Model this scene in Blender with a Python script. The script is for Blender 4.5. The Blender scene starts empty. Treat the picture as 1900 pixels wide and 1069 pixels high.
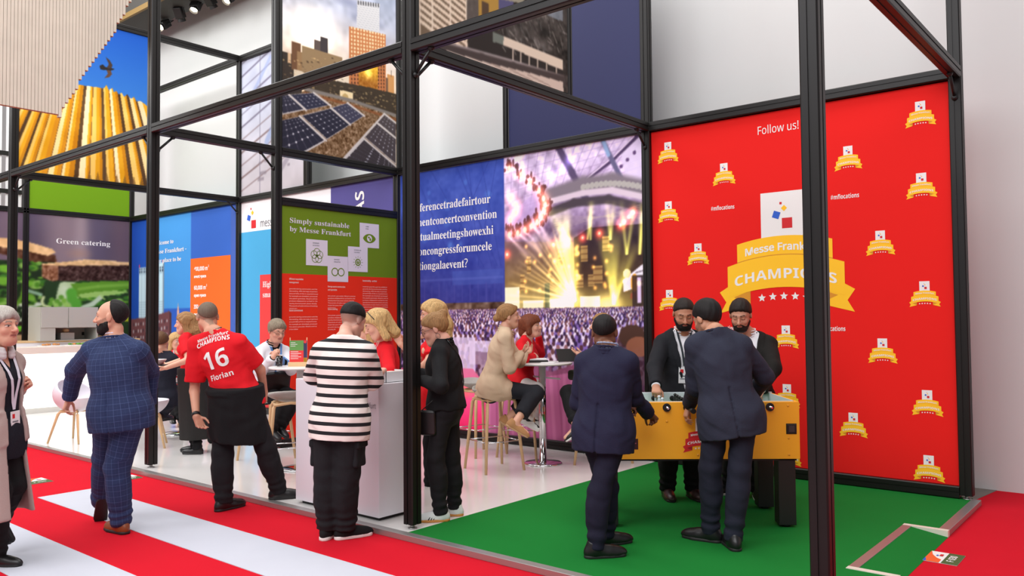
import bpy, bmesh, math, os, random
import numpy as np
from mathutils import Vector, Matrix

random.seed(7)
RNG = np.random.default_rng(7)
SC = bpy.context.scene
COL = SC.collection

# ------------------------------------------------------------------ camera
def V3(*a):
    return np.array(a, dtype=float)

CAM_POS = V3(4.4376, -4.1692, 1.5602)
_yaw, _pitch, _roll = math.radians(39.70), math.radians(2.027), math.radians(-0.492)
_f = V3(-math.sin(_yaw) * math.cos(_pitch), math.cos(_yaw) * math.cos(_pitch), math.sin(_pitch))
_r = V3(math.cos(_yaw), math.sin(_yaw), 0.0)
_u = np.cross(_r, _f)
_R = math.cos(_roll) * _r + math.sin(_roll) * _u
_U = -math.sin(_roll) * _r + math.cos(_roll) * _u
cam = bpy.data.cameras.new('camera')
cam.sensor_width = 36.0
cam.lens = 1499.68 / 1900 * 36.0
cam.clip_end = 200
cam_ob = bpy.data.objects.new('camera', cam)
cam_ob.matrix_world = Matrix(((_R[0], _U[0], -_f[0], CAM_POS[0]), (_R[1], _U[1], -_f[1], CAM_POS[1]),
                              (_R[2], _U[2], -_f[2], CAM_POS[2]), (0, 0, 0, 1)))
COL.objects.link(cam_ob)
SC.camera = cam_ob

# ------------------------------------------------------------------ light
world = bpy.data.worlds.new('hall_ambience')
SC.world = world
world.use_nodes = True
world.node_tree.nodes['Background'].inputs['Color'].default_value = (0.95, 0.96, 1.0, 1)
world.node_tree.nodes['Background'].inputs['Strength'].default_value = 0.50

def area_light(name, loc, rot, sx, sy, power, color=(1, 1, 1)):
    l = bpy.data.lights.new(name, 'AREA')
    l.shape = 'RECTANGLE'; l.size = sx; l.size_y = sy; l.energy = power; l.color = color
    o = bpy.data.objects.new(name, l)
    o.location = loc; o.rotation_euler = [math.radians(a) for a in rot]
    COL.objects.link(o)
    return o

area_light('hall_light_aisle', (-2.0, -5.5, 9.5), (0, 0, 0), 22, 5, 1150, (1.0, 0.99, 1.0))
area_light('hall_light_booth', (-4.5, 1.2, 9.0), (0, 0, 0), 16, 2.6, 900, (1.0, 0.98, 0.95))
area_light('left_wall_fill', (-10.5, -3.2, 7.2), (80, 0, 0), 12, 2.6, 1000, (1.0, 0.99, 0.97))  # added fill, no hall lamp: evenly brightens the left part of the back wall
area_light('hall_light_front', (2.0, -9.0, 8.0), (52, 0, 10), 16, 4, 1400, (1.0, 0.98, 1.0))
for _i, (_x, _y) in enumerate([(0.9, 4.0), (2.9, 3.9), (-2.2, 3.9)]):
    area_light('booth_spot', (_x, _y, 7.2), (-18, 0, 0), 0.35, 0.35, 30, (1.0, 0.95, 0.88))

SC.view_settings.view_transform = 'Standard'
SC.view_settings.look = 'None'
SC.view_settings.exposure = -0.45
SC.view_settings.gamma = 1.0
SC.view_settings.use_curve_mapping = False
SC.cycles.max_bounces = 6
SC.cycles.diffuse_bounces = 3
SC.cycles.glossy_bounces = 3
SC.cycles.transmission_bounces = 4
SC.cycles.use_denoising = True
SC.cycles.caustics_reflective = False
SC.cycles.caustics_refractive = False

# ------------------------------------------------------------------ materials
def lin(c):
    c = np.asarray(c, dtype=float) / 255.0
    return np.where(c <= 0.04045, c / 12.92, ((c + 0.055) / 1.055) ** 2.4)

MATS = {}
def mat(name, rgb=(200, 200, 200), rough=0.5, metal=0.0, noise=0.0, nscale=30.0, bump=0.0, bscale=200.0,
        spec=0.5, emit=0.0, sheen=0.0, coat=0.0, attr=None, alpha=1.0, trans=0.0):
    if name in MATS:
        return MATS[name]
    m = bpy.data.materials.new(name)
    m.use_nodes = True
    nt = m.node_tree; N = nt.nodes; L = nt.links
    b = N['Principled BSDF']
    col = list(lin(rgb)) + [1.0]
    b.inputs['Base Color'].default_value = col
    b.inputs['Roughness'].default_value = rough
    b.inputs['Metallic'].default_value = metal
    b.inputs['Specular IOR Level'].default_value = spec
    if sheen: b.inputs['Sheen Weight'].default_value = sheen
    if coat: b.inputs['Coat Weight'].default_value = coat
    if trans: b.inputs['Transmission Weight'].default_value = trans
    if attr:
        a = N.new('ShaderNodeAttribute'); a.attribute_name = attr
        L.new(a.outputs['Color'], b.inputs['Base Color'])
        if emit:
            L.new(a.outputs['Color'], b.inputs['Emission Color'])
            b.inputs['Emission Strength'].default_value = emit
    elif emit:
        b.inputs['Emission Color'].default_value = col
        b.inputs['Emission Strength'].default_value = emit
    if noise or bump:
        tc = N.new('ShaderNodeTexCoord')
    if noise:
        n = N.new('ShaderNodeTexNoise'); n.inputs['Scale'].default_value = nscale; n.inputs['Detail'].default_value = 4
        L.new(tc.outputs['Object'], n.inputs['Vector'])
        mr = N.new('ShaderNodeMapRange')
        mr.inputs['To Min'].default_value = 1 - noise; mr.inputs['To Max'].default_value = 1 + noise
        L.new(n.outputs['Fac'], mr.inputs['Value'])
        mx = N.new('ShaderNodeVectorMath'); mx.operation = 'SCALE'
        if attr: L.new(a.outputs['Color'], mx.inputs[0])
        else: mx.inputs[0].default_value = col[:3]
        L.new(mr.outputs['Result'], mx.inputs['Scale'])
        L.new(mx.outputs['Vector'], b.inputs['Base Color'])
    if bump:
        n2 = N.new('ShaderNodeTexNoise'); n2.inputs['Scale'].default_value = bscale; n2.inputs['Detail'].default_value = 3
        L.new(tc.outputs['Object'], n2.inputs['Vector'])
        bp = N.new('ShaderNodeBump'); bp.inputs['Strength'].default_value = bump; bp.inputs['Distance'].default_value = 0.01
        L.new(n2.outputs['Fac'], bp.inputs['Height'])
        L.new(bp.outputs['Normal'], b.inputs['Normal'])
    MATS[name] = m
    return m

# ------------------------------------------------------------------ objects
def tag(o, label=None, cat=None, group=None, kind=None):
    if label: o['label'] = label
    if cat: o['category'] = cat
    if group: o['group'] = group
    if kind: o['kind'] = kind
    return o

def thing(name, label, cat, loc=(0, 0, 0), rotz=0.0, group=None):
    o = bpy.data.objects.new(name, None)
    o.empty_display_size = 0.1
    o.location = loc; o.rotation_euler = (0, 0, rotz)
    COL.objects.link(o)
    return tag(o, label, cat, group)

def link(name, me, m, parent=None, label=None):
    if m is not None:
        for k in (m if isinstance(m, (list, tuple)) else [m]):
            me.materials.append(k)
    o = bpy.data.objects.new(name, me)
    COL.objects.link(o)
    if parent is not None: o.parent = parent
    if label: o['label'] = label
    return o

def mesh_pydata(verts, faces, smooth=False):
    me = bpy.data.meshes.new('mesh')
    me.from_pydata([tuple(map(float, v)) for v in verts], [], [tuple(f) for f in faces])
    me.update()
    if smooth:
        me.polygons.foreach_set('use_smooth', np.ones(len(me.polygons), dtype=bool))
    return me

class MB:
    """collects shapes into one mesh"""
    def __init__(s): s.v = []; s.f = []; s.sm = []; s.mi = []
    def add(s, v, f, sm=False, mi=0):
        n = len(s.v)
        s.v += [tuple(map(float, p)) for p in v]
        for q in f:
            s.f.append(tuple(n + i for i in q)); s.sm.append(sm); s.mi.append(mi)
        return s
    def box(s, x0, x1, y0, y1, z0, z1, bev=0.0, mi=0):
        bm = bmesh.new()
        bmesh.ops.create_cube(bm, size=1.0)
        for v in bm.verts:
            v.co = Vector(((x0 + x1) / 2 + v.co.x * (x1 - x0), (y0 + y1) / 2 + v.co.y * (y1 - y0), (z0 + z1) / 2 + v.co.z * (z1 - z0)))
        if bev:
            bmesh.ops.bevel(bm, geom=list(bm.edges), offset=bev, segments=2, affect='EDGES', profile=0.5)
        bm.verts.ensure_lookup_table()
        s.add([v.co for v in bm.verts], [[v.index for v in f.verts] for f in bm.faces], False, mi)
        bm.free(); return s
    def prism(s, pts, z0, z1, M=None, sm=False, mi=0):
        """extrude polygon pts (x,y) from z0 to z1, transformed by M"""
        n = len(pts)
        v = [(p[0], p[1], z0) for p in pts] + [(p[0], p[1], z1) for p in pts]
        if M is not None: v = [M @ Vector(p) for p in v]
        f = [(i, (i + 1) % n, n + (i + 1) % n, n + i) for i in range(n)]
        k = len(s.v); s.add(v, f, sm, mi)
        s.f.append(tuple(k + i for i in range(n))[::-1]); s.sm.append(False); s.mi.append(mi)
        s.f.append(tuple(k + n + i for i in range(n))); s.sm.append(False); s.mi.append(mi)
        return s
    def cyl(s, a, b, r1, r2=None, n=20, sm=True, mi=0, caps=True):
        r2 = r1 if r2 is None else r2
        a = Vector(a); b = Vector(b); d = (b - a).normalized()
        t = Vector((0, 0, 1)) if abs(d.z) < 0.9 else Vector((1, 0, 0))
        x = d.cross(t).normalized(); y = d.cross(x)
        v = []
        for c, r in ((a, r1), (b, r2)):
            for i in range(n):
                w = 2 * math.pi * i / n
                v.append(c + x * (r * math.cos(w)) + y * (r * math.sin(w)))
        k = len(s.v)
        s.add(v, [(i, n + i, n + (i + 1) % n, (i + 1) % n) for i in range(n)], sm, mi)
        if caps:
            s.f.append(tuple(k + i for i in range(n))); s.sm.append(False); s.mi.append(mi)
            s.f.append(tuple(k + n + i for i in range(n))[::-1]); s.sm.append(False); s.mi.append(mi)
        return s
    def lathe(s, prof, c=(0, 0, 0), n=32, sm=True, mi=0):
        k = len(s.v); v = []
        for r, z in prof:
            for i in range(n):
                w = 2 * math.pi * i / n
                v.append((c[0] + r * math.cos(w), c[1] + r * math.sin(w), c[2] + z))
        f = []
        for j in range(len(prof) - 1):
            for i in range(n):
                f.append((j * n + i, j * n + (i + 1) % n, (j + 1) * n + (i + 1) % n, (j + 1) * n + i))
        s.add(v, f, sm, mi)
        s.f.append(tuple(k + i for i in range(n))[::-1]); s.sm.append(False); s.mi.append(mi)
        m_ = (len(prof) - 1) * n
        s.f.append(tuple(k + m_ + i for i in range(n))); s.sm.append(False); s.mi.append(mi)
        return s
    def tube(s, pts, r, n=10, mi=0):
        """smooth pipe along a list of points"""
        P = [Vector(p) for p in pts]
        rr = r if isinstance(r, (list, tuple)) else [r] * len(P)
        v = []; ref = Vector((0.31, 0.17, 0.94))
        for i, p in enumerate(P):
            d = (P[min(i + 1, len(P) - 1)] - P[max(i - 1, 0)]).normalized()
            if abs(d.dot(ref)) > 0.95: ref = Vector((0.9, 0.3, 0.1))
            x = d.cross(ref).normalized(); y = d.cross(x)
            for j in range(n):
                w = 2 * math.pi * j / n
                v.append(p + x * (rr[i] * math.cos(w)) + y * (rr[i] * math.sin(w)))
        f = []
        for i in range(len(P) - 1):
            for j in range(n):
                f.append((i * n + j, i * n + (j + 1) % n, (i + 1) * n + (j + 1) % n, (i + 1) * n + j))
        k = len(s.v); s.add(v, f, True, mi)
        s.f.append(tuple(k + i for i in range(n))[::-1]); s.sm.append(False); s.mi.append(mi)
        q = (len(P) - 1) * n
        s.f.append(tuple(k + q + i for i in range(n))); s.sm.append(False); s.mi.append(mi)
        return s
    def sphere(s, c, r, n=14, mi=0, sc=(1, 1, 1)):
        prof = []
        v = [(c[0], c[1], c[2] - r * sc[2])]; f = []
        m = n // 2
        for j in range(1, m):
            th = math.pi * j / m
            for i in range(n):
                w = 2 * math.pi * i / n
                v.append((c[0] + r * sc[0] * math.sin(th) * math.cos(w), c[1] + r * sc[1] * math.sin(th) * math.sin(w), c[2] - r * sc[2] * math.cos(th)))
        v.append((c[0], c[1], c[2] + r * sc[2]))
        for i in range(n): f.append((0, 1 + (i + 1) % n, 1 + i))
        for j in range(m - 2):
            for i in range(n):
                a = 1 + j * n; f.append((a + i, a + (i + 1) % n, a + n + (i + 1) % n, a + n + i))
        a = 1 + (m - 2) * n; t = len(v) - 1
        for i in range(n): f.append((a + i, a + (i + 1) % n, t))
        return s.add(v, f, True, mi)
    def quad(s, a, b, c, d, mi=0):
        return s.add([a, b, c, d], [(0, 1, 2, 3)], False, mi)
    def mesh(s):
        me = bpy.data.meshes.new('mesh')
        me.from_pydata(s.v, [], s.f)
        me.polygons.foreach_set('use_smooth', np.array(s.sm, dtype=bool))
        me.polygons.foreach_set('material_index', np.array(s.mi, dtype=np.int32))
        me.update()
        return me
    def build(s, name, m, parent=None, label=None):
        return link(name, s.mesh(), m, parent, label)

def copy_tree(o, parent=None):
    c = o.copy(); COL.objects.link(c)
    c.parent = parent
    for ch in o.children: copy_tree(ch, c)
    return c
# ================================================================== SETTING
def struct(name, mb, m):
    o = mb.build(name, m) if isinstance(mb, MB) else link(name, mb, m)
    o['kind'] = 'structure'
    return o

M_RED = mat('red_carpet', (203, 22, 40), rough=0.95, noise=0.05, nscale=3.0, bump=0.25, bscale=350, spec=0.1)
M_STRIPE = mat('white_carpet', (196, 198, 208), rough=0.95, noise=0.03, nscale=4.0, bump=0.2, bscale=350, spec=0.1)
M_GREEN = mat('green_carpet', (25, 116, 46), rough=0.95, noise=0.07, nscale=2.5, bump=0.25, bscale=350, spec=0.1)
M_WFLOOR = mat('white_gloss_floor', (226, 224, 221), rough=0.13, spec=0.5)
M_ALU = mat('aluminium', (176, 174, 172), rough=0.38, metal=0.75)
M_CONC = mat('grey_concrete', (120, 114, 108), rough=0.9, noise=0.25, nscale=9)
M_HALL = mat('hall_wall_paint', (205, 207, 206), rough=0.9, noise=0.035, nscale=1.2)
M_CEIL = mat('hall_dark_steel', (52, 50, 46), rough=0.7)

FZ = -0.04
struct('floor', MB().box(-40, 12, -4.3, 4.6, FZ - 0.05, FZ), M_RED)
struct('floor_hall', MB().box(-40, 12, -16, -4.3, FZ - 0.05, FZ), mat('hall_floor', (150, 148, 146), rough=.6, noise=.05, nscale=2))
struct('trim_1', MB().box(-3.58, 6.0, -1.25, -0.75, FZ - 0.002, FZ + 0.004), M_STRIPE)
struct('trim_2', MB().box(-3.58, 6.0, -2.25, -1.75, FZ - 0.002, FZ + 0.004), M_STRIPE)
struct('trim_3', MB().box(-3.58, 6.0, -3.25, -2.75, FZ - 0.002, FZ + 0.004), M_STRIPE)
struct('floor_concrete', MB().prism([(-13, 3.55), (2.84, 3.55), (3.0, 3.55), (3.1, 4.24), (-13, 4.24)], FZ - 0.002, FZ + 0.003), M_CONC)
struct('floor_white', MB().box(-12.1, 0.06, -0.10, 3.6, FZ + 0.001, 0.0), M_WFLOOR)
# green carpet with the notch of the ramp
struct('floor_green', MB().prism([(0.06, -0.10), (3.03, -0.10), (3.03, 0.98), (2.80, 0.98), (2.80, 2.33), (3.03, 2.33), (3.03, 3.56), (0.06, 3.56)], FZ + 0.001, 0.002), M_GREEN)
t = MB()
t.box(-12.1, 3.10, -0.17, -0.10, FZ, 0.004, 0.003)
t.box(3.03, 3.10, -0.10, 0.979, FZ, 0.004, 0.003)
t.box(3.03, 3.10, 2.331, 3.52, FZ, 0.004, 0.003)
t.box(2.80, 2.86, 1.031, 2.279, -0.006, 0.005, 0.002)
struct('trim_edge', t, M_ALU)
M_ALUW = mat('pale_aluminium', (232, 228, 214), rough=0.45, metal=0.2)
t = MB()
t.prism([(2.80, 2.28), (3.10, 2.28), (3.10, 2.33), (2.80, 2.33)], FZ, 0.006)
t.prism([(2.80, 0.98), (3.10, 0.98), (3.10, 1.03), (2.80, 1.03)], FZ, 0.006)
struct('trim_ramp', t, M_ALUW)
r = MB()
r.add([(2.86, 1.03, 0.0), (3.10, 1.03, FZ + 0.002), (3.10, 2.28, FZ + 0.002), (2.86, 2.28, 0.0), (2.86, 1.03, FZ), (2.86, 2.28, FZ)],
      [(0, 1, 2, 3), (0, 4, 1), (3, 2, 5)])
struct('floor_ramp', r, M_GREEN)
struct('wall_back', MB().box(-40, 12, 4.24, 4.5, FZ - 0.05, 14), M_HALL)
struct('wall_left', MB().box(-24.3, -24.0, -14, 4.3, FZ - 0.05, 14), M_HALL)
w = MB()
for i in range(16):
    w.box(3.48 + i * 0.9, 3.52 + i * 0.9, 4.215, 4.24, FZ, 14)
struct('trim_seam', w, M_HALL)

# floor stickers with the stand number
M_OLIVE = mat('olive_green_print', (72, 92, 44), rough=0.8)
M_WPRINT = mat('white_print', (236, 234, 232), rough=0.7)
M_ORANGE = mat('orange_print', (236, 96, 36), rough=0.7)
M_BLUEP = mat('blue_print', (38, 92, 200), rough=0.7)
M_REDP = mat('red_print', (206, 26, 34), rough=0.7)
M_YELP = mat('yellow_print', (255, 196, 24), rough=0.7)
M_GREYP = mat('grey_print', (112, 118, 124), rough=0.7)
M_BLACKP = mat('black_print', (22, 20, 22), rough=0.6)

# ------------------------------------------------------------------ text
_FD = bpy.utils.system_resource('DATAFILES', path='fonts') or ''
try:
    FONT_MATH = bpy.data.fonts.load(os.path.join(_FD, 'NotoSansMath-Regular.woff2'))
except Exception:
    FONT_MATH = None

def _style(s, style):
    if FONT_MATH is None or style == 'sans': return s
    A, a, d = {'serif': (0x1D400, 0x1D41A, 0x1D7CE), 'bold': (0x1D5D4, 0x1D5EE, 0x1D7EC)}[style]
    o = ''
    for c in s:
        if 'A' <= c <= 'Z': o += chr(A + ord(c) - 65)
        elif 'a' <= c <= 'z': o += chr(a + ord(c) - 97)
        elif '0' <= c <= '9': o += chr(d + ord(c) - 48)
        else: o += c
    return o

def text_arrays(s, size, style='sans', align='LEFT', xs=1.0, spacing=1.0, line=1.0, heavy=0.0):
    """verts (n,2) and faces of filled lettering, in its own plane"""
    c = bpy.data.curves.new('lettering', 'FONT')
    c.body = _style(s, style); c.size = size; c.align_x = align
    c.space_character = spacing; c.space_line = line; c.offset = heavy
    c.resolution_u = 2
    if FONT_MATH is not None: c.font = FONT_MATH
    o = bpy.data.objects.new('lettering', c)
    COL.objects.link(o)
    bpy.context.view_layer.update()
    dg = bpy.context.evaluated_depsgraph_get()
    me = bpy.data.meshes.new_from_object(o.evaluated_get(dg))
    v = np.zeros(len(me.vertices) * 3); me.vertices.foreach_get('co', v)
    v = v.reshape(-1, 3)[:, :2].copy(); v[:, 0] *= xs
    f = [tuple(p.vertices) for p in me.polygons]
    bpy.data.objects.remove(o); bpy.data.curves.remove(c); bpy.data.meshes.remove(me)
    return v, f

class Flat:
    """flat print collected in a plane (a, b); placed by P(a, b, out)"""
    def __init__(s, P, out=0.002): s.P = P; s.o = out; s.v = []; s.f = []; s.mi = []
    def add(s, v, f, mi=0, dz=0.0):
        n = len(s.v)
        s.v += [s.P(a, b, s.o + dz) for a, b in v]
        for q in f: s.f.append(tuple(n + i for i in q)); s.mi.append(mi)
        return s
    def rect(s, a0, a1, b0, b1, mi=0, dz=0.0): return s.add([(a0, b0), (a1, b0), (a1, b1), (a0, b1)], [(0, 1, 2, 3)], mi, dz)
    def poly(s, pts, mi=0, dz=0.0): return s.add(pts, [tuple(range(len(pts)))], mi, dz)
    def disc(s, a, b, r, mi=0, dz=0.0, n=24, ry=None):
        ry = r if ry is None else ry
        return s.poly([(a + r * math.cos(2 * math.pi * i / n), b + ry * math.sin(2 * math.pi * i / n)) for i in range(n)], mi, dz)
    def ring(s, a, b, r, w, mi=0, dz=0.0, n=28, a0=0, a1=2 * math.pi):
        for i in range(n):
            t0 = a0 + (a1 - a0) * i / n; t1 = a0 + (a1 - a0) * (i + 1) / n
            s.add([(a + (r - w) * math.cos(t0), b + (r - w) * math.sin(t0)), (a + r * math.cos(t0), b + r * math.sin(t0)),
                   (a + r * math.cos(t1), b + r * math.sin(t1)), (a + (r - w) * math.cos(t1), b + (r - w) * math.sin(t1))], [(0, 1, 2, 3)], mi, dz)
        return s
    def text(s, st, a, b, size, style='sans', align='LEFT', xs=1.0, mi=0, dz=0.0, warp=None, fit=None, **k):
        v, f = text_arrays(st, size, style, align, xs, **k)
        if fit: v[:, 0] *= fit / (v[:, 0].max() - v[:, 0].min())
        v = v + np.array([a, b])
        if warp: v = [warp(x, y) for x, y in v]
        return s.add([tuple(p) for p in v], f, mi, dz)
    def star(s, a, b, r, mi=0, dz=0.0):
        pts = []
        for i in range(10):
            q = r if i % 2 == 0 else r * 0.45
            w = math.pi / 2 + i * math.pi / 5
            pts.append((a + q * math.cos(w), b + q * math.sin(w)))
        for i in range(0, 10, 2):
            s.add([(a, b), pts[i - 1], pts[i], pts[i + 1]], [(0, 1, 2, 3)], mi, dz)
        return s
    def build(s, name, m, parent=None, label=None):
        me = bpy.data.meshes.new('mesh'); me.from_pydata(s.v, [], s.f)
        me.polygons.foreach_set('material_index', np.array(s.mi, dtype=np.int32)); me.update()
        return link(name, me, m, parent, label)

def plane_y(y, x0=0, z0=0):   # print on a wall facing the aisle (-Y)
    return lambda a, b, o: (x0 + a, y - o, z0 + b)
def plane_x(x, y0=0, z0=0):   # print on a panel facing +X, reading along +Y
    return lambda a, b, o: (x + o, y0 + a, z0 + b)

def floor_sticker(x0, y0, w, d, label, number, z=FZ):
    """stand-number sticker lying on the carpet; read from the right-hand side"""
    root = thing('floor_sticker', label, 'sticker', (x0, y0, z + 0.002))
    P = lambda a, b, o: (a, b, o)
    MB().box(0, w, 0, d, 0, 0.0015).build('backing', M_WPRINT, root)
    f = Flat(P, 0.003)
    f.rect(w * .53, w, 0, d, 0)
    v, q = text_arrays(number, d * 0.34, 'bold', 'CENTER')
    f.add([(w * .84 - b, d * .5 + a) for a, b in v], q, 1, 0.001)
    f.poly([(0, 0), (w * .47, 0), (w * .47, d * .30), (w * .3, d * .42), (w * .12, d * .66), (0, d)], 2)
    f.poly([(0, 0), (w * .10, 0), (w * .05, d * .20), (0, d * .30)], 3, 0.0006)
    f.rect(w * .24, w * .30, d * .58, d * .68, 3, 0.0008).rect(w * .33, w * .43, d * .60, d * .78, 4, 0.0008)
    f.build('print', [M_OLIVE, M_WPRINT, M_ORANGE, M_BLUEP, M_REDP], root)

# ------------------------------------------------------------------ booth frame of black profiles
M_FRAME = mat('black_anodised_profile', (19, 17, 16), rough=0.42, metal=0.0, spec=0.35)
M_KNOB = mat('black_plastic', (14, 13, 13), rough=0.45)
FRAME = thing('booth_frame', 'tall black aluminium lattice frame of posts and beams carrying the whole stand', 'frame', (0, 0, 0))
def profile(h=0.05, g=0.007, gd=0.007, c=0.008):
    q = [(-h, -h + c), (-h + c, -h), (-g, -h), (-g, -h + gd), (g, -h + gd), (g, -h), (h - c, -h)]
    pts = []
    for k in range(4):
        a = k * math.pi / 2
        for x, y in q:
            pts.append((x * math.cos(a) - y * math.sin(a), x * math.sin(a) + y * math.cos(a)))
    out = []
    for p in pts:
        if not out or (abs(p[0] - out[-1][0]) + abs(p[1] - out[-1][1])) > 1e-6: out.append(p)
    return out
PROF = profile()
def post(x, y, z0, z1, foot=True, h=None):
    m = MB(); m.prism(PROF if h is None else profile(h), z0 + (0.035 if foot else 0), z1, Matrix.Translation((x, y, 0)))
    o = m.build('post', M_FRAME, FRAME)
    if foot:
        f = MB(); f.cyl((x, y, z0 + 0.004), (x, y, z0 + 0.036), 0.017); f.cyl((x, y, z0), (x, y, z0 + 0.008), 0.034)
        f.build('levelling_foot', M_ALU, o)
    return o
def beam(a, b, h=None):
    a = Vector(a); b = Vector(b); d = (b - a).normalized()
    s = Vector((0, 0, 1)).cross(d).normalized(); u = d.cross(s)
    M = Matrix(((s.x, u.x, d.x, a.x), (s.y, u.y, d.y, a.y), (s.z, u.z, d.z, a.z), (0, 0, 0, 1)))
    m = MB(); m.prism(PROF if h is None else profile(h), 0, (b - a).length, M)
    return m.build('beam', M_FRAME, FRAME)
def brace(par, x, y, z, dx, dy, L=0.17):
    """diagonal corner strut below a beam, with its two clamp knobs"""
    m = MB()
    a = Vector((x + dx * 0.05, y + dy * 0.05, z - 0.05 - L)); b = Vector((x + dx * (0.05 + L), y + dy * (0.05 + L), z - 0.05))
    m.cyl(a, b, 0.013, n=10)
    o = m.build('corner_brace', M_KNOB, par)
    for p in (a, b):
        MB().sphere(p, 0.026, 12).build('clamp', M_KNOB, o)

HB, HT = 3.6, 6.05
posts = {}
for x, y in [(-12, 0), (-8, 0), (-4, 0), (0, 0), (3, 0)]:
    posts[(x, y)] = post(x, y, 0.0, HT)
for x in (-12, -8, -4, 0, 3):
    posts[(x, 3.5)] = post(x, 3.5, 0.0, HT)
for x, y in [(-4, 1.53), (-12, 1.55)]:
    posts[(x, y)] = post(x, y, 0.0, HT)
post(-2.0, 3.5, HB + .05, HT, False, .034)
post(-6.08, 3.5, HB + .05, HT, False)
post(-7.03, 3.5, HB + .05 - 0.0, HT, False, 0.02)
post(0, 2.03, HB + .05, HT, False, .036)
post(-8, 1.93, HB + .05, HT, False, .036)
for x0, x1 in [(-12, -8), (-8, -4), (-4, 0), (0, 3)]:
    beam((x0 + .05, 0, HB), (x1 - .05, 0, HB))
    beam((x0 + .05, 3.5, HB), (x1 - .05, 3.5, HB))
for x in (-12, -8, 0, 3):
    beam((x, 0.05, HB), (x, 3.45, HB))
beam((-4, 0.05, HB), (-4, 1.48, HB)); beam((-4, 1.58, HB), (-4, 3.45, HB))
beam((-12 + .05, 3.5, HT), (-8 - .05, 3.5, HT)); beam((-8 + .05, 3.5, HT), (-4 - .05, 3.5, HT))
beam((-8, 0.05, HT), (-8, 3.45, HT)); beam((-12, 0.05, HT), (-12, 3.45, HT))
beam((-4, 1.58, 2.99), (-4, 3.45, 2.99))
beam((-4, 1.58, 0.055), (-4, 3.45, 0.055))
for x0, x1 in [(-8, -4), (-4, 0), (0, 3), (-12, -8)]:
    beam((x0 + .05, 3.5, 0.055), (x1 - .05, 3.5, 0.055))
for x, y, dx, dy in [(-8, 0, 0, 1), (-4, 0, 0, 1), (-4, 0, -1, 0), (0, 0, 0, 1), (0, 0, -1, 0), (0, 0, 1, 0), (3, 0, 0, 1), (0, 3.5, 0, -1),
                     (3, 3.5, 0, -1), (-8, 3.5, 0, -1), (-4, 1.53, 0, -1), (-8, 0, 1, 0)]:
    brace(posts[(x, y)], x, y, HB, dx, dy)
floor_sticker(3.09, 1.585, 0.20, 0.265, 'stand number sticker on red carpet beside the green ramp at far right', 'F 030')
floor_sticker(-3.96, -0.44, 0.24, 0.22, 'stand number sticker on red carpet behind the walking man in checked suit', 'F 030')
floor_sticker(-4.56, -1.06, 0.30, 0.20, 'stand number sticker on red carpet beside the long grey coat', 'F 030')
# ================================================================== smooth organic shapes (distance fields meshed with surface nets)
def _n(v):
    v = np.asarray(v, dtype=float); return v / (np.linalg.norm(v) + 1e-12)

def rc(P, a, b, r1, r2):
    a = np.asarray(a, dtype=np.float32); ba = np.asarray(b, dtype=np.float32) - a
    pa = P - a
    t = np.clip(pa @ ba / (ba @ ba + 1e-9), 0, 1)
    q = pa - t[:, None] * ba
    return np.sqrt(np.einsum('ij,ij->i', q, q)) - (r1 + (r2 - r1) * t)

def ell(P, c, M, r):
    q = (P - np.asarray(c, dtype=np.float32)) @ np.asarray(M, dtype=np.float32).T
    r = np.asarray(r, dtype=np.float32)
    a = q / r; k0 = np.sqrt(np.einsum('ij,ij->i', a, a))
    b = a / r; k1 = np.sqrt(np.einsum('ij,ij->i', b, b)) + 1e-9
    return k0 * (k0 - 1) / k1

def box3(P, c, M, h, rad=0.0):
    q = np.abs((P - np.asarray(c, dtype=np.float32)) @ np.asarray(M, dtype=np.float32).T) - (np.asarray(h, dtype=np.float32) - rad)
    o = np.maximum(q, 0)
    return np.sqrt(np.einsum('ij,ij->i', o, o)) + np.minimum(q.max(axis=1), 0) - rad

def smin(a, b, k):
    h = np.clip(.5 + .5 * (b - a) / k, 0, 1)
    return b + (a - b) * h - k * h * (1 - h)

def smax(a, b, k): return -smin(-a, -b, k)

def smins(ds, k):
    d = ds[0]
    for e in ds[1:]: d = smin(d, e, k)
    return d

def wob(P, f, seed=0.0):
    """cheap soft noise in [-1, 1]"""
    x, y, z = P[:, 0] * f + seed, P[:, 1] * f + seed * 1.7, P[:, 2] * f + seed * 2.3
    return (np.sin(x * 1.3 + 1.7 * np.sin(y * .9 + .5)) * np.cos(z * 1.1 + 1.3 * np.sin(x * .7)) +
            np.sin(y * 1.9 - z * 1.4 + 2.1 * np.sin(x * 1.1 + z))) * 0.5

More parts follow.
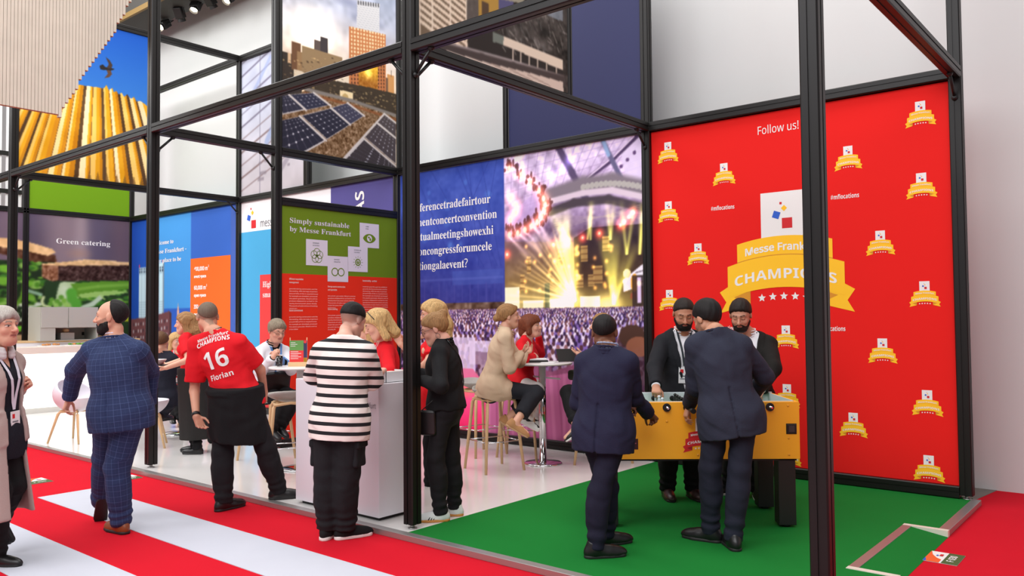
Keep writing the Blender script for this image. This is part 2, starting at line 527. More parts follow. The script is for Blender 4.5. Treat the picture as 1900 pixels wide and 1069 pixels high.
def surface_nets(f, lo, hi, h):
    lo = np.asarray(lo, dtype=np.float32); hi = np.asarray(hi, dtype=np.float32)
    K = 4
    nb = np.maximum(np.ceil((hi - lo) / (h * K)).astype(int), 1) + 1
    ax = [lo[i] + (np.arange(nb[i]) + .5) * h * K for i in range(3)]
    G = np.stack(np.meshgrid(*ax, indexing='ij'), -1).reshape(-1, 3).astype(np.float32)
    dc = f(G).astype(np.float32).reshape(nb)
    near = np.abs(dc) < h * K * 1.35 + 0.006
    F = np.repeat(np.repeat(np.repeat(np.where(dc > 0, 1.0, -1.0).astype(np.float32), K, 0), K, 1), K, 2)
    nm = np.repeat(np.repeat(np.repeat(near, K, 0), K, 1), K, 2)
    idx = np.argwhere(nm)
    pts = (lo + (idx + .5) * h).astype(np.float32)
    vals = np.empty(len(pts), dtype=np.float32)
    for i in range(0, len(pts), 400000):
        vals[i:i + 400000] = f(pts[i:i + 400000])
    F[nm] = vals
    s = F < 0
    c = np.zeros(np.array(F.shape) - 1, dtype=np.uint8)
    for dx in (0, 1):
        for dy in (0, 1):
            for dz in (0, 1):
                c += s[dx:dx + c.shape[0], dy:dy + c.shape[1], dz:dz + c.shape[2]]
    act = (c > 0) & (c < 8)
    A = np.argwhere(act)
    if len(A) == 0: return np.zeros((0, 3)), np.zeros((0, 4), int)
    vid = -np.ones(act.shape, dtype=np.int64); vid[act] = np.arange(len(A))
    corner = {}
    for dx in (0, 1):
        for dy in (0, 1):
            for dz in (0, 1):
                corner[dx, dy, dz] = F[A[:, 0] + dx, A[:, 1] + dy, A[:, 2] + dz]
    acc = np.zeros((len(A), 3), dtype=np.float64); cnt = np.zeros(len(A))
    ks = list(corner)
    for i in range(8):
        for j in range(i + 1, 8):
            if sum(abs(p - q) for p, q in zip(ks[i], ks[j])) != 1: continue
            a, b = corner[ks[i]], corner[ks[j]]
            m = (a < 0) != (b < 0)
            t = np.where(m, a / np.where(m, a - b, 1), 0)
            p0 = np.array(ks[i], float); p1 = np.array(ks[j], float)
            acc += np.where(m[:, None], p0 + t[:, None] * (p1 - p0), 0); cnt += m
    V = lo + (A + acc / cnt[:, None] + .5) * h
    Q = []
    for axn in range(3):
        o = [i for i in range(3) if i != axn]
        sl0 = [slice(None)] * 3; sl1 = [slice(None)] * 3
        sl0[axn] = slice(0, -1); sl1[axn] = slice(1, None)
        s0, s1 = s[tuple(sl0)], s[tuple(sl1)]
        E = np.argwhere(s0 != s1)
        E = E[(E[:, o[0]] > 0) & (E[:, o[1]] > 0) & (E[:, o[0]] < F.shape[o[0]] - 1) & (E[:, o[1]] < F.shape[o[1]] - 1)]
        if len(E) == 0: continue
        flip = s0[E[:, 0], E[:, 1], E[:, 2]]
        quad = []
        for a, b in ((-1, -1), (0, -1), (0, 0), (-1, 0)):
            e = E.copy(); e[:, o[0]] += a; e[:, o[1]] += b
            quad.append(vid[e[:, 0], e[:, 1], e[:, 2]])
        q = np.stack(quad, 1)
        if axn == 1: flip = ~flip
        q[~flip] = q[~flip][:, ::-1]
        Q.append(q)
    Q = np.concatenate(Q)
    Q = Q[(Q >= 0).all(1)]
    return V, Q

def np_mesh(V, Q, smooth=True):
    me = bpy.data.meshes.new('mesh')
    V = np.asarray(V, dtype=np.float32)
    me.vertices.add(len(V)); me.vertices.foreach_set('co', V.ravel())
    k = Q.shape[1]
    me.loops.add(Q.size); me.loops.foreach_set('vertex_index', Q.ravel().astype(np.int32))
    me.polygons.add(len(Q)); me.polygons.foreach_set('loop_start', np.arange(0, Q.size, k, dtype=np.int32))
    me.polygons.foreach_set('loop_total', np.full(len(Q), k, dtype=np.int32))
    me.polygons.foreach_set('use_smooth', np.full(len(Q), smooth, dtype=bool))
    me.update(calc_edges=True)
    return me

def sdf_mesh(f, lo, hi, h, smooth_it=1):
    V, Q = surface_nets(f, lo, hi, h)
    for _ in range(smooth_it):                      # light Laplacian smoothing
        e0 = np.concatenate([Q[:, a] for a in (0, 1, 2, 3, 1, 2, 3, 0)]); e1 = np.concatenate([Q[:, b] for b in (1, 2, 3, 0, 0, 1, 2, 3)])
        n = len(V); cnt = np.bincount(e0, minlength=n)
        acc = np.stack([np.bincount(e0, weights=V[e1, i], minlength=n) for i in range(3)], 1)
        V = V * .5 + .5 * acc / np.maximum(cnt, 1)[:, None]
    return V, Q

def set_color(me, name, C):
    a = me.color_attributes.new(name, 'FLOAT_COLOR', 'POINT')
    C4 = np.ones((len(C), 4), dtype=np.float32); C4[:, :3] = C
    a.data.foreach_set('color', C4.ravel())

def set_float(me, name, v):
    a = me.attributes.new(name, 'FLOAT', 'POINT')
    a.data.foreach_set('value', np.asarray(v, dtype=np.float32))
# ================================================================== PEOPLE
UPZ = np.array([0, 0, 1.0])

class Fig:
    """joints and frames of one person, in coordinates relative to the base point"""
    def __init__(s, J, base, H, w=1.0, belly=0.0, bust=0.0):
        s.base = np.array(base, float)
        for k, v in J.items():
            setattr(s, k, np.array(v, float) - (0 if k in ('fd', 'fb', 'fs', 'fL', 'fR') else s.base))
        s.H = H; s.s = H / 1.75; s.w = w * s.s; s.belly = belly; s.bust = bust
        s.U = _n(s.nk - s.pel)
        l = s.sL - s.sR; s.L = _n(l - s.U * (l @ s.U)); s.F = np.cross(s.L, s.U)
        l = s.hL - s.hR; s.Lh = _n(l); s.Fh = _n(np.cross(s.Lh, s.U))
        s.MT = np.array([s.L, s.F, s.U]); s.MH = np.array([s.Lh, s.Fh, _n(np.cross(s.Fh, s.Lh))])
        s.hs = (0.5 + 0.5 * s.s) * 1.05
        s.fd = _n(s.fd); s.Ld = _n(np.cross(UPZ, s.fd)); s.Ud = np.cross(s.fd, s.Ld)
        s.MD = np.array([s.Ld, s.fd, s.Ud])
        pts = np.array([s.pel, s.nk, s.hd, s.sL, s.sR, s.eL, s.eR, s.wL, s.wR, s.hL, s.hR, s.kL, s.kR, s.aL, s.aR])
        s.lo = pts.min(0) - 0.24; s.hi = pts.max(0) + 0.24
    def H2(s, P):           # head-local coordinates
        return ((P - s.hd) @ s.MD.T) / s.hs
    def hp(s, l, f, u):     # head-local point -> figure point
        return s.hd + s.hs * (s.Ld * l + s.fd * f + s.Ud * u)
    def tp(s, l, f, u):     # torso-local point (origin at the neck base) -> figure point
        return s.nk + s.L * l + s.F * f + s.U * u

def head_d(q):
    """head in its own frame: q = (left, forward, up)"""
    I = np.eye(3)
    d = ell(q, (0, -.014, .030), I, (.076, .096, .082))
    d = smin(d, ell(q, (0, .024, -.035), I, (.060, .066, .088)), .03)
    d = smin(d, ell(q, (0, .056, -.088), I, (.034, .034, .030)), .03)
    d = smin(d, rc(q, (.050, .0, -.055), (.028, .055, -.095), .022, .02), .03)
    d = smin(d, rc(q, (-.050, .0, -.055), (-.028, .055, -.095), .022, .02), .03)
    for sg in (-1, 1):
        d = smin(d, ell(q, (sg * .036, .058, -.030), I, (.026, .024, .022)), .02)
        d = smin(d, rc(q, (sg * .012, .082, .028), (sg * .044, .066, .026), .011, .009), .015)
        d = smax(d, -(np.linalg.norm(q - np.array((sg * .031, .102, .004), np.float32), axis=1) - .019), .012)
        d = np.minimum(d, np.linalg.norm(q - np.array((sg * .031, .070, .004), np.float32), axis=1) - .0150)
        d = smin(d, ell(q, (sg * .079, -.012, -.006), np.array([[1, sg * -.35, 0], [sg * .35, 1, 0], [0, 0, 1]]), (.009, .021, .031)), .008)
    d = smin(d, rc(q, (0, .088, .014), (0, .112, -.024), .0075, .0125), .010)
    for sg in (-1, 1):
        d = smin(d, np.linalg.norm(q - np.array((sg * .012, .100, -.028), np.float32), axis=1) - .0085, .006)
    d = smin(d, rc(q, (-.018, .084, -.051), (.018, .084, -.051), .0065, .0065), .008)
    d = smin(d, rc(q, (-.015, .084, -.062), (.015, .084, -.062), .0072, .0072), .008)
    return d

def hand_prims(w, d, n, t, curl, s=1.0, spread=.1, thumb=.6):
    """palm, four bent fingers and a thumb; d fingers, n palm side, t thumb side"""
    d, n, t = _n(d), _n(n), _n(t)
    pal, fin = [], []
    k = .95 * s
    for i, (off, ln, ra) in enumerate([(.030, .072, .0085), (.010, .080, .0088), (-.010, .074, .0084), (-.029, .058, .0075)]):
        base = w + d * (.088 - .004 * abs(i - 1)) * k + t * off * k
        pal.append((w + d * .012 * k + t * off * .55 * k, base, .0165 * k, .0125 * k))
        dd = _n(d + t * off * spread * 6)
        p = base; a = 0.0
        for j, fr in enumerate((.45, .32, .26)):
            a += curl * (.75 + .12 * i) * (1.15, 1.2, .8)[j]
            q = p + (dd * math.cos(a) + n * math.sin(a)) * ln * fr * k
            fin.append((p, q, (ra - .0007 * j) * k, (ra - .0007 * (j + 1)) * k)); p = q
    b = w + d * .024 * k + t * .024 * k + n * .006 * k
    m = b + _n(d * .62 + t * .62 + n * (.25 + thumb * .5)) * .042 * k
    e = m + _n(d * .85 + t * .10 + n * (.25 + thumb * .5)) * .032 * k
    e2 = e + _n(d * .9 - t * .1 + n * (.2 + thumb * .4)) * .024 * k
    fin += [(b, m, .0135 * k, .0105 * k), (m, e, .0105 * k, .0092 * k), (e, e2, .009 * k, .0075 * k)]
    return pal, fin

def hand_d(P, pal, fin):
    d = smins([rc(P, *q) for q in pal], .018)
    for q in fin: d = smin(d, rc(P, *q), .005)
    return d

def torso_d(P, g, off=0.0):
    s, w = g.s, g.w
    d = ell(P, g.nk - g.U * .215 * s + g.F * .004, g.MT, (.158 * w + off, .112 * w + off, .190 * s + off * .7))
    d = smin(d, ell(P, g.pel + g.U * .16 * s + g.F * g.belly * .035, g.MT, (.140 * w + off + g.belly * .02, .105 * w + off + g.belly * .04, .17 * s + off)), .06)
    d = smin(d, ell(P, g.pel + g.U * .0, g.MH, (.158 * w + off, .115 * w + off, .13 * s + off)), .06)
    d = smin(d, rc(P, g.sL - g.L * .012, g.sR + g.L * .012, .046 * s + off * .8, .046 * s + off * .8), .05)
    for S in (g.sL, g.sR):
        d = smin(d, rc(P, g.nk + g.U * .014, S + g.U * .012, .046 * s + off * .5, .034 * s + off * .8), .05)
    if g.bust:
        for sg in (-1, 1):
            d = smin(d, ell(P, g.tp(sg * .072 * s, .088 * w, -.20 * s), g.MT, (.062, .055 * g.bust, .06)), .04)
    return d

def arm_d(P, g, sd, r=(.047, .040, .041, .027), off=0.0):
    S, E, W = getattr(g, 's' + sd), getattr(g, 'e' + sd), getattr(g, 'w' + sd)
    s = g.s
    return smin(rc(P, S, E, r[0] * s + off, r[1] * s + off), rc(P, E, W, r[2] * s + off, r[3] * s + off), .012)

def leg_d(P, g, sd, off=0.0, cal=True):
    h, k, a = getattr(g, 'h' + sd), getattr(g, 'k' + sd), getattr(g, 'a' + sd)
    w = g.w
    d = smin(rc(P, h, k, .074 * w + off, .052 * w + off), rc(P, k, a, .052 * w + off, .038 * w + off), .02)
    if cal:
        f = getattr(g, 'f' + sd)
        c = k + (a - k) * .3 - f * .018
        d = smin(d, rc(P, c, c + (a - k) * .18, .050 * w + off, .044 * w + off), .04)
    return d

def body_fn(g, hands):
    nb = g.hp(0, -.030, -.085)
    hp = {sd: hand_prims(getattr(g, 'w' + sd), *hands[sd][:3], hands[sd][3], g.s, hands[sd][4], hands[sd][5]) for sd in 'LR'}
    def f(P):
        d = torso_d(P, g)
        d = smin(d, rc(P, g.nk - g.U * .03, nb, .057 * g.s, .050 * g.s), .03)
        for sd in 'LR':
            d = smin(d, arm_d(P, g, sd), .03)
            d = smin(d, leg_d(P, g, sd), .03)
            a = getattr(g, 'a' + sd); fo = getattr(g, 'f' + sd)
            d = smin(d, rc(P, a - UPZ * .03, a + fo * .12 - UPZ * .05, .036 * g.s, .026 * g.s), .03)
            w = getattr(g, 'w' + sd)
            m = np.linalg.norm(P - w, axis=1) < .34
            if m.any():
                d[m] = smin(d[m], hand_d(P[m], *hp[sd]), .016)
        m = np.linalg.norm(P - g.hd, axis=1) < .32
        if m.any():
            d[m] = smin(d[m], head_d(g.H2(P[m]).astype(np.float32)) * g.hs, .018)
        return d
    return f

def skin_paint(V, g, o):
    base = lin(o.get('skin', (214, 164, 138)))
    C = np.tile(base, (len(V), 1)) * (1 + .05 * wob(V, 30.0)[:, None])
    q = g.H2(V); l, f, u = q[:, 0], q[:, 1], q[:, 2]
    head = np.linalg.norm(q, axis=1) < .16
    al = np.abs(l)
    def put(m, col, k=1.0):
        C[m] = C[m] * (1 - k) + lin(col) * k
    sk = o.get('sock', (24, 24, 27))
    if sk:
        for sd in 'LR':
            a_, k_ = getattr(g, 'a' + sd), getattr(g, 'k' + sd)
            C[(np.linalg.norm(V - a_, axis=1) < .20) & (((V - (a_ + (k_ - a_) * .45)) @ (k_ - a_)) < 0)] = lin(sk)
    put(head & (np.hypot(al - .042, u + .028) < .024) & (f > .03), (206, 126, 108), .22)
    put(head & (f > .098) & (u < -.008) & (u > -.04), (206, 126, 108), .2)
    if 'scalp' in o:
        c, k, n = o['scalp'][:3]
        m = head & ((f - n[0]) * n[2] + (u - n[1]) * n[3] > 0)
        if len(o['scalp']) > 3: m &= u > o['scalp'][3]
        if len(o['scalp']) > 4:
            kk = k * np.clip((u + .085) / (o['scalp'][4] + .04), .12, 1)[m][:, None]; C[m] = C[m] * (1 - kk) + lin(c) * kk
        else: put(m, c, k)
    if 'stubble' in o:
        m = head & (u < -.032 - (.09 - f) * -.35) & (u > -.13) & (f > .0)
        put(m, o['stubble'], .45)
    hc = o.get('brow', (70, 48, 34))
    put(head & (np.abs(u - .0315 + (al - .03) ** 2 * 6) < .0045) & (al > .013) & (al < .047) & (f > .05), hc, .85)
    e = head & (f > .06)
    if o.get('lids', False):
        put(e & (np.abs(u + .002) < .0028) & (np.abs(al - .031) < .015), (50, 32, 26), .8)
    else:
        put(e & (((al - .031) / .0145) ** 2 + ((u - .004) / .0062) ** 2 < 1), (232, 226, 220), .95)
        put(e & (np.hypot(al - .031, u - .004) < .0062), (44, 34, 30), .95)
        put(e & (np.abs(u - .0105 + (al - .031) ** 2 * 14) < .0026) & (np.abs(al - .031) < .016), (46, 30, 26), .8)
    lw = .023
    m = head & (f > .068) & (al < lw) & (np.abs(u + .0565) < .0115 * (1 - (al / lw) ** 2 * .6))
    put(m, o.get('lips', (178, 96, 88)), .75)
    put(head & (f > .068) & (al < lw * .95) & (np.abs(u + .0565) < .0018), (96, 44, 42), .7)
    return C

def skin_mat():
    if 'skin' in MATS: return MATS['skin']
    m = mat('skin', rough=.48, attr='Col', spec=.4)
    b = m.node_tree.nodes['Principled BSDF']
    b.inputs['Subsurface Weight'].default_value = .12
    b.inputs['Subsurface Radius'].default_value = (.012, .004, .002)
    b.inputs['Subsurface Scale'].default_value = 1.0
    return m

def cloth(name, rgb, rough=.85, bump=.18, bscale=120, noise=.06, sheen=.0):
    return mat('cloth_' + name, rgb, rough=rough, noise=noise, nscale=14, bump=bump, bscale=bscale, spec=.25, sheen=sheen)

def part(g, root, name, fn, lo, hi, h, m, label=None, it=1, attrs=None):
    V, Q = sdf_mesh(fn, lo, hi, h, it)
    if len(V) == 0: return None
    me = np_mesh(V, Q)
    if attrs: attrs(me, V)
    return link(name, me, m, root, label)

def bb(*pts, pad=.1):
    a = np.array(pts); return a.min(0) - pad, a.max(0) + pad

# ------------------------------------------------------------------ garments
def top_fn(g, off=.013, hem=.10, slv=(1, .62), loose=1.0, fold=.004, skirt=0.0, rs=(.064, .060, .052, .043), neck=.066, vneck=None, vent=0, lapel=False, slv_end=(0.0, 0.0), seed=1.0):
    """shirt, jacket or coat: torso, two sleeves, hem, neck opening"""
    hp = g.pel - g.U * hem
    def f(P):
        d = torso_d(P, g, off)
        hh = max(hem, .02)
        d = smin(d, ell(P, g.pel - g.U * (.06 + .3 * skirt), g.MH, (.166 * g.w + off + skirt * .12, .126 * g.w + off + skirt * .12, .24 + skirt * .5)), .07)
        if hem > .03:
            for sd in 'LR':
                h, k = getattr(g, 'h' + sd), getattr(g, 'k' + sd)
                d = smin(d, ell(P, h - g.Fh * .045, g.MH, (.078 * g.w + .024, .075 * g.w + .024, .09 * g.w + .02)), .04)
                d = smin(d, rc(P, h + g.U * .03, h + (k - h) * (.30 if hem > .08 else .12), .080 * g.w + .034, .080 * g.w + .030), .05)
        d = np.maximum(d, (P - hp) @ (-g.U))
        qn = (P - g.nk) @ g.MT.T
        if vent:
            d = d + .010 * np.exp(-(qn[:, 0] / .007) ** 2) * (qn[:, 1] < 0) * (qn[:, 2] < -.36 * g.s)
            d = d + .0025 * np.exp(-(qn[:, 0] / .006) ** 2) * (qn[:, 1] < 0)
        sleeves = None
        for i, sd in enumerate('LR'):
            S, E, W = getattr(g, 's' + sd), getattr(g, 'e' + sd), getattr(g, 'w' + sd)
            a = rc(P, S, E, rs[0] * g.s, rs[1] * g.s)
            if slv[0]:                                    # long sleeve
                a = smin(a, rc(P, E, W, rs[2] * g.s * 1.06, rs[3] * g.s), .02)
                ax = _n(W - E); c = W - ax * (.006 + slv_end[i])
                b = (P - c) @ ax
                a = np.where((P - E) @ ax > 0, smax(a, b, .008), a)
            else:                                         # short sleeve
                ax = _n(E - S); c = S + (E - S) * slv[1]
                tt = (P - S) @ ax
                a = a - np.clip(tt, 0, .3) * .03
                a = smax(a, (P - c) @ ax, .006)
            sleeves = a if sleeves is None else np.minimum(sleeves, a)
        d = smin(d, sleeves, .022)
        if neck:
            d = smax(d, -rc(P, g.nk + g.U * .015 + g.F * .012, g.hd, neck * g.s, neck * g.s * .9), .018)
        if vneck:
            hv, wv = vneck
            t = np.clip((qn[:, 2] + hv) / hv, -2, 1.6)
            wedge = np.maximum((np.abs(qn[:, 0]) - wv * t) * .8, -(qn[:, 1] - .02))
            if lapel:
                band = (np.abs(qn[:, 0]) < wv * t + .055 * np.clip(t * 1.4, 0, 1)) & (qn[:, 1] > 0) & (t > 0) & (t < 1.05)
                d = d - .007 * band
            d = smax(d, -wedge, .005)
        d = smax(d, (P - (g.nk + g.U * .034)) @ g.U, .006)
        d = d + fold * wob(P, 16.0 * loose, seed) + fold * .5 * wob(P, 34.0, seed + 3)
        return d
    return f

def collar_fn(g, r=.012, rad=.066, up=.028, span=150):
    pts = []
    for a in np.linspace(-span, span, 15):
        t = math.radians(a)
        pts.append(g.nk + g.U * (up - .018 * (1 - math.cos(t)) * .5 * (1 if abs(a) < 90 else 1.6)) - g.F * (rad * .98 * math.cos(t) - .012) + g.L * rad * math.sin(t))
    def f(P):
        d = None
        for p, q in zip(pts[:-1], pts[1:]):
            M = np.array([p, q])
            e = np.minimum(np.minimum(rc(P, p + g.U * .012, q + g.U * .012, r * .7, r * .7), rc(P, p - g.U * .012, q - g.U * .012, r, r)), rc(P, p - g.U * .034, q - g.U * .034, r, r))
            d = e if d is None else smin(d, e, .008)
        return d
    return f, pts

def trouser_fn(g, off=.018, ank=.055, top=.13, fold=.004, flare=0.0, bag=0.0, seed=2.0):
    def f(P):
        d = ell(P, g.pel - g.U * .01, g.MH, (.150 * g.w + off * .8, .116 * g.w + off * .8, .14 * g.s + off))
        d = np.maximum(d, (P - (g.pel + g.U * top)) @ g.U)
        for sd in 'LR':
            h, k, a = getattr(g, 'h' + sd), getattr(g, 'k' + sd), getattr(g, 'a' + sd)
            w = g.w
            t = (P - k) @ _n(a - k)
            ln = np.linalg.norm(a - k)
            br = np.exp(-((t - ln * .86) / .06) ** 2) * np.sin(t * 95 + wob(P, 9, seed) * 2) * .006
            sh = rc(P, k, a, .062 * w + off, .046 * w + off + flare) - br
            c = k + (a - k) * .3 - getattr(g, 'f' + sd) * .014
            sh = smin(sh, rc(P, c, c + (a - k) * .2, .050 * w + off, .046 * w + off), .04)
            sh = smax(sh, (P - (a + _n(a - k) * (.082 - ank))) @ _n(a - k), .006)
            th = rc(P, h, k, .077 * w + off + bag, .056 * w + off + bag * .6)
            gl = ell(P, h - g.Fh * .045 + g.U * -.01, g.MH, (.078 * w + off * .5, .075 * w + off * .5, .085 * w + off * .5))
            e = smin(smin(th, sh, .02), gl, .05)
            d = smin(d, e, .025)
        return d + fold * wob(P, 15, seed) + fold * .6 * wob(P, 31, seed + 2)
    return f

def shoes(g, root, m_up, m_sole, L=.27, low=True, name='shoe', h=.006, sole_t=.022, label=None, laces=None, stripes=None, wdt=1.0):
    for sd in 'LR':
        a, k, f = getattr(g, 'a' + sd), getattr(g, 'k' + sd), _n(getattr(g, 'f' + sd))
        lat = _n(np.cross(UPZ, f)); up = np.cross(f, lat)
        M = np.array([f, lat, up]); sc = L / .27 * (.4 + .6 * g.s)
        o = a - up * .082 * g.s
        fw = wdt
        def P2(P): return ((P - o) @ M.T).astype(np.float32) / sc
        def up_f(P):
            q = P2(P); I = np.eye(3)
            d = ell(q, (.092, 0, .022), I, (.108, .044 * fw, .050))
            d = smin(d, rc(q, (.0, 0, .060), (.075, 0, .045), .036, .028), .03)
            d = smin(d, ell(q, (-.025, 0, .035), I, (.055, .037 * fw, .058)), .04)
            d = smin(d, rc(q, (-.012, 0, .05), (-.016, 0, .09), .038, .040), .02)
            d = smax(d, -(q[:, 2] - sole_t * .7), .003)
            d = smax(d, q[:, 2] - (.092 if low else .12) - np.clip(-q[:, 0], 0, .05) * .3, .004)
            d = smax(d, -(rc(q, (-.014, 0, .082), (-.018, 0, .2), .031, .033)), .003)
            return d * sc
        def so_f(P):
            q = P2(P).copy()
            z = q[:, 2].copy(); q[:, 2] = 0
            d = np.minimum(rc(q, (-.040, 0, 0), (.10, .004, 0), .038 * fw, .047 * fw), rc(q, (.10, .004, 0), (.155, 0, 0), .047 * fw, .036 * fw))
            return smax(d, np.abs(z - sole_t / 2) - sole_t / 2, .004) * sc
        lo, hi = bb(o - f * .12, o + f * .24, o + up * .15, pad=.08)
        s = part(g, root, name, up_f, lo, hi, h, m_up, label)
        if s is None: continue
        part(g, s, 'sole', so_f, lo, hi, h, m_sole)
        if laces:
            b = MB()
            for i in range(4):
                x = .035 + i * .022; z = .083 - i * .0085
                b.tube([o + (f * x + lat * y + up * (z - 9 * y * y)) * sc for y in (-.026, -.013, 0, .013, .026)], .0035, 6)
            b.build('laces', laces, s)
        if stripes:
            b = MB()
            for sg in (-1, 1):
                for i in range(3):
                    pts = []
                    for j in range(5):
                        z = .020 + j * .010; x = .055 + i * .020 - j * .006
                        y = .043 * math.sqrt(max(.02, 1 - ((x - .095) / .105) ** 2 - ((z - .022) / .042) ** 2)) + .001
                        pts.append(o + (f * x + lat * sg * y + up * z) * sc)
                    b.tube(pts, .0045, 6)
            b.build('side_stripe', stripes, s)

# ------------------------------------------------------------------ hair
def hair_fn(g, t=.012, plane=(.086, .068, -.62, .78), low=-.085, extra=(), wave=.002, wf=70.0, top=0.0, facecut=True, k=.02, sm=.022):
    """cap over the skull cut by a hairline plane, plus locks given as head-local capsules"""
    f0, u0, nf, nu = plane
    def f(P):
        q = g.H2(P).astype(np.float32)
        d = ell(q, (0, -.016, .032 + top * .5), np.eye(3), (.077 + t, .097 + t, .083 + t + top))
        d = smax(d, -((q[:, 1] - f0) * nf + (q[:, 2] - u0) * nu), sm)
        d = smax(d, -(q[:, 2] - low), sm)
        for e in extra:
            d = smin(d, rc(q, *e), k)
        if extra and facecut:
            d = smax(d, -ell(q, (0, .075, -.045), np.eye(3), (.062, .075, .098)), .008)
        an = np.arctan2(q[:, 0], q[:, 1] + .3)
        d = d + wave * .55 * np.sin(an * wf + q[:, 2] * 18 + 2 * wob(q, 18)) + wave * .6 * wob(q, wf * .4)
        return d * g.hs
    return f

def add_hair(g, root, m, h=.005, **k):
    ex = [g.hp(*e[j]) for e in k.get('extra', ()) for j in (0, 1)]
    lo, hi = bb(g.hd - .15, g.hd + .15, *(ex or [g.hd]), pad=.07)
    return part(g, root, 'hair', hair_fn(g, **k), lo, hi, h, m)

def add_beard(g, root, m, t=.006, h=.0045, lowcut=-.2):
    def f(P):
        q = g.H2(P).astype(np.float32)
        d = head_d(q) - t - .0015 * wob(q, 90)
        d = smax(d, (q[:, 2] + .030 + q[:, 1] * .12 + .020 * np.exp(-((np.abs(q[:, 0]) - .045) / .016) ** 2) * (q[:, 1] > .02)), .006)
        d = smax(d, -(q[:, 1] + .004), .006)
        d = smax(d, -ell(q, (0, .095, -.057), np.eye(3), (.021, .03, .0075)), .003)
        return d * g.hs
    lo, hi = bb(g.hd - .14, g.hd + .14, pad=.02)
    return part(g, root, 'beard', f, lo, hi, h, m)

def add_glasses(g, root, m, rad=.021, name='glasses', u=.004, fo=.097):
    b = MB()
    for sg in (-1, 1):
        pts = [g.hp(sg * .031 + rad * 1.15 * math.cos(a), fo - .25 * (abs(sg * .031 + rad * math.cos(a)) ** 2) * 8, u + rad * .85 * math.sin(a)) for a in np.linspace(0, 2 * math.pi, 17)]
        b.tube(pts, .0017, 6)
        b.tube([g.hp(sg * .055, fo - .012, u + .004), g.hp(sg * .078, .03, u + .006), g.hp(sg * .083, -.012, u + .002)], .0017, 6)
    b.tube([g.hp(-.009, fo + .004, u + .006), g.hp(.009, fo + .004, u + .006)], .0017, 6)
    b.build(name, m, root)

def trace(fn, pts, d, start=.35, gap=.003):
    """drop points along -d onto a garment surface"""
    d = _n(d); X = np.array(pts, float) + d * start
    for _ in range(60):
        v = fn(X.astype(np.float32)).astype(float)
        X = X - d * np.clip(v - gap, -.01, .2)[:, None] * .8
    return X

def lanyard(g, root, fn, m, drop=.36, wid=.008, name='lanyard', badge=None, badge_m=None, skew=0.0, rad=.072):
    pts = []
    for sg in (-1, 1):
        for t in np.linspace(0, 1, 9):
            pts.append(g.tp(sg * rad * (1 - t) + skew * t, 0, .02 - drop * t))
    X = trace(fn, pts, g.F, gap=.005)
    b = MB()
    for i in range(2):
        a = X[i * 9:(i + 1) * 9]
        for p, q in zip(a[:-1], a[1:]):
            b.add([p + g.L * wid, p - g.L * wid, q - g.L * wid, q + g.L * wid, p + g.L * wid + g.F * .002, p - g.L * wid + g.F * .002, q - g.L * wid + g.F * .002, q + g.L * wid + g.F * .002],
                  [(0, 3, 2, 1), (4, 5, 6, 7), (0, 1, 5, 4), (1, 2, 6, 5), (2, 3, 7, 6), (3, 0, 4, 7)])
    nb = [g.tp(rad * math.sin(a), -.07 * math.cos(a), .03) for a in np.linspace(-1.6, 1.6, 9)]
    b.tube(nb, .005, 6)
    o = b.build(name, m, root)
    if badge:
        c = X[8] + g.F * .008 - g.U * (badge[1] / 2 + .01)
        M = MB(); 
        v = [c + g.L * sx * badge[0] / 2 + g.U * sy * badge[1] / 2 + g.F * sz * .003 for sz in (-1, 1) for sx, sy in ((-1, -1), (1, -1), (1, 1), (-1, 1))]
        M.add(v, [(0, 1, 2, 3), (7, 6, 5, 4), (0, 4, 5, 1), (1, 5, 6, 2), (2, 6, 7, 3), (3, 7, 4, 0)])
        bo = M.build('badge', badge_m, o)
        P = lambda a, b_, o_: tuple(c + g.L * a + g.U * b_ + g.F * (.004 + o_))
        f = Flat(P, 0.0)
        f.rect(-badge[0] * .38, -badge[0] * .1, badge[1] * .12, badge[1] * .36, 0)
        f.rect(-badge[0] * .38, badge[0] * .3, -badge[1] * .1, -badge[1] * .02, 1)
        f.rect(-badge[0] * .38, badge[0] * .1, -badge[1] * .26, -badge[1] * .2, 1)
        f.build('badge_print', [M_REDP, M_GREYP], bo)
    return o

DARK_SOLE = mat('dark_rubber', (26, 24, 24), rough=.6)
WHITE_SOLE = mat('white_rubber', (226, 224, 220), rough=.6)

def default_hand(g, sd):
    W, E = getattr(g, 'w' + sd), getattr(g, 'e' + sd)
    d = _n(W - E)
    sg = 1 if sd == 'L' else -1
    n = -g.L * sg                                  # palm towards the body
    n = _n(n - d * (n @ d))
    t = np.cross(n, d) * sg
    return [d, n, t, .35, .1, .5]

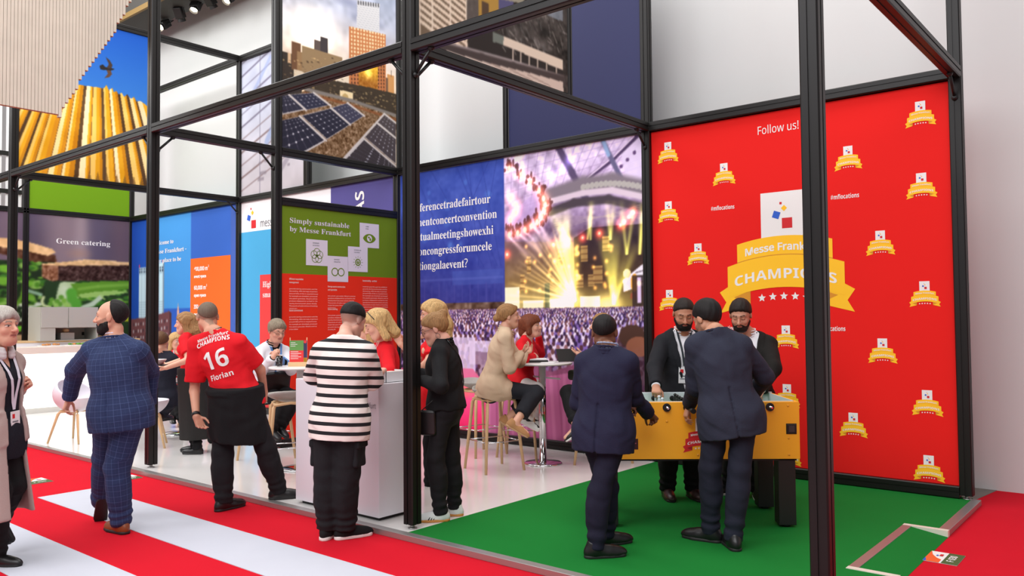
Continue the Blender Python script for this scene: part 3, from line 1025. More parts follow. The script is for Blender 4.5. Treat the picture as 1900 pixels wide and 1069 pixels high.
def person(label, J, H, skin, body_h=.006, w=1.0, belly=0.0, bust=0.0, hands=None, **o):
    base = np.array([J['pel'][0], J['pel'][1], o.get('z', 0.0)])
    g = Fig(J, base, H, w, belly, bust)
    hd = {sd: default_hand(g, sd) for sd in 'LR'}
    for sd, spec in (hands(g) if hands else {}).items():
        D = hd[sd]
        if 'd' in spec: D[0] = _n(spec['d'])
        if 'n' in spec:
            n = np.array(spec['n'], float); D[1] = _n(n - D[0] * (n @ D[0]))
        elif 'd' in spec:
            n = D[1]; D[1] = _n(n - D[0] * (n @ D[0]))
        D[2] = np.cross(D[1], D[0]) * (1 if sd == 'L' else -1)
        if 'curl' in spec: D[3] = spec['curl']
        if 'spread' in spec: D[4] = spec['spread']
        if 'thumb' in spec: D[5] = spec['thumb']
    fn = body_fn(g, hd)
    V, Q = sdf_mesh(fn, g.lo, g.hi, body_h, 1)
    me = np_mesh(V, Q)
    o['skin'] = skin
    set_color(me, 'Col', skin_paint(V, g, o))
    root = link('person', me, skin_mat())
    root.location = base
    tag(root, label, 'person')
    g.root = root; g.hands = hd
    return g
# ================================================================== POSES (joint positions in metres)
JOINTS = {
'checked': dict(aR=(-1.755, -1.335, 0.044), pel=(-1.733, -1.355, 0.879), nk=(-1.758, -1.401, 1.414), hL=(-1.806, -1.406, 0.879), hR=(-1.661, -1.305, 0.879), sL=(-1.903, -1.496, 1.321), sR=(-1.605, -1.289, 1.321), hd=(-1.769, -1.417, 1.584), eL=(-2.180, -1.502, 1.170), wL=(-2.321, -1.487, 0.945), kL=(-2.011, -1.341, 0.494), aL=(-2.244, -1.270, 0.126), fL=(-0.469, 0.173, -0.866), eR=(-1.799, -1.107, 1.153), wR=(-1.834, -1.092, 0.889), kR=(-1.749, -1.373, 0.453), fR=(-0.997, -0.082, 0.000), fd=(-0.697, -0.715, -0.052), fb=(-0.569, 0.822, 0.000), fs=(-0.569, 0.822, 0.000)),
'grey': dict(aR=(-1.576, -2.221, 0.039), pel=(-1.553, -2.238, 0.820), nk=(-1.543, -2.254, 1.362), hL=(-1.600, -2.170, 0.820), hR=(-1.507, -2.306, 0.820), sL=(-1.632, -2.126, 1.275), sR=(-1.458, -2.377, 1.275), hd=(-1.506, -2.231, 1.524), eL=(-1.812, -2.105, 1.044), wL=(-1.571, -2.095, 1.103), kL=(-1.565, -2.125, 0.472), aL=(-1.874, -2.101, 0.200), fL=(0.528, 0.366, -0.766), eR=(-1.474, -2.382, 1.085), wR=(-1.485, -2.382, 0.863), kR=(-1.490, -2.242, 0.459), fR=(0.822, 0.569, 0.000), fd=(0.909, 0.418, 0.000), fb=(0.822, 0.569, 0.000), fs=(0.822, 0.569, 0.000)),
'waitress': dict(aL=(-4.570, 0.809, 0.079), aR=(-4.399, 0.741, 0.079), pel=(-4.500, 0.726, 0.866), nk=(-4.494, 0.706, 1.407), hL=(-4.453, 0.658, 0.866), hR=(-4.547, 0.793, 0.866), sL=(-4.408, 0.583, 1.320), sR=(-4.582, 0.835, 1.320), hd=(-4.544, 0.659, 1.515), eL=(-4.217, 0.531, 1.103), wL=(-4.407, 0.377, 1.020), kL=(-4.493, 0.731, 0.458), fL=(-0.769, -0.639, -0.000), eR=(-4.769, 0.817, 1.093), wR=(-4.950, 0.669, 1.024), kR=(-4.469, 0.751, 0.477), fR=(-0.769, -0.639, -0.000), fd=(-0.766, -0.636, -0.087), fb=(-0.822, -0.569, 0.000), fs=(-0.822, -0.569, 0.000)),
'florian': dict(aL=(-1.797, -0.466, 0.044), aR=(-1.630, -0.045, 0.084), pel=(-1.785, -0.352, 0.872), nk=(-1.884, -0.506, 1.443), hL=(-1.857, -0.402, 0.872), hR=(-1.712, -0.302, 0.872), sL=(-2.018, -0.585, 1.354), sR=(-1.719, -0.378, 1.354), hd=(-2.044, -0.480, 1.581), eL=(-2.049, -0.592, 0.950), wL=(-1.879, -0.670, 0.760), kL=(-1.833, -0.457, 0.425), fL=(-0.082, 0.997, 0.000), eR=(-1.724, -0.167, 1.120), wR=(-1.838, -0.049, 0.910), kR=(-1.637, -0.164, 0.451), fR=(0.505, 0.863, 0.000), fd=(-0.881, 0.326, -0.342), fb=(-0.569, 0.822, 0.000), fs=(-0.569, 0.822, 0.000)),
'glasses': dict(pel=(-3.437, 1.035, 0.765), nk=(-3.376, 1.062, 1.269), hL=(-3.429, 1.116, 0.765), hR=(-3.444, 0.954, 0.765), sL=(-3.372, 1.208, 1.183), sR=(-3.400, 0.907, 1.183), hd=(-3.261, 1.040, 1.425), eL=(-3.158, 1.150, 0.996), wL=(-3.098, 0.957, 1.137), kL=(-3.028, 1.108, 0.699), aL=(-2.889, 0.830, 0.437), fL=(0.940, -0.005, -0.342), eR=(-3.209, 0.804, 0.991), wR=(-3.018, 0.823, 1.145), kR=(-3.052, 0.994, 0.666), aR=(-2.874, 0.722, 0.422), fR=(0.940, -0.005, -0.342), fd=(0.930, -0.136, -0.342), fb=(0.996, -0.092, 0.000), fs=(0.996, -0.092, 0.000)),
'striped': dict(aL=(-0.399, -0.471, 0.042), aR=(-0.293, -0.389, 0.042), pel=(-0.302, -0.430, 0.825), nk=(-0.294, -0.396, 1.403), hL=(-0.380, -0.466, 0.825), hR=(-0.224, -0.394, 0.825), sL=(-0.439, -0.483, 1.312), sR=(-0.152, -0.319, 1.312), hd=(-0.363, -0.260, 1.544), eL=(-0.650, -0.394, 1.105), wL=(-0.793, -0.179, 1.136), kL=(-0.384, -0.483, 0.427), fL=(-0.495, 0.869, 0.000), eR=(-0.240, -0.172, 1.056), wR=(-0.390, 0.027, 1.131), kR=(-0.256, -0.408, 0.431), fR=(0.347, 0.938, 0.000), fd=(-0.074, 0.903, -0.423), fb=(-0.418, 0.909, 0.000), fs=(-0.495, 0.869, 0.000)),
'clerk': dict(pel=(-0.977, 0.605, 0.792), nk=(-0.964, 0.589, 1.359), hL=(-0.910, 0.557, 0.792), hR=(-1.044, 0.652, 0.792), sL=(-0.841, 0.503, 1.272), sR=(-1.091, 0.680, 1.272), hd=(-0.926, 0.458, 1.503), eL=(-0.648, 0.351, 1.111), wL=(-0.585, 0.112, 1.084), kL=(-0.923, 0.543, 0.438), aL=(-0.940, 0.545, 0.088), fL=(-0.578, -0.816, -0.000), eR=(-1.286, 0.774, 1.073), wR=(-1.177, 0.554, 1.032), kR=(-1.008, 0.680, 0.412), aR=(-1.015, 0.691, 0.054), fR=(-0.578, -0.816, -0.000), fd=(-0.571, -0.673, -0.469), fb=(-0.578, -0.816, -0.000), fs=(-0.578, -0.816, -0.000)),
'clerk2': dict(pel=(-2.000, 1.317, 0.774), nk=(-1.985, 1.306, 1.283), hL=(-1.923, 1.289, 0.774), hR=(-2.076, 1.345, 0.774), sL=(-1.846, 1.255, 1.196), sR=(-2.129, 1.360, 1.196), hd=(-2.007, 1.282, 1.404), eL=(-1.829, 1.278, 1.014), wL=(-1.707, 1.068, 0.978), kL=(-1.943, 1.268, 0.464), aL=(-1.952, 1.275, 0.136), fL=(-0.347, -0.938, -0.000), eR=(-2.189, 1.319, 0.998), wR=(-1.981, 1.195, 0.959), kR=(-2.018, 1.389, 0.445), aR=(-2.019, 1.404, 0.111), fR=(-0.347, -0.938, -0.000), fd=(-0.743, -0.617, -0.259), fb=(-0.347, -0.938, -0.000), fs=(-0.347, -0.938, -0.000)),
'hostess': dict(pel=(-1.009, 1.227, 0.820), nk=(-0.971, 1.230, 1.443), hL=(-0.948, 1.166, 0.820), hR=(-1.070, 1.288, 0.820), sL=(-0.864, 1.116, 1.351), sR=(-1.089, 1.343, 1.351), hd=(-0.998, 1.201, 1.590), eL=(-0.747, 0.903, 1.162), wL=(-0.842, 0.828, 1.076), kL=(-0.968, 1.149, 0.405), aL=(-0.980, 1.157, 0.005), fL=(-0.711, -0.703, -0.000), eR=(-1.232, 1.234, 1.152), wR=(-1.348, 1.131, 1.298), kR=(-1.045, 1.310, 0.378), aR=(-1.057, 1.319, -0.031), fR=(-0.711, -0.703, -0.000), fd=(-0.730, -0.651, -0.208), fb=(-0.711, -0.703, -0.000), fs=(-0.711, -0.703, -0.000)),
'blackw': dict(aL=(0.014, 0.276, 0.078), aR=(-0.023, 0.470, 0.078), pel=(0.011, 0.350, 0.856), nk=(0.010, 0.326, 1.366), hL=(0.052, 0.279, 0.856), hR=(-0.029, 0.421, 0.856), sL=(0.086, 0.198, 1.280), sR=(-0.065, 0.462, 1.280), hd=(-0.042, 0.278, 1.467), eL=(0.228, 0.074, 1.057), wL=(-0.016, 0.101, 1.084), kL=(0.006, 0.235, 0.485), fL=(-0.711, -0.703, -0.000), eR=(-0.273, 0.469, 1.075), wR=(-0.356, 0.398, 1.119), kR=(-0.016, 0.435, 0.455), fR=(-0.869, -0.495, 0.000), fd=(-0.692, -0.617, -0.375), fb=(-0.869, -0.495, 0.000), fs=(-0.869, -0.495, 0.000)),
'beige': dict(pel=(-1.020, 2.063, 0.834), nk=(-0.892, 2.141, 1.426), hL=(-1.078, 2.122, 0.834), hR=(-0.961, 2.004, 0.834), sL=(-1.019, 2.240, 1.341), sR=(-0.802, 2.020, 1.341), hd=(-0.863, 2.160, 1.564), eL=(-0.869, 2.344, 1.088), wL=(-0.986, 2.553, 1.166), kL=(-0.718, 2.399, 0.780), aL=(-0.939, 2.228, 0.517), fL=(0.712, 0.493, -0.500), eR=(-0.752, 2.037, 1.042), wR=(-0.766, 2.244, 1.184), kR=(-0.602, 2.278, 0.785), aR=(-0.607, 1.947, 0.533), fR=(0.712, 0.493, -0.500), fd=(0.673, 0.740, 0.000), fb=(0.711, 0.703, 0.000), fs=(0.711, 0.703, 0.000)),
'bob': dict(pel=(-1.233, 2.796, 0.841), nk=(-1.163, 2.831, 1.330), hL=(-1.260, 2.872, 0.841), hR=(-1.206, 2.720, 0.841), sL=(-1.226, 2.966, 1.245), sR=(-1.125, 2.685, 1.245), hd=(-1.128, 2.855, 1.454), eL=(-1.281, 3.224, 1.132), wL=(-1.229, 3.121, 1.346), kL=(-1.328, 3.248, 0.719), aL=(-1.216, 3.001, 0.424), fL=(0.853, 0.306, -0.423), eR=(-0.951, 2.508, 1.100), wR=(-1.006, 2.743, 1.123), kR=(-0.835, 2.576, 0.783), aR=(-0.732, 2.280, 0.532), fR=(0.853, 0.306, -0.423), fd=(0.909, 0.418, 0.000), fb=(0.941, 0.337, 0.000), fs=(0.941, 0.337, 0.000)),
'seated': dict(pel=(-0.315, 3.040, 0.786), nk=(-0.308, 3.022, 1.310), hL=(-0.260, 2.979, 0.786), hR=(-0.370, 3.102, 0.786), sL=(-0.208, 2.911, 1.223), sR=(-0.411, 3.139, 1.223), hd=(-0.309, 3.015, 1.458), eL=(-0.194, 2.684, 1.037), wL=(-0.258, 2.625, 1.158), kL=(-0.485, 2.634, 0.774), aL=(-0.266, 2.472, 0.466), fL=(-0.630, -0.523, -0.574), eR=(-0.590, 3.249, 1.017), wR=(-0.659, 3.185, 1.136), kR=(-0.778, 3.079, 0.736), aR=(-0.673, 3.086, 0.338), fR=(-0.697, -0.579, -0.423), fd=(-0.711, -0.703, 0.000), fb=(-0.747, -0.665, -0.000), fs=(-0.747, -0.665, -0.000)),
'navyleft': dict(aL=(1.366, 0.507, 0.079), aR=(1.474, 0.229, 0.079), pel=(1.454, 0.363, 0.796), nk=(1.465, 0.398, 1.330), hL=(1.374, 0.342, 0.796), hR=(1.534, 0.384, 0.796), sL=(1.319, 0.354, 1.243), sR=(1.608, 0.430, 1.243), hd=(1.367, 0.525, 1.446), eL=(1.234, 0.396, 0.965), wL=(1.486, 0.550, 0.941), kL=(1.425, 0.452, 0.405), fL=(0.505, 0.863, 0.000), eR=(1.551, 0.591, 1.003), wR=(1.547, 0.803, 0.873), kR=(1.478, 0.267, 0.418), fR=(0.647, 0.763, 0.000), fd=(-0.409, 0.889, -0.208), fb=(-0.254, 0.967, 0.000), fs=(-0.254, 0.967, 0.000)),
'bearded': dict(aL=(1.160, 2.175, 0.083), aR=(0.989, 2.045, 0.083), pel=(1.106, 2.100, 0.854), nk=(1.116, 2.119, 1.411), hL=(1.168, 2.162, 0.854), hR=(1.044, 2.039, 0.854), sL=(1.233, 2.234, 1.319), sR=(0.995, 1.998, 1.319), hd=(1.192, 2.009, 1.573), eL=(1.358, 2.017, 1.133), wL=(1.411, 1.836, 0.949), kL=(1.179, 2.161, 0.468), fL=(0.763, -0.647, 0.000), eR=(1.045, 1.757, 1.128), wR=(1.166, 1.567, 0.991), kR=(1.024, 2.029, 0.470), fR=(0.639, -0.769, -0.000), fd=(0.503, -0.726, -0.469), fb=(0.703, -0.711, 0.000), fs=(0.703, -0.711, 0.000)),
'suitfront': dict(aL=(1.883, 1.027, 0.083), aR=(2.084, 0.957, 0.083), pel=(2.054, 1.014, 0.888), nk=(1.968, 0.986, 1.436), hL=(1.978, 0.970, 0.888), hR=(2.130, 1.057, 0.888), sL=(1.856, 0.903, 1.345), sR=(2.108, 1.077, 1.345), hd=(1.839, 1.121, 1.531), eL=(1.796, 1.009, 1.058), wL=(1.660, 1.177, 0.907), kL=(1.919, 0.968, 0.517), fL=(-0.997, -0.082, 0.000), eR=(2.190, 1.282, 1.125), wR=(2.024, 1.407, 0.963), kR=(2.117, 0.994, 0.521), fR=(-0.639, 0.769, 0.000), fd=(-0.850, 0.314, -0.423), fb=(-0.495, 0.869, 0.000), fs=(-0.569, 0.822, 0.000)),
'beardright': dict(aL=(1.595, 2.508, 0.083), aR=(1.340, 2.509, 0.083), pel=(1.523, 2.520, 0.834), nk=(1.518, 2.532, 1.391), hL=(1.602, 2.556, 0.834), hR=(1.443, 2.483, 0.834), sL=(1.674, 2.601, 1.299), sR=(1.364, 2.458, 1.299), hd=(1.521, 2.401, 1.555), eL=(1.801, 2.388, 1.110), wL=(1.781, 2.182, 0.947), kL=(1.582, 2.499, 0.463), fL=(0.495, -0.869, -0.000), eR=(1.417, 2.245, 1.078), wR=(1.525, 2.060, 0.925), kR=(1.409, 2.492, 0.448), fR=(-0.347, -0.938, -0.000), fd=(0.230, -0.877, -0.423), fb=(0.418, -0.909, -0.000), fs=(0.418, -0.909, -0.000)),
'dinerman': dict(pel=(-5.787, 1.046, 0.518), nk=(-5.774, 1.028, 1.127), hL=(-5.867, 1.017, 0.518), hR=(-5.706, 1.075, 0.518), sL=(-5.926, 0.977, 1.036), sR=(-5.626, 1.084, 1.036), hd=(-5.792, 1.007, 1.274), eL=(-6.151, 1.096, 0.865), wL=(-6.325, 1.287, 0.862), kL=(-6.230, 1.242, 0.476), aL=(-5.907, 1.007, 0.319), fL=(-0.337, 0.941, 0.000), eR=(-5.857, 1.241, 0.910), wR=(-6.096, 1.336, 0.882), kR=(-6.057, 1.319, 0.487), aR=(-5.793, 1.022, 0.325), fR=(-0.337, 0.941, 0.000), fd=(-0.693, 0.700, -0.174), fb=(-0.337, 0.941, 0.000), fs=(-0.337, 0.941, 0.000)),
'dinerwoman': dict(pel=(-7.274, 2.021, 0.527), nk=(-7.258, 2.009, 1.080), hL=(-7.246, 2.098, 0.527), hR=(-7.302, 1.945, 0.527), sL=(-7.208, 2.153, 0.993), sR=(-7.313, 1.870, 0.993), hd=(-7.272, 1.991, 1.234), eL=(-7.212, 2.158, 0.805), wL=(-7.018, 2.010, 0.780), kL=(-6.874, 1.934, 0.514), aL=(-6.920, 1.755, 0.134), fL=(0.938, -0.347, 0.000), eR=(-7.305, 1.884, 0.817), wR=(-7.068, 1.828, 0.789), kR=(-6.924, 1.796, 0.522), aR=(-6.787, 1.808, 0.139), fR=(0.938, -0.347, 0.000), fd=(0.985, -0.005, -0.174), fb=(0.938, -0.347, 0.000), fs=(0.938, -0.347, 0.000)),
}
# ================================================================== PRINTED WALLS AND BANNERS
class Canvas:
    """numpy picture in metres: a to the right, b upwards; stored as point colours of a fine grid"""
    def __init__(s, a0, a1, b0, b1, res, base=(255, 255, 255)):
        s.a0, s.a1, s.b0, s.b1 = a0, a1, b0, b1
        s.nx = int(round((a1 - a0) / res)) + 1; s.ny = int(round((b1 - b0) / res)) + 1
        s.A, s.B = np.meshgrid(np.linspace(a0, a1, s.nx), np.linspace(b0, b1, s.ny))
        s.I = np.zeros((s.ny, s.nx, 3)) + np.array(base, float)
    def _mix(s, m, col, al=1.0):
        m = np.clip(m * al, 0, 1)[..., None]
        s.I = s.I * (1 - m) + np.asarray(col, float) * m
    def inside(s, pts):
        m = np.zeros(s.A.shape, bool)
        n = len(pts)
        for i in range(n):
            x0, y0 = pts[i]; x1, y1 = pts[(i + 1) % n]
            if y0 == y1: continue
            c = ((s.B < y0) != (s.B < y1)) & (s.A < (x1 - x0) * (s.B - y0) / (y1 - y0) + x0)
            m ^= c
        return m
    def poly(s, pts, col, al=1.0):
        m = s.inside(pts); s._mix(m.astype(float), col, al); return m
    def rect(s, a0, a1, b0, b1, col, al=1.0):
        s._mix(((s.A >= a0) & (s.A <= a1) & (s.B >= b0) & (s.B <= b1)).astype(float), col, al)
    def grad(s, pts_cols, axis='b', al=1.0, m=None):
        X = s.B if axis == 'b' else s.A
        k = [p for p, _ in pts_cols]
        C = np.stack([np.interp(X, k, [c[i] for _, c in pts_cols]) for i in range(3)], -1)
        mm = np.ones(X.shape) * al if m is None else m.astype(float) * al
        s.I = s.I * (1 - mm[..., None]) + C * mm[..., None]
    def disc(s, a, b, r, col, al=1.0, soft=0.0, ry=None):
        ry = ry or r
        d = np.sqrt(((s.A - a) / r) ** 2 + ((s.B - b) / ry) ** 2)
        s._mix(np.clip((1 - d) / max(soft, 1e-3) + .0, 0, 1) if soft else (d < 1).astype(float), col, al)
    def glow(s, a, b, r, col, al=1.0):
        d2 = ((s.A - a) ** 2 + (s.B - b) ** 2) / r ** 2
        s.I = s.I + np.exp(-d2)[..., None] * np.asarray(col, float) * al
    def line(s, p, q, w, col, al=1.0, soft=.3):
        p = np.array(p); q = np.array(q); d = q - p; L = d @ d + 1e-9
        t = np.clip(((s.A - p[0]) * d[0] + (s.B - p[1]) * d[1]) / L, 0, 1)
        e = np.hypot(s.A - p[0] - t * d[0], s.B - p[1] - t * d[1])
        s._mix(np.clip((w / 2 - e) / (w * soft) + .5, 0, 1), col, al)
    def path(s, pts, w, col, al=1.0):
        for p, q in zip(pts[:-1], pts[1:]): s.line(p, q, w, col, al)
    def ray(s, p, q, w0, w1, col, al=1.0):
        """light beam widening from p to q, added"""
        p = np.array(p); q = np.array(q); d = q - p; L = np.linalg.norm(d); u = d / L
        t = ((s.A - p[0]) * u[0] + (s.B - p[1]) * u[1]) / L
        e = np.abs((s.A - p[0]) * -u[1] + (s.B - p[1]) * u[0])
        w = w0 + (w1 - w0) * np.clip(t, 0, 1)
        k = np.exp(-(e / w) ** 2) * (t > 0) * np.clip(1.05 - t, 0, 1) ** .7
        s.I = s.I + k[..., None] * np.asarray(col, float) * al
    def noise(s, amp, cell, seed=0, m=None, mono=True):
        r = np.random.default_rng(seed)
        ny = int((s.b1 - s.b0) / cell) + 3; nx = int((s.a1 - s.a0) / cell) + 3
        G = r.normal(size=(ny, nx, 1 if mono else 3))
        y = (s.B - s.b0) / cell; x = (s.A - s.a0) / cell
        i = y.astype(int); j = x.astype(int); fy = (y - i)[..., None]; fx = (x - j)[..., None]
        fx = fx * fx * (3 - 2 * fx); fy = fy * fy * (3 - 2 * fy)
        N = G[i, j] * (1 - fx) * (1 - fy) + G[i, j + 1] * fx * (1 - fy) + G[i + 1, j] * (1 - fx) * fy + G[i + 1, j + 1] * fx * fy
        s.I = s.I + N * amp * (1 if m is None else m[..., None])
    def quad_uv(s, p00, p10, p11, p01):
        """projective (u, v) inside a quad"""
        src = [(0, 0), (1, 0), (1, 1), (0, 1)]; dst = [p00, p10, p11, p01]
        M = []
        for (u, v), (x, y) in zip(src, dst):
            M.append([x, y, 1, 0, 0, 0, -u * x, -u * y, u]); M.append([0, 0, 0, x, y, 1, -v * x, -v * y, v])
        M = np.array(M); h = np.linalg.solve(M[:, :8], M[:, 8])
        w = h[6] * s.A + h[7] * s.B + 1
        return (h[0] * s.A + h[1] * s.B + h[2]) / w, (h[3] * s.A + h[4] * s.B + h[5]) / w, s.inside(dst)
    def build(s, name, P, m, parent=None, thick=0.02, soft=1):
        for _ in range(soft):                        # soften pixel steps
            Z_ = np.pad(s.I, ((1, 1), (1, 1), (0, 0)), mode='edge')
            Z_ = (Z_[:-2] + 2 * Z_[1:-1] + Z_[2:]) / 4
            s.I = (Z_[:, :-2] + 2 * Z_[:, 1:-1] + Z_[:, 2:]) / 4
        """grid front with colours, plus a thin body behind it"""
        a = s.A.ravel(); b = s.B.ravel()
        V = np.array(P(a, b, 0.0) if False else [P(x, y, 0.0) for x, y in ((0, 0), (1, 0), (0, 1))])
        o = np.array(V[0]); ea = np.array(V[1]) - o; eb = np.array(V[2]) - o
        W = o + a[:, None] * ea + b[:, None] * eb
        i = np.arange(s.ny * s.nx).reshape(s.ny, s.nx)
        Q = np.stack([i[:-1, :-1], i[:-1, 1:], i[1:, 1:], i[1:, :-1]], -1).reshape(-1, 4)
        me = np_mesh(W, Q, False)
        set_color(me, 'Col', lin(np.clip(s.I, 0, 255).reshape(-1, 3)))
        return link(name, me, m, parent)

# artwork coordinates: sheet units of each printed picture -> metres on its panel
SHEET = {'Yc1': [0.00260878, -3.78216e-05, -2.17208, 0.000276197, -0.00227865, 3.92393, 0.000190072, 6.41934e-06], 'Ss1': [0.00206446, 1.54637e-05, 1.4431, -0.000305607, -0.00200931, 5.43012, -0.000184927, 7.30296e-06], 'Bb1': [0.000931356, -4.26464e-06, -0.0360454, -0.000192155, -0.000677807, 3.94593, -0.000119257, 3.67864e-06], 'Qy1': [0.00248891, 3.27676e-05, -0.201908, -0.000292751, -0.00276222, 5.82708, -0.00017213, 6.51362e-06], 'Gg1': [0.00205446, 3.63762e-05, 1.12106, -0.000201671, -0.00245381, 3.56405, -0.000115464, 4.72983e-06]}
def T(pl, cr, x, y):
    h = SHEET[pl + cr]; w = h[6] * x + h[7] * y + 1
    return ((h[0] * x + h[1] * y + h[2]) / w, (h[3] * x + h[4] * y + h[5]) / w)

M_MURAL = mat('printed_textile', rough=.75, attr='Col', spec=.2)
M_REDWALL = mat('red_textile', (230, 28, 24), rough=.75, spec=.2, noise=.02, nscale=1.5)
M_LIME = mat('lime_textile', (108, 154, 20), rough=.75, spec=.2)
M_NAVYP = mat('navy_textile', (38, 42, 84), rough=.6, spec=.3)
M_WTEXT = mat('white_textile', (236, 236, 238), rough=.75, spec=.2)
M_CYAN = mat('cyan_textile', (74, 164, 212), rough=.75, spec=.2)
M_CORAL = mat('coral_textile', (222, 66, 66), rough=.75, spec=.2)
M_PURP = mat('violet_textile', (86, 80, 142), rough=.75, spec=.2)
M_OLIVP = mat('olive_textile', (104, 130, 24), rough=.75, spec=.2)
M_RORANGE = mat('red_orange_textile', (224, 46, 22), rough=.75, spec=.2)
M_DYEL = mat('dark_yellow_print', (214, 142, 28), rough=.7)
M_PALE = mat('pale_lilac_print', (214, 206, 218), rough=.7)
M_PINKW = mat('pinkish_white_print', (236, 206, 196), rough=.7)
M_TRIM = mat('silver_keder', (170, 168, 164), rough=.4, metal=.6)

def panel_box(P, a0, a1, b0, b1, m, name, parent, thick=.02):
    b = MB()
    v = [P(a, c, o) for o in (-thick, 0.0) for a, c in ((a0, b0), (a1, b0), (a1, b1), (a0, b1))]
    b.add(v, [(3, 2, 1, 0), (4, 5, 6, 7), (0, 1, 5, 4), (1, 2, 6, 5), (2, 3, 7, 6), (3, 0, 4, 7)])
    return b.build(name, m, parent)

# ---------------------------------------------------------------- red champions wall
RW = thing('champions_wall', 'big red printed wall with yellow ribbon badges behind the football table', 'printed wall', (0, 3.5, 0))
P = plane_y(0)
panel_box(P, 0.045, 2.952, 0.10, 3.55, M_REDWALL, 'red_panel', RW)
f = Flat(P, 0.0)
for r in ((.045, .052, .10, 3.55), (2.945, 2.952, .10, 3.55), (.045, 2.952, 3.543, 3.55), (.045, 2.952, .10, .106)): f.rect(*r)
f.build('keder_edge', M_TRIM, RW)

BM = [M_YELP, M_DYEL, M_WPRINT, M_REDP, M_BLUEP, M_ORANGE]
def logo_squares(f, cx, cy, k, rd=3, dz=.001):
    """four tumbling squares of the sign"""
    def sq(x, y, h, ang, mi):
        c, s_ = math.cos(ang), math.sin(ang)
        f.poly([(cx + k * (x + h * (c * a - s_ * b)), cy + k * (y + h * (s_ * a + c * b))) for a, b in ((-1, -1), (1, -1), (1, 1), (-1, 1))], mi, dz)
    sq(.18, -.28, .20, 0.0, rd); sq(-.24, .06, .135, -.35, 4); sq(.07, .30, .085, .75, 0); sq(-.06, .50, .045, -.1, rd)
def badge(parent, P, cx, zc, k, fine=True, cols=None, label=None):
    """white sign with squares over a two-tier ribbon; k = full ribbon width, zc = foot of the lower ribbon"""
    f = Flat(P, 0.0015)
    bow = lambda x: -.095 * (x / .5) ** 2            # arch of the ribbon, in units of k
    X = lambda x, y: (cx + k * x, zc + k * y)
    n = 16
    def arc(x0, x1, y0, y1, mi, dz):
        for i in range(n):
            a = x0 + (x1 - x0) * i / n; b = x0 + (x1 - x0) * (i + 1) / n
            f.add([X(a, y0 + bow(a)), X(b, y0 + bow(b)), X(b, y1 + bow(b)), X(a, y1 + bow(a))], [(0, 1, 2, 3)], mi, dz)
    f.rect(cx - k * .163, cx + k * .163, zc + k * .33, zc + k * .70, 2, 0)
    logo_squares(f, cx + k * .0, zc + k * .52, k * .19, 3, .0012)
    for sg in (-1, 1):                              # tails
        f.poly([X(sg * .50, -.029), X(sg * .40, .03), X(sg * .254, .0), X(sg * .254, -.125), X(sg * .495, -.186), X(sg * .448, -.105)][::-sg], 0, .0002)
        f.poly([X(sg * .385, -.068), X(sg * .254, -.02), X(sg * .254, -.125)][::-sg], 1, .0006)
    arc(-.3535, .3535, .20, .377, 0, .0008)
    arc(-.3535, .3535, .228, .242, 1, .0012)
    arc(-.4325, .4325, .0, .235, 0, .0014)
    wp = lambda x, y: (x, y + k * bow((x - cx) / k))
    f.text('Messe Frankfurt', cx, zc + k * .272, k * .108, 'sans' if fine else 'bold', 'CENTER', 1, 2, .0018, wp, fit=k * .585, heavy=k * .0022 if fine else 0)
    f.text('CHAMPIONS', cx, zc + k * .065, k * .150, 'bold', 'CENTER', 1, 2, .0022, wp, fit=k * .755)
    for i in range(5): f.star(cx + k * .083 * (i - 2), zc + k * (-.067 + bow(.083 * (i - 2))), k * .031, 2, .0004)
    return f.build('champions_badge', cols or BM, parent, label)
badge(RW, P, 1.478, 1.824, 1.322, True, label='large central ribbon badge')
for x, z in [(.251, 3.408), (.884, 3.10), (.246, 2.772), (.582, 2.301), (.243, 1.829), (2.720, 3.409), (2.103, 3.103), (2.713, 2.78), (2.365, 2.302), (2.716, 1.836),
             (1.489, 1.452), (2.361, 1.337), (2.714, .895), (2.095, .658), (2.713, .336), (1.488, .889), (.585, 1.337), (.90, .658), (.25, .336), (1.49, .336)]:
    badge(RW, P, x, z - .175, .25, False)
f = Flat(P, 0.002)
f.text('Follow us!', 1.24, 3.335, .168, 'sans', 'LEFT', .80)
for x, z in ((.735, 2.628), (1.938, 2.622), (.735, 1.405), (1.79, 1.402)):
    f.text('#mflocations', x, z, .088, 'bold', 'LEFT', .66)
f.build('lettering', M_WPRINT, RW)

# ---------------------------------------------------------------- concert hall wall
CW = thing('concert_wall', 'printed wall with a concert hall audience and stage lights, blue word panel at left', 'printed wall', (0, 3.5, 0))
P = plane_y(0)
c = Canvas(-3.95, -.05, .10, 3.55, .008, (150, 120, 170))
ZC = 1.66
c.grad([(ZC, (96, 74, 60)), (2.2, (66, 48, 56)), (2.7, (140, 116, 156)), (3.1, (206, 186, 222)), (3.55, (214, 198, 232))])
c.noise(16, .10, 1); c.noise(14, .04, 2)
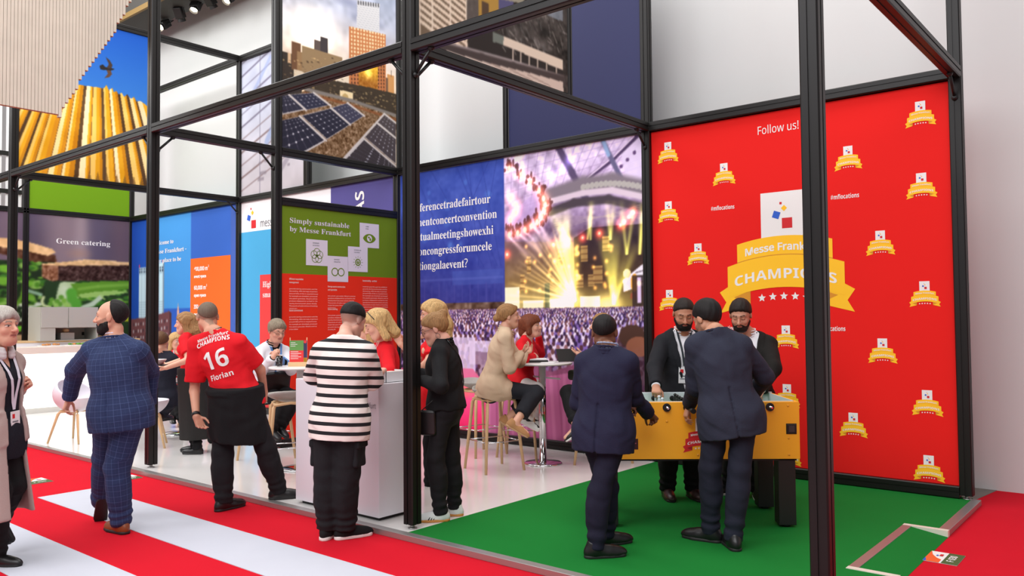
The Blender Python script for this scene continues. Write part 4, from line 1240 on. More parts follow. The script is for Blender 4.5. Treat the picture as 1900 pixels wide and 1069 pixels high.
# vaulted roof: pale ribs and dark trusses
for i in range(16):
    t = i / 15
    c.line((-2.05 + t * 2.1, 3.6), (-2.05 + t * 1.5, 2.75 + .25 * t), .012, (150, 124, 176), .55)
for i in range(7):
    c.line((-2.05, 3.45 - i * .12), (-.05, 3.62 - i * .085), .008, (140, 112, 160), .5)
c.poly([(-0.333, 3.373), (-0.075, 3.548), (-0.072, 2.998), (-0.267, 3.060)], (214, 200, 232), .85)
for x, y in ((690, 205), (725, 168), (764, 128)): c.disc(*T('Y', 'c1', x, y), .022, (92, 66, 112))
c.path([(-0.851, 3.106), (-0.453, 3.307), (-0.097, 3.551)], .05, (74, 56, 92)); c.path([(-0.800, 3.143), (-0.429, 3.345), (-0.167, 3.531)], .018, (214, 196, 226))
c.path([(-1.197, 3.556), (-1.004, 3.230), (-0.792, 2.869)], .09, (84, 70, 104)); c.path([(-0.571, 3.540), (-0.453, 3.307), (-0.269, 2.959)], .06, (96, 92, 128))
c.path([(-0.571, 3.550), (-0.500, 3.375)], .05, (150, 190, 232), .7)
c.path([(-1.352, 2.989), (-0.852, 3.064), (-0.457, 3.062), (-0.084, 2.949)], .20, (122, 112, 124)); c.path([(-1.353, 2.924), (-0.853, 2.980), (-0.458, 2.970), (-0.086, 2.860)], .07, (206, 190, 206))
for i in range(14): c.disc(*T('Y', 'c1', 480 + i * 25, 318 - 20 * math.sin(i / 13 * 3.1)), .036, (172, 170, 166), .9)
c.path([(-1.327, 2.802), (-0.983, 2.877), (-0.508, 2.872), (-0.088, 2.741)], .10, (70, 60, 70))
for i in range(7): c.line(T('Y', 'c1', 320, 560 - i * 14), T('Y', 'c1', 800, 415 + i * 12), .008, (170, 150, 160), .5)
c.poly([(-2.040, 2.855), (-1.800, 2.923), (-1.487, 3.091), (-1.435, 2.888), (-1.745, 2.695), (-2.042, 2.673)], (190, 160, 220), .5)
# dark stage with hanging banners
c.grad([(1.66, (150, 128, 60)), (2.0, (70, 48, 36)), (2.45, (40, 28, 36))], m=c.inside([(-1.000, 1.600), (-0.988, 2.465), (-0.758, 2.574), (-0.057, 2.559), (-0.074, 1.532)]), al=.85)
c.grad([(1.66, (226, 206, 120)), (2.0, (150, 120, 70)), (2.5, (110, 80, 84))], m=c.inside([(-2.054, 1.543), (-2.044, 2.492), (-0.989, 2.422), (-1.001, 1.537)]), al=.75)
for x, y0, y1, w in ((488, 640, 730, .09), (607, 590, 670, .10), (463, 800, 870, .10), (525, 800, 865, .09), (563, 750, 850, .13), (182, 700, 795, .06), (360, 650, 720, .10), (147, 800, 890, .07)):
    a0 = T('Y', 'c1', x, y1); a1 = T('Y', 'c1', x, y0)
    c.rect(a0[0] - w / 2, a0[0] + w / 2, a0[1], a1[1], (176, 140, 84), .85)
    for q in range(3): c.rect(a0[0] - w / 2, a0[0] + w / 2, a0[1] + (a1[1] - a0[1]) * (q + .3) / 3, a0[1] + (a1[1] - a0[1]) * (q + .6) / 3, (104, 70, 44), .8)
# screens and stage floor glow
for x0, x1, y0, y1 in ((150, 262, 940, 1035), (288, 430, 935, 1035), (465, 575, 920, 1010), (48, 130, 870, 1035)):
    p = T('Y', 'c1', x0, y1); q = T('Y', 'c1', x1, y0); c.rect(p[0], q[0], p[1], q[1], (250, 250, 208), .9)
c.rect(T('Y', 'c1', 262, 0)[0], T('Y', 'c1', 288, 0)[0], 1.66, 1.95, (70, 78, 60), .8)
c.poly([(-0.332, 1.955), (-0.071, 2.124), (-0.068, 1.887), (-0.322, 1.824)], (226, 220, 232)); c.disc(*T('Y', 'c1', 764, 845), .05, (232, 160, 50), ry=.10); c.disc(*T('Y', 'c1', 722, 795), .05, (226, 200, 150))
for i in range(3): c.line(T('Y', 'c1', 770, 790 + i * 30), T('Y', 'c1', 812, 778 + i * 30), .012, (110, 96, 110))
c.poly([(-0.241, 1.802), (-0.068, 1.847), (-0.070, 1.759), (-0.242, 1.742)], (150, 80, 54))
c.rect(T('Y', 'c1', 740, 0)[0], -.05, 1.66, 2.0, (44, 30, 34), .8); c.rect(T('Y', 'c1', 768, 0)[0], T('Y', 'c1', 786, 0)[0], 1.70, 1.98, (214, 190, 226))
# beams of light
rr = random.Random(3)
src = T('Y', 'c1', 440, 945)
for i in range(26):
    t = i / 25; e = (60 + 360 * t ** 1.2 + rr.uniform(-8, 8), 620 + 330 * (1 - t) ** 2.0 - 120 * math.sin(t * 3.14) + rr.uniform(-20, 20))
    c.ray(src, T('Y', 'c1', *e), .010, .020, (210, 190, 110), .55)
for tx in (300, 330, 365, 395, 420): c.ray(T('Y', 'c1', 400, 640), T('Y', 'c1', tx - 20, 440), .025, .055, (120, 128, 50), .8)
c.ray(T('Y', 'c1', 390, 960), T('Y', 'c1', 375, 600), .05, .16, (190, 180, 60), .8); c.ray(T('Y', 'c1', 430, 960), T('Y', 'c1', 440, 600), .03, .09, (190, 180, 60), .8)
s2 = T('Y', 'c1', 650, 965)
for tx in (565, 590, 615, 640, 660, 685, 720, 760, 780): c.ray(s2, T('Y', 'c1', tx, 560 if tx < 700 else 640), .014, .05, (180, 186, 70), .55)
for x0, x1 in ((505, 530), (522, 522), (630, 612), (632, 650), (720, 690), (722, 765), (795, 805), (790, 815)): c.ray(T('Y', 'c1', x0, 610 if x0 < 700 else 690), T('Y', 'c1', x1, 400), .014, .04, (176, 182, 70), .8)
for x0, y0, x1, y1 in ((70, 590, 200, 720), (120, 570, 260, 690), (200, 530, 300, 640), (160, 560, 250, 660), (235, 510, 305, 640)): c.ray(T('Y', 'c1', x0, y0), T('Y', 'c1', x1, y1), .012, .05, (190, 170, 170), .6)
for x, y in ((440, 945), (650, 965), (375, 640), (350, 960), (590, 970)): c.glow(*T('Y', 'c1', x, y), .12, (200, 190, 110), .8)
for i in range(46):
    x = rr.choice([120, 160, 210, 240, 300, 320, 360, 398, 446, 452, 456, 540, 606, 632, 720, 795]) + rr.uniform(-8, 8); y = rr.uniform(640, 900)
    c.glow(*T('Y', 'c1', x, y), .022, (220, 150, 60), .9)
for x, y in ((478, 597), (570, 573), (685, 530), (708, 508), (733, 483), (755, 458), (318, 636), (395, 620), (62, 690)):
    c.glow(*T('Y', 'c1', x, y), .055, (230, 60, 40), .9); c.glow(*T('Y', 'c1', x, y), .018, (200, 160, 140), 1)
ring = [(74, 215), (140, 250), (190, 290), (238, 338), (263, 380), (272, 415), (267, 450), (251, 482), (228, 512), (196, 533), (160, 553), (120, 572), (74, 580), (82, 380), (113, 420), (110, 460), (80, 500)]
for i in range(90):
    q = ring[rr.randrange(len(ring) - 4)]; c.disc(*T('Y', 'c1', q[0] + rr.uniform(-30, 35), q[1] + rr.uniform(-45, 12)), rr.uniform(.012, .03), (64, 34, 40), .85, ry=rr.uniform(.02, .06))
for x, y in ring:
    c.glow(*T('Y', 'c1', x, y), .075, (220, 120, 90), .7); c.disc(*T('Y', 'c1', x, y), .034, (255, 240, 214), soft=.4, ry=.046)
for x, y in ((130, 150), (305, 262), (410, 165), (365, 225)): c.glow(*T('Y', 'c1', x, y), .06, (150, 130, 250), .8)
# audience
c.rect(-3.95, -.05, .10, ZC, (170, 146, 190))
z = ZC; r_ = .010; k = 0
while z > .62:
    x = -3.95 + rr.uniform(0, r_ * 2)
    while x < -.03:
        t = rr.random()
        bc = (226, 214, 238) if t < .46 else (172, 150, 214) if t < .64 else (70, 50, 98) if t < .86 else (122, 96, 172)
        c.disc(x, z - r_ * 1.6, r_ * 1.05, bc, .95, ry=r_ * 1.5)
        c.disc(x + rr.uniform(-.2, .2) * r_, z, r_ * .52, rr.choice([(58, 34, 56), (84, 50, 62), (150, 104, 110), (52, 34, 72), (110, 70, 70)]), 1, ry=r_ * .66)
        x += r_ * rr.uniform(1.7, 2.6)
    z -= r_ * .95; r_ = min(.012 + (ZC - z) * .085, .055); k += 1
m = c.inside([(-.62, .10), (-.62, .80), (-.40, 1.30), (-.05, 1.35), (-.05, .10)]); c.grad([(.1, (86, 40, 60)), (1.3, (64, 38, 52))], m=m, al=.8)
c.disc(-.22, 1.33, .17, (74, 48, 40), ry=.13); c.disc(-.14, 1.22, .16, (150, 92, 70), .9, ry=.11)
# white table cloths, pink and magenta draped cloths
for a0, a1, b0, b1 in ((-3.0, -2.55, .75, 1.30), (-2.65, -2.25, .95, 1.26), (-3.6, -3.1, .80, 1.22)): c.rect(a0, a1, b0, b1, (214, 200, 230), .8)
c.poly([(-2.35, .10), (-2.35, .85), (-1.6, .98), (-1.35, .9), (-1.0, 1.0), (-.72, .96), (-.60, .10)], (176, 96, 140))
for i in range(16):
    x = -2.3 + i * .105; c.line((x, .95 - .02 * (i % 3)), (x + rr.uniform(-.08, .08), .10), rr.uniform(.02, .05), rr.choice([(140, 66, 104), (198, 122, 164), (206, 140, 176), (150, 76, 116)]), .6)
c.poly([(-2.55, .62), (-2.55, 1.12), (-1.95, 1.10), (-1.4, .98), (-1.0, 1.14), (-.66, 1.12), (-.66, .98), (-1.3, .86), (-1.8, .78)], (84, 44, 64), .45)
c.grad([(.10, (226, 30, 92)), (.45, (240, 70, 130)), (.86, (214, 110, 150))], m=c.inside([(-3.95, .10), (-3.95, .86), (-2.6, .90), (-2.28, .62), (-2.40, .10)]), al=.95)
c.disc(-2.75, .62, .22, (250, 120, 110), .6, soft=.5, ry=.12); c.disc(-2.95, .5, .2, (252, 60, 120), .6, soft=.6)
# blue word panel over the left part
mb = ((c.A < -2.04) & (c.B > 1.745)).astype(float)
c._mix(mb, (44, 60, 148), .90)
c.noise(9, .22, 6, mb); c.noise(6, .05, 7, mb)
c.grad([(1.745, (50, 44, 122)), (2.4, (52, 66, 160)), (3.0, (58, 86, 176)), (3.55, (44, 76, 166))], m=mb > 0, al=.45)
for i in range(14): c.disc(rr.uniform(-3.9, -2.1), rr.uniform(2.4, 3.5), rr.uniform(.04, .09), (86, 130, 206), .35, soft=.6)
for i in range(8): c.line((rr.uniform(-3.9, -2.1), 3.55), (rr.uniform(-3.9, -2.1), 2.2), .012, (36, 50, 130), .5)
c.rect(-2.95, -2.06, 1.98, 2.16, (70, 96, 178), .35)
for i in range(14): c.rect(-3.9 + i * .14, -3.88 + i * .14, 1.76, 2.0, (74, 72, 150), .4)
c.rect(-3.9, -2.06, 2.04, 2.07, (84, 96, 176), .4)
c.I = c.I * 1.10
c.build('printed_picture', P, M_MURAL, CW)
f = Flat(P, 0.002)
for st, b, a0, a1 in (('conferencetradefairtour', 3.005, 0, -2.272), ('namentconcertconvention', 2.805, 0, -2.165), ('virtualmeetingshowexhi', 2.605, 0, -2.225), ('bitioncongressforumcele', 2.405, 0, -2.255), ('brationgalaevent?', 2.205, 0, -2.67)):
    v, q = text_arrays(st, .235, 'serif', 'LEFT', .93)
    v = v + np.array([a1 - v[:, 0].max(), b])
    f.add([tuple(p) for p in v], q)
f.build('lettering', M_WPRINT, CW)
f = Flat(P, .001)
for r in ((-3.95, -3.945, .10, 3.55), (-.056, -.05, .10, 3.55), (-3.95, -.05, 3.544, 3.55), (-3.95, -.05, .10, .106)): f.rect(*r)
f.build('keder_edge', M_TRIM, CW)

# ---------------------------------------------------------------- sustainability panel
SP = thing('sustainability_panel', 'green over red-orange panel headed Simply sustainable, with four white icon squares', 'information panel', (-4, 0, 0))
P = plane_x(0.03)
panel_box(P, 1.585, 3.465, .10, 2.11, M_RORANGE, 'red_field', SP); panel_box(P, 1.585, 3.465, 2.11, 2.945, M_OLIVP, 'green_field', SP)
f = Flat(P, .002)
f.text('Simply sustainable', 1.69, 2.738, .135, 'serif', 'LEFT', fit=.92); f.text('by Messe Frankfurt', 1.695, 2.632, .135, 'serif', 'LEFT', fit=.95)
f.build('heading', M_PALE, SP)
icons = [((1.935, 2.266), (2.225, 2.553)), ((2.266, 2.597), (2.03, 2.36)), ((2.594, 2.926), (2.171, 2.502)), ((2.79, 3.125), (2.502, 2.829))]
words_ = [('PARTNERSHIPS', 'FOR THE GOALS'), ('RESPONSIBLE', 'CONSUMPTION'), ('AFFORDABLE AND', 'CLEAN ENERGY'), ('CLIMATE', 'ACTION')]
for i, ((a0, a1), (b0, b1)) in enumerate(icons):
    f = Flat(P, .003)
    f.rect(a0, a1, b0, b1, 0)
    ca, cb = (a0 + a1) / 2, b0 + (b1 - b0) * .38
    for j, w_ in enumerate(words_[i]): f.text(w_, a0 + .10, b1 - .052 - j * .030, .032, 'bold', 'LEFT', .62, 2, .001)
    if i == 0:
        for j in range(5):
            w_ = math.pi / 2 + j * 2 * math.pi / 5; f.ring(ca + .045 * math.cos(w_), cb + .045 * math.sin(w_), .052, .008, 1, .001)
    elif i == 1:
        f.ring(ca - .05, cb, .055, .013, 1, .001); f.ring(ca + .05, cb, .055, .013, 1, .001)
    elif i == 2:
        f.disc(ca, cb, .048, 1, .001); f.ring(ca, cb, .032, .008, 0, .002); f.rect(ca - .004, ca + .004, cb - .004, cb + .034, 0, .002)
        for j in range(12):
            w_ = j * math.pi / 6; c_, s_ = math.cos(w_), math.sin(w_)
            f.poly([(ca + .06 * c_ - .003 * s_, cb + .06 * s_ + .003 * c_), (ca + .06 * c_ + .003 * s_, cb + .06 * s_ - .003 * c_), (ca + .082 * c_ + .003 * s_, cb + .082 * s_ - .003 * c_), (ca + .082 * c_ - .003 * s_, cb + .082 * s_ + .003 * c_)], 1, .001)
    else:
        pts = [(ca + .11 * math.cos(t_), cb + .062 * math.sin(t_) * (abs(math.sin(t_)) ** .4)) for t_ in np.linspace(0, 2 * math.pi, 28, endpoint=False)]
        f.poly(pts, 1, .001); f.disc(ca, cb, .044, 0, .002); f.disc(ca - .012, cb + .014, .016, 1, .003, ry=.012); f.disc(ca + .012, cb - .012, .014, 1, .003, ry=.02)
    f.build('icon_square', [M_PALE, M_OLIVP, M_GREYP], SP)
f = Flat(P, .002)
rr2 = random.Random(11)
def block(a, b, head, n, w, sz=.031):
    for i, h_ in enumerate(head): f.text(h_, a, b - i * .041, .044, 'bold', 'LEFT', .70)
    y = b - len(head) * .041 - .035
    pool = ['Thousands of cubic metres of building', 'materials pass through the exhibition', 'grounds during construction and the', 'dismantling. With the help of partners', 'around 90% of this is recycled boxes', 'for example are shredded, processed', 'into plastic granulate. Wood is sent to', 'produce chipboard or as fuel for the', 'nearby thermal power plants directly']
    for i in range(n):
        s_ = pool[(i + int(a * 7)) % len(pool)]
        if i == n - 1: s_ = s_[:16]
        v, q = text_arrays(s_, sz, 'sans', 'LEFT', 1.0)
        v[:, 0] *= w * (.94 + .06 * rr2.random()) / max(v[:, 0].max(), .3) if i < n - 1 else .75
        f.add([(a + p[0], y - i * .0302 + p[1]) for p in v], q)
block(1.69, 2.035, ['Efficient recyclables', 'management'], 9, .43)
block(1.69, 1.648, ['Social commitment'], 6, .43)
block(2.27, 1.955, ['Energy-aware construction', 'and operation'], 6, .45)
block(2.27, 1.665, ['Green catering'], 7, .45)
block(2.84, 2.045, ['Sustainability - certified'], 14, .45)
f.build('body_text', M_PINKW, SP)

# ---------------------------------------------------------------- brand wall with white head and blue field
BW = thing('brand_wall', 'white-topped cyan wall with red block and a tumbling squares sign, left of the green panel', 'printed wall', (0, 3.5, 0))
P = plane_y(0)
panel_box(P, -7.95, -5.50, 3.035, 3.55, M_WTEXT, 'white_field', BW); panel_box(P, -7.95, -5.50, .10, 3.035, M_CYAN, 'cyan_field', BW)
panel_box(P, -5.50, -4.05, .10, 3.55, M_PURP, 'violet_field', BW)
f = Flat(P, .002); f.rect(-7.385, -6.2, .10, 2.29, 0); f.build('red_block', M_CORAL, BW)
f = Flat(P, .004)
logo_squares(f, -7.635, 3.25, .34, 3, 0)
f.build('sign', BM, BW)
f = Flat(P, .004); f.text('messe', -7.386, 3.09, .27, 'sans', 'LEFT', .8); f.build('grey_lettering', M_GREYP, BW)
f = Flat(P, .004); f.text('High-tech,', -7.303, 2.084, .20, 'serif', 'LEFT', .95); f.text('smart city', -7.303, 1.914, .20, 'serif', 'LEFT', .95)
v, q = text_arrays('IDEAS', .42, 'bold', 'RIGHT', 1.0)
f.add([(-4.72 - y, 3.43 + x) for x, y in v], q, 0, 0)
f.build('lettering', M_WPRINT, BW)

# ---------------------------------------------------------------- welcome wall
WW = thing('welcome_wall', 'blue welcome wall with skyscraper picture and orange facts block, at the far left', 'printed wall', (0, 3.5, 0))
c = Canvas(-11.95, -8.05, .10, 3.55, .016, (38, 92, 178))
c.grad([(-11.95, (22, 66, 158)), (-11.2, (28, 80, 176)), (-10.85, (36, 92, 184))], 'a')
c.rect(-10.87, -9.63, 1.77, 3.55, (64, 142, 212)); c.grad([(1.77, (66, 142, 210)), (3.55, (70, 150, 220))], m=(c.A > -10.87) & (c.A < -9.63) & (c.B > 1.77))
c.rect(-9.63, -8.05, 1.2, 3.55, (52, 98, 188)); c.rect(-10.87, -9.63, .1, 1.77, (44, 88, 180)); c.rect(-8.28, -8.05, .1, 3.55, (66, 96, 176))
c.rect(-11.64, -10.64, 1.55, 2.60, (186, 210, 224)); c.rect(-10.95, -10.66, 1.55, 2.66, (190, 222, 234)); c.rect(-10.66, -10.62, 1.55, 2.66, (112, 132, 152))
for i in range(18): c.rect(-11.63 + i * .055, -11.622 + i * .055, 1.55, 2.46, (128, 156, 180), .7)
for j in range(20): c.rect(-11.64, -10.66, 1.57 + j * .047, 1.576 + j * .047, (128, 156, 180), .7)
for i in range(12):
    for j in range(2): c.rect(-11.62 + i * .083, -11.57 + i * .083, 2.49 + j * .055, 2.53 + j * .055, (44, 60, 84))
c.rect(-11.64, -11.60, 2.60, 2.66, (236, 60, 90)); c.rect(-10.70, -10.66, 2.66, 2.71, (236, 90, 110))
m = c.poly([(-11.95, .1), (-11.95, 1.575), (-11.2, 1.61), (-10.42, 1.72), (-10.32, 1.68), (-10.32, .1)], (104, 62, 66))
for i in range(15):
    for j in range(7): c.rect(-11.88 + i * .105, -11.83 + i * .105, .62 + j * .135 + i * .006, .68 + j * .135 + i * .006, (160, 152, 158) if (i + j) % 3 else (70, 50, 60))
c.poly([(-10.40, .1), (-10.40, 1.715), (-10.32, 1.68), (-10.32, .1)], (74, 46, 52))
c.poly([(-10.16, .1), (-10.12, 1.70), (-10.08, 1.86), (-10.04, 1.70), (-9.98, .1)], (206, 160, 140))
c.build('printed_picture', plane_y(0), M_MURAL, WW)
f = Flat(P, .003); f.rect(-9.63, -8.28, .6, 2.675, 0); f.build('orange_block', mat('bright_orange_textile', (236, 104, 38), rough=.75, spec=.2), WW)
f = Flat(P, .005)
for st, b, a1, w_ in (('Welcome to', 3.01, -10.262, .76), ('Messe Frankfurt -', 2.838, -9.781, 1.30), ('your place to be', 2.662, -9.969, 1.04)):
    v, q = text_arrays(st, .175, 'serif', 'LEFT', 1); v[:, 0] *= w_ / np.ptp(v[:, 0]); v = v + np.array([a1 - v[:, 0].max(), b]); f.add([tuple(p) for p in v], q)
for i, (s1, s2) in enumerate((('400,000 m', 'event space'), ('60,000 m', 'open space'), ('350 events', 'every year'))):
    f.text(s1, -9.5, 2.448 - i * .345, .14, 'sans', 'LEFT', fit=.47 - .06 * (i == 1), heavy=.004)
    if i < 2: f.text('2', -9.01 - .06 * i, 2.50 - i * .345, .075, 'sans', 'LEFT', .7, heavy=.003)
    f.text(s2, -9.5, 2.318 - i * .345, .10, 'sans', 'LEFT', fit=.42, heavy=.004)
f.build('lettering', M_WPRINT, WW)

# ---------------------------------------------------------------- green catering wall
GW = thing('catering_wall', 'printed wall with sandwiches and sprouts headed Green catering, behind the lit counter', 'printed wall', (-12, 0, 0))
P = plane_x(0.03)
c = Canvas(.05, 3.45, .10, 3.55, .016, (96, 84, 100))
c.noise(7, .5, 3)
for a, w, col in ((1.3, .25, (118, 98, 112)), (1.62, .2, (84, 74, 96)), (2.2, .3, (140, 120, 128)), (2.55, .18, (176, 156, 158)), (2.85, .25, (92, 82, 104)), (3.3, .2, (104, 84, 96)), (.6, .4, (110, 96, 116))):
    m = np.exp(-((c.A - a) / w) ** 2) * (c.B > 1.8); c._mix(m, col, .8)
c.disc(*T('G', 'g1', 580, 320), .3, (170, 130, 110), .5, soft=.9, ry=.14)
def leaves(n, x0, x1, y0, y1, r0, r1, cols, soft=.4, fl=.6):
    for i in range(n): c.disc(*T('G', 'g1', rr.uniform(x0, x1), rr.uniform(y0, y1)), rr.uniform(r0, r1), rr.choice(cols), .9, soft=soft, ry=rr.uniform(r0, r1) * fl)
GR = [(70, 130, 30), (110, 170, 50), (36, 76, 24), (24, 50, 22), (140, 190, 90), (60, 120, 40)]
# rear sandwich (out of focus)
c.poly([(-0.648, 2.655), (2.072, 2.671), (2.062, 1.331), (-0.628, 1.387)], (28, 44, 24))
leaves(190, -600, 330, 350, 700, .04, .13, GR, .5)
for x, y, r0 in ((40, 430, .13), (20, 520, .14), (210, 540, .10), (190, 470, .10), (215, 640, .12), (180, 610, .08)): c.disc(*T('G', 'g1', x, y), r0, (112, 178, 52), .9, soft=.4, ry=r0 * .7)
c.path([(1.430, 1.867), (1.518, 2.043), (1.538, 2.269)], .07, (96, 150, 40), .9); c.path([(1.586, 2.119), (1.818, 2.047)], .06, (150, 190, 160), .9); c.path([(1.498, 1.867), (1.820, 1.793)], .06, (120, 170, 50), .8)
leaves(80, -600, 290, 690, 820, .05, .10, [(210, 222, 206), (190, 206, 180), (226, 230, 216)], .6)
c.poly([(-0.631, 1.565), (1.823, 1.539), (1.826, 1.285), (-0.627, 1.342)], (42, 30, 26)); leaves(6, 120, 150, 850, 890, .04, .06, [(110, 200, 50)])
m = c.poly([(-0.651, 2.878), (1.129, 2.947), (1.577, 2.849), (2.058, 2.799), (2.096, 2.672), (1.694, 2.653), (1.131, 2.774), (-0.649, 2.722)], (84, 50, 32)); c.noise(14, .06, 8, m.astype(float))
m = c.poly([(-0.653, 2.968), (1.127, 3.070), (1.575, 3.026), (1.997, 2.912), (2.070, 2.851), (1.927, 2.779), (1.463, 2.868), (1.130, 2.898), (-0.650, 2.834)], (228, 186, 132)); c.noise(9, .08, 18, m.astype(float))
c.rect(.05, 3.45, .1, T('G', 'g1', 200, 915)[1], (186, 150, 118))
# front sandwich
c.poly([(1.885, 2.304), (3.601, 2.380), (3.610, 1.243), (1.849, 1.285)], (36, 60, 32))
c.poly([(2.148, 2.285), (2.443, 2.306), (2.548, 1.795), (2.033, 1.794)], (176, 200, 150)); c.disc(*T('G', 'g1', 470, 600), .14, (206, 222, 190), .9, soft=.6, ry=.22)
leaves(60, 560, 1000, 530, 720, .04, .15, GR, .4, .45)
c.poly([(2.344, 2.264), (2.798, 2.316), (3.602, 2.353), (3.603, 2.214), (2.800, 2.089), (2.471, 2.005)], (92, 146, 40)); c.path([(2.494, 2.163), (2.850, 2.224), (3.602, 2.283)], .06, (128, 178, 70), .7)
c.poly([(2.470, 2.057), (2.799, 2.116), (3.193, 2.150), (3.451, 2.114), (3.221, 2.069), (2.800, 2.009), (2.546, 1.993)], (156, 196, 104))
c.path([(2.548, 1.795), (2.750, 1.875), (2.904, 2.010)], .09, (190, 208, 184)); c.path([(2.904, 2.037), (2.983, 1.971)], .025, (170, 206, 110))
for x, y, r0 in ((525, 610, .12), (530, 650, .12), (560, 690, .12)): c.disc(*T('G', 'g1', x, y), r0, (88, 166, 54), 1, soft=.35)
for x, y in ((380, 660), (400, 680), (370, 690), (420, 670), (450, 640), (440, 690), (480, 690), (410, 700), (470, 665), (500, 700)): c.disc(*T('G', 'g1', x, y), .055, rr.choice([(132, 188, 70), (160, 206, 104), (100, 160, 54)]), 1, soft=.3)
c.path([(1.865, 1.997), (1.838, 1.920), (1.867, 1.844), (1.985, 1.806)], .05, (206, 220, 164))
c.poly([(3.306, 1.551), (3.360, 1.632), (3.606, 1.742), (3.608, 1.493)], (170, 180, 40))
m = c.poly([(1.823, 2.621), (2.120, 2.621), (3.599, 2.686), (3.601, 2.366), (2.543, 2.322), (2.004, 2.302), (1.849, 2.354)], (62, 38, 34)); c.noise(24, .03, 9, m.astype(float))
m = c.poly([(1.823, 2.621), (2.120, 2.621), (2.111, 2.323), (2.004, 2.302), (1.837, 2.379)], (178, 124, 90), .75); c.noise(24, .03, 10, m.astype(float))
m = c.poly([(1.823, 2.628), (2.241, 2.678), (2.640, 2.750), (3.055, 2.738), (3.599, 2.728), (3.599, 2.672), (2.121, 2.600), (1.835, 2.608)], (226, 186, 134)); c.noise(14, .04, 11, m.astype(float))
c.build('printed_picture', P, M_MURAL, GW)
f = Flat(P, .003); f.text('Green catering', T('G', 'g1', 410, 243)[0], T('G', 'g1', 410, 243)[1], .21, 'serif', 'LEFT', fit=T('G', 'g1', 806, 250)[0] - T('G', 'g1', 410, 243)[0]); f.build('lettering', M_WPRINT, GW)
t = thing('lime_panel', 'plain lime green panel high up above the catering wall', 'panel', (-12, 0, 0))
panel_box(plane_x(.03), 1.605, 3.455, 3.65, 6.0, M_LIME, 'lime_field', t); MB().box(-.04, .0, 1.605, 1.64, 3.65, 6.0).build('edge_profile', M_FRAME, t)

# ---------------------------------------------------------------- yellow facade banner
YB = thing('facade_banner', 'tall banner with golden pleated facade, blue sky and a flying bird', 'banner', (-8, 0, 0))
P = plane_x(0.03)
c = Canvas(.055, 1.89, 3.65, 6.0, .008, (38, 108, 200))
c.grad([(4.6, (66, 138, 220)), (6.0, (26, 86, 186))])
edge = [(.055, 4.62), (.5, 5.0), (1.20, 5.05), (1.235, 5.11), (1.27, 5.03), (1.32, 5.08), (1.345, 5.02), (1.38, 5.05), (1.42, 5.0), (1.46, 5.04), (1.50, 4.98), (1.55, 5.03), (1.60, 4.97), (1.65, 5.01), (1.69, 4.95), (1.75, 4.97), (1.83, 4.93), (1.89, 4.88)]
m = c.inside([(.055, 3.65)] + edge + [(1.89, 3.65)])
c._mix(m.astype(float), (226, 160, 30))
H3 = np.linalg.inv(np.array(SHEET['Qy1'] + [1.0]).reshape(3, 3))
W_ = H3[2, 0] * c.A + H3[2, 1] * c.B + H3[2, 2]; SX = (H3[0, 0] * c.A + H3[0, 1] * c.B + H3[0, 2]) / W_; SY = (H3[1, 0] * c.A + H3[1, 1] * c.B + H3[1, 2]) / W_
ph = 490 + (SX - 490) / (1 + (SY - 330) * .0016)        # pleats fan out downwards
cuts = [60, 118, 170, 215, 262, 300, 345, 384, 421, 464, 501, 536, 573, 610, 645, 690, 735, 790]
for x0, x1 in zip(cuts[:-1], cuts[1:]):
    u = (ph - x0) / (x1 - x0); mm = m & (u >= 0) & (u < 1)
    dk = rr.choice([.04, .14, .22, .30]); lt = dk + rr.choice([.22, .30, .42]); my = lt + (1 - lt) * rr.uniform(.4, .8)
    stops = [(0, dk, (84, 60, 36)), (dk, lt, rr.choice([(255, 226, 158), (252, 208, 110), (255, 232, 180)])), (lt, my, (236, 172, 34)), (my, 1.0, (208, 138, 22))]
    for a_, b_, col in stops: c._mix((mm & (u >= a_) & (u < b_)).astype(float), np.array(col) + rr.uniform(-10, 8))
c.glow(*T('Q', 'y1', 470, 560), .35, (16, 14, 6), 1.2)
c.noise(6, .15, 12, m.astype(float))
for a in (1.0, 1.12, 1.25, 1.4, 1.52, 1.66, 1.78): c.poly([(a - .03, 3.65), (a, 3.78), (a + .03, 3.65)], (120, 84, 40), .7)
c.poly([(1.131, 5.379), (1.178, 5.408), (1.219, 5.375), (1.282, 5.384), (1.357, 5.376), (1.282, 5.334), (1.208, 5.329), (1.143, 5.321)], (40, 36, 34))
c.poly([(1.237, 5.367), (1.266, 5.436), (1.218, 5.535), (1.278, 5.494), (1.320, 5.430), (1.303, 5.370)], (70, 54, 46)); c.poly([(1.232, 5.335), (1.253, 5.284), (1.203, 5.206), (1.268, 5.232), (1.316, 5.286), (1.297, 5.344)], (96, 68, 52))
c.build('printed_picture', P, M_MURAL, YB)
panel_box(plane_x(.028), .055, 1.89, 3.65, 6.0, M_KNOB, 'backing', YB, .03)

# ---------------------------------------------------------------- solar roof banner
SB = thing('solar_banner', 'tall banner with solar panels on a gravel roof and a city skyline at sunset', 'banner', (-4, 0, 0))
c = Canvas(1.59, 3.465, 3.65, 6.05, .008, (200, 200, 210))
c.grad([(4.6, (250, 226, 190)), (5.2, (232, 224, 222)), (5.6, (190, 196, 214)), (6.05, (176, 186, 208))])
c.noise(14, .22, 21); c.noise(9, .08, 22)
for a, b, w, h_ in ((2.9, 5.6, .4, .12), (3.2, 5.3, .3, .2), (2.6, 5.75, .4, .1), (1.8, 5.75, .3, .1)): c.disc(a, b, w, (140, 146, 178), .6, soft=.9, ry=h_)
c.glow(*T('S', 's1', 250, 190), .30, (110, 100, 70), 1.1); c.glow(*T('S', 's1', 270, 200), .16, (120, 110, 90), 1)
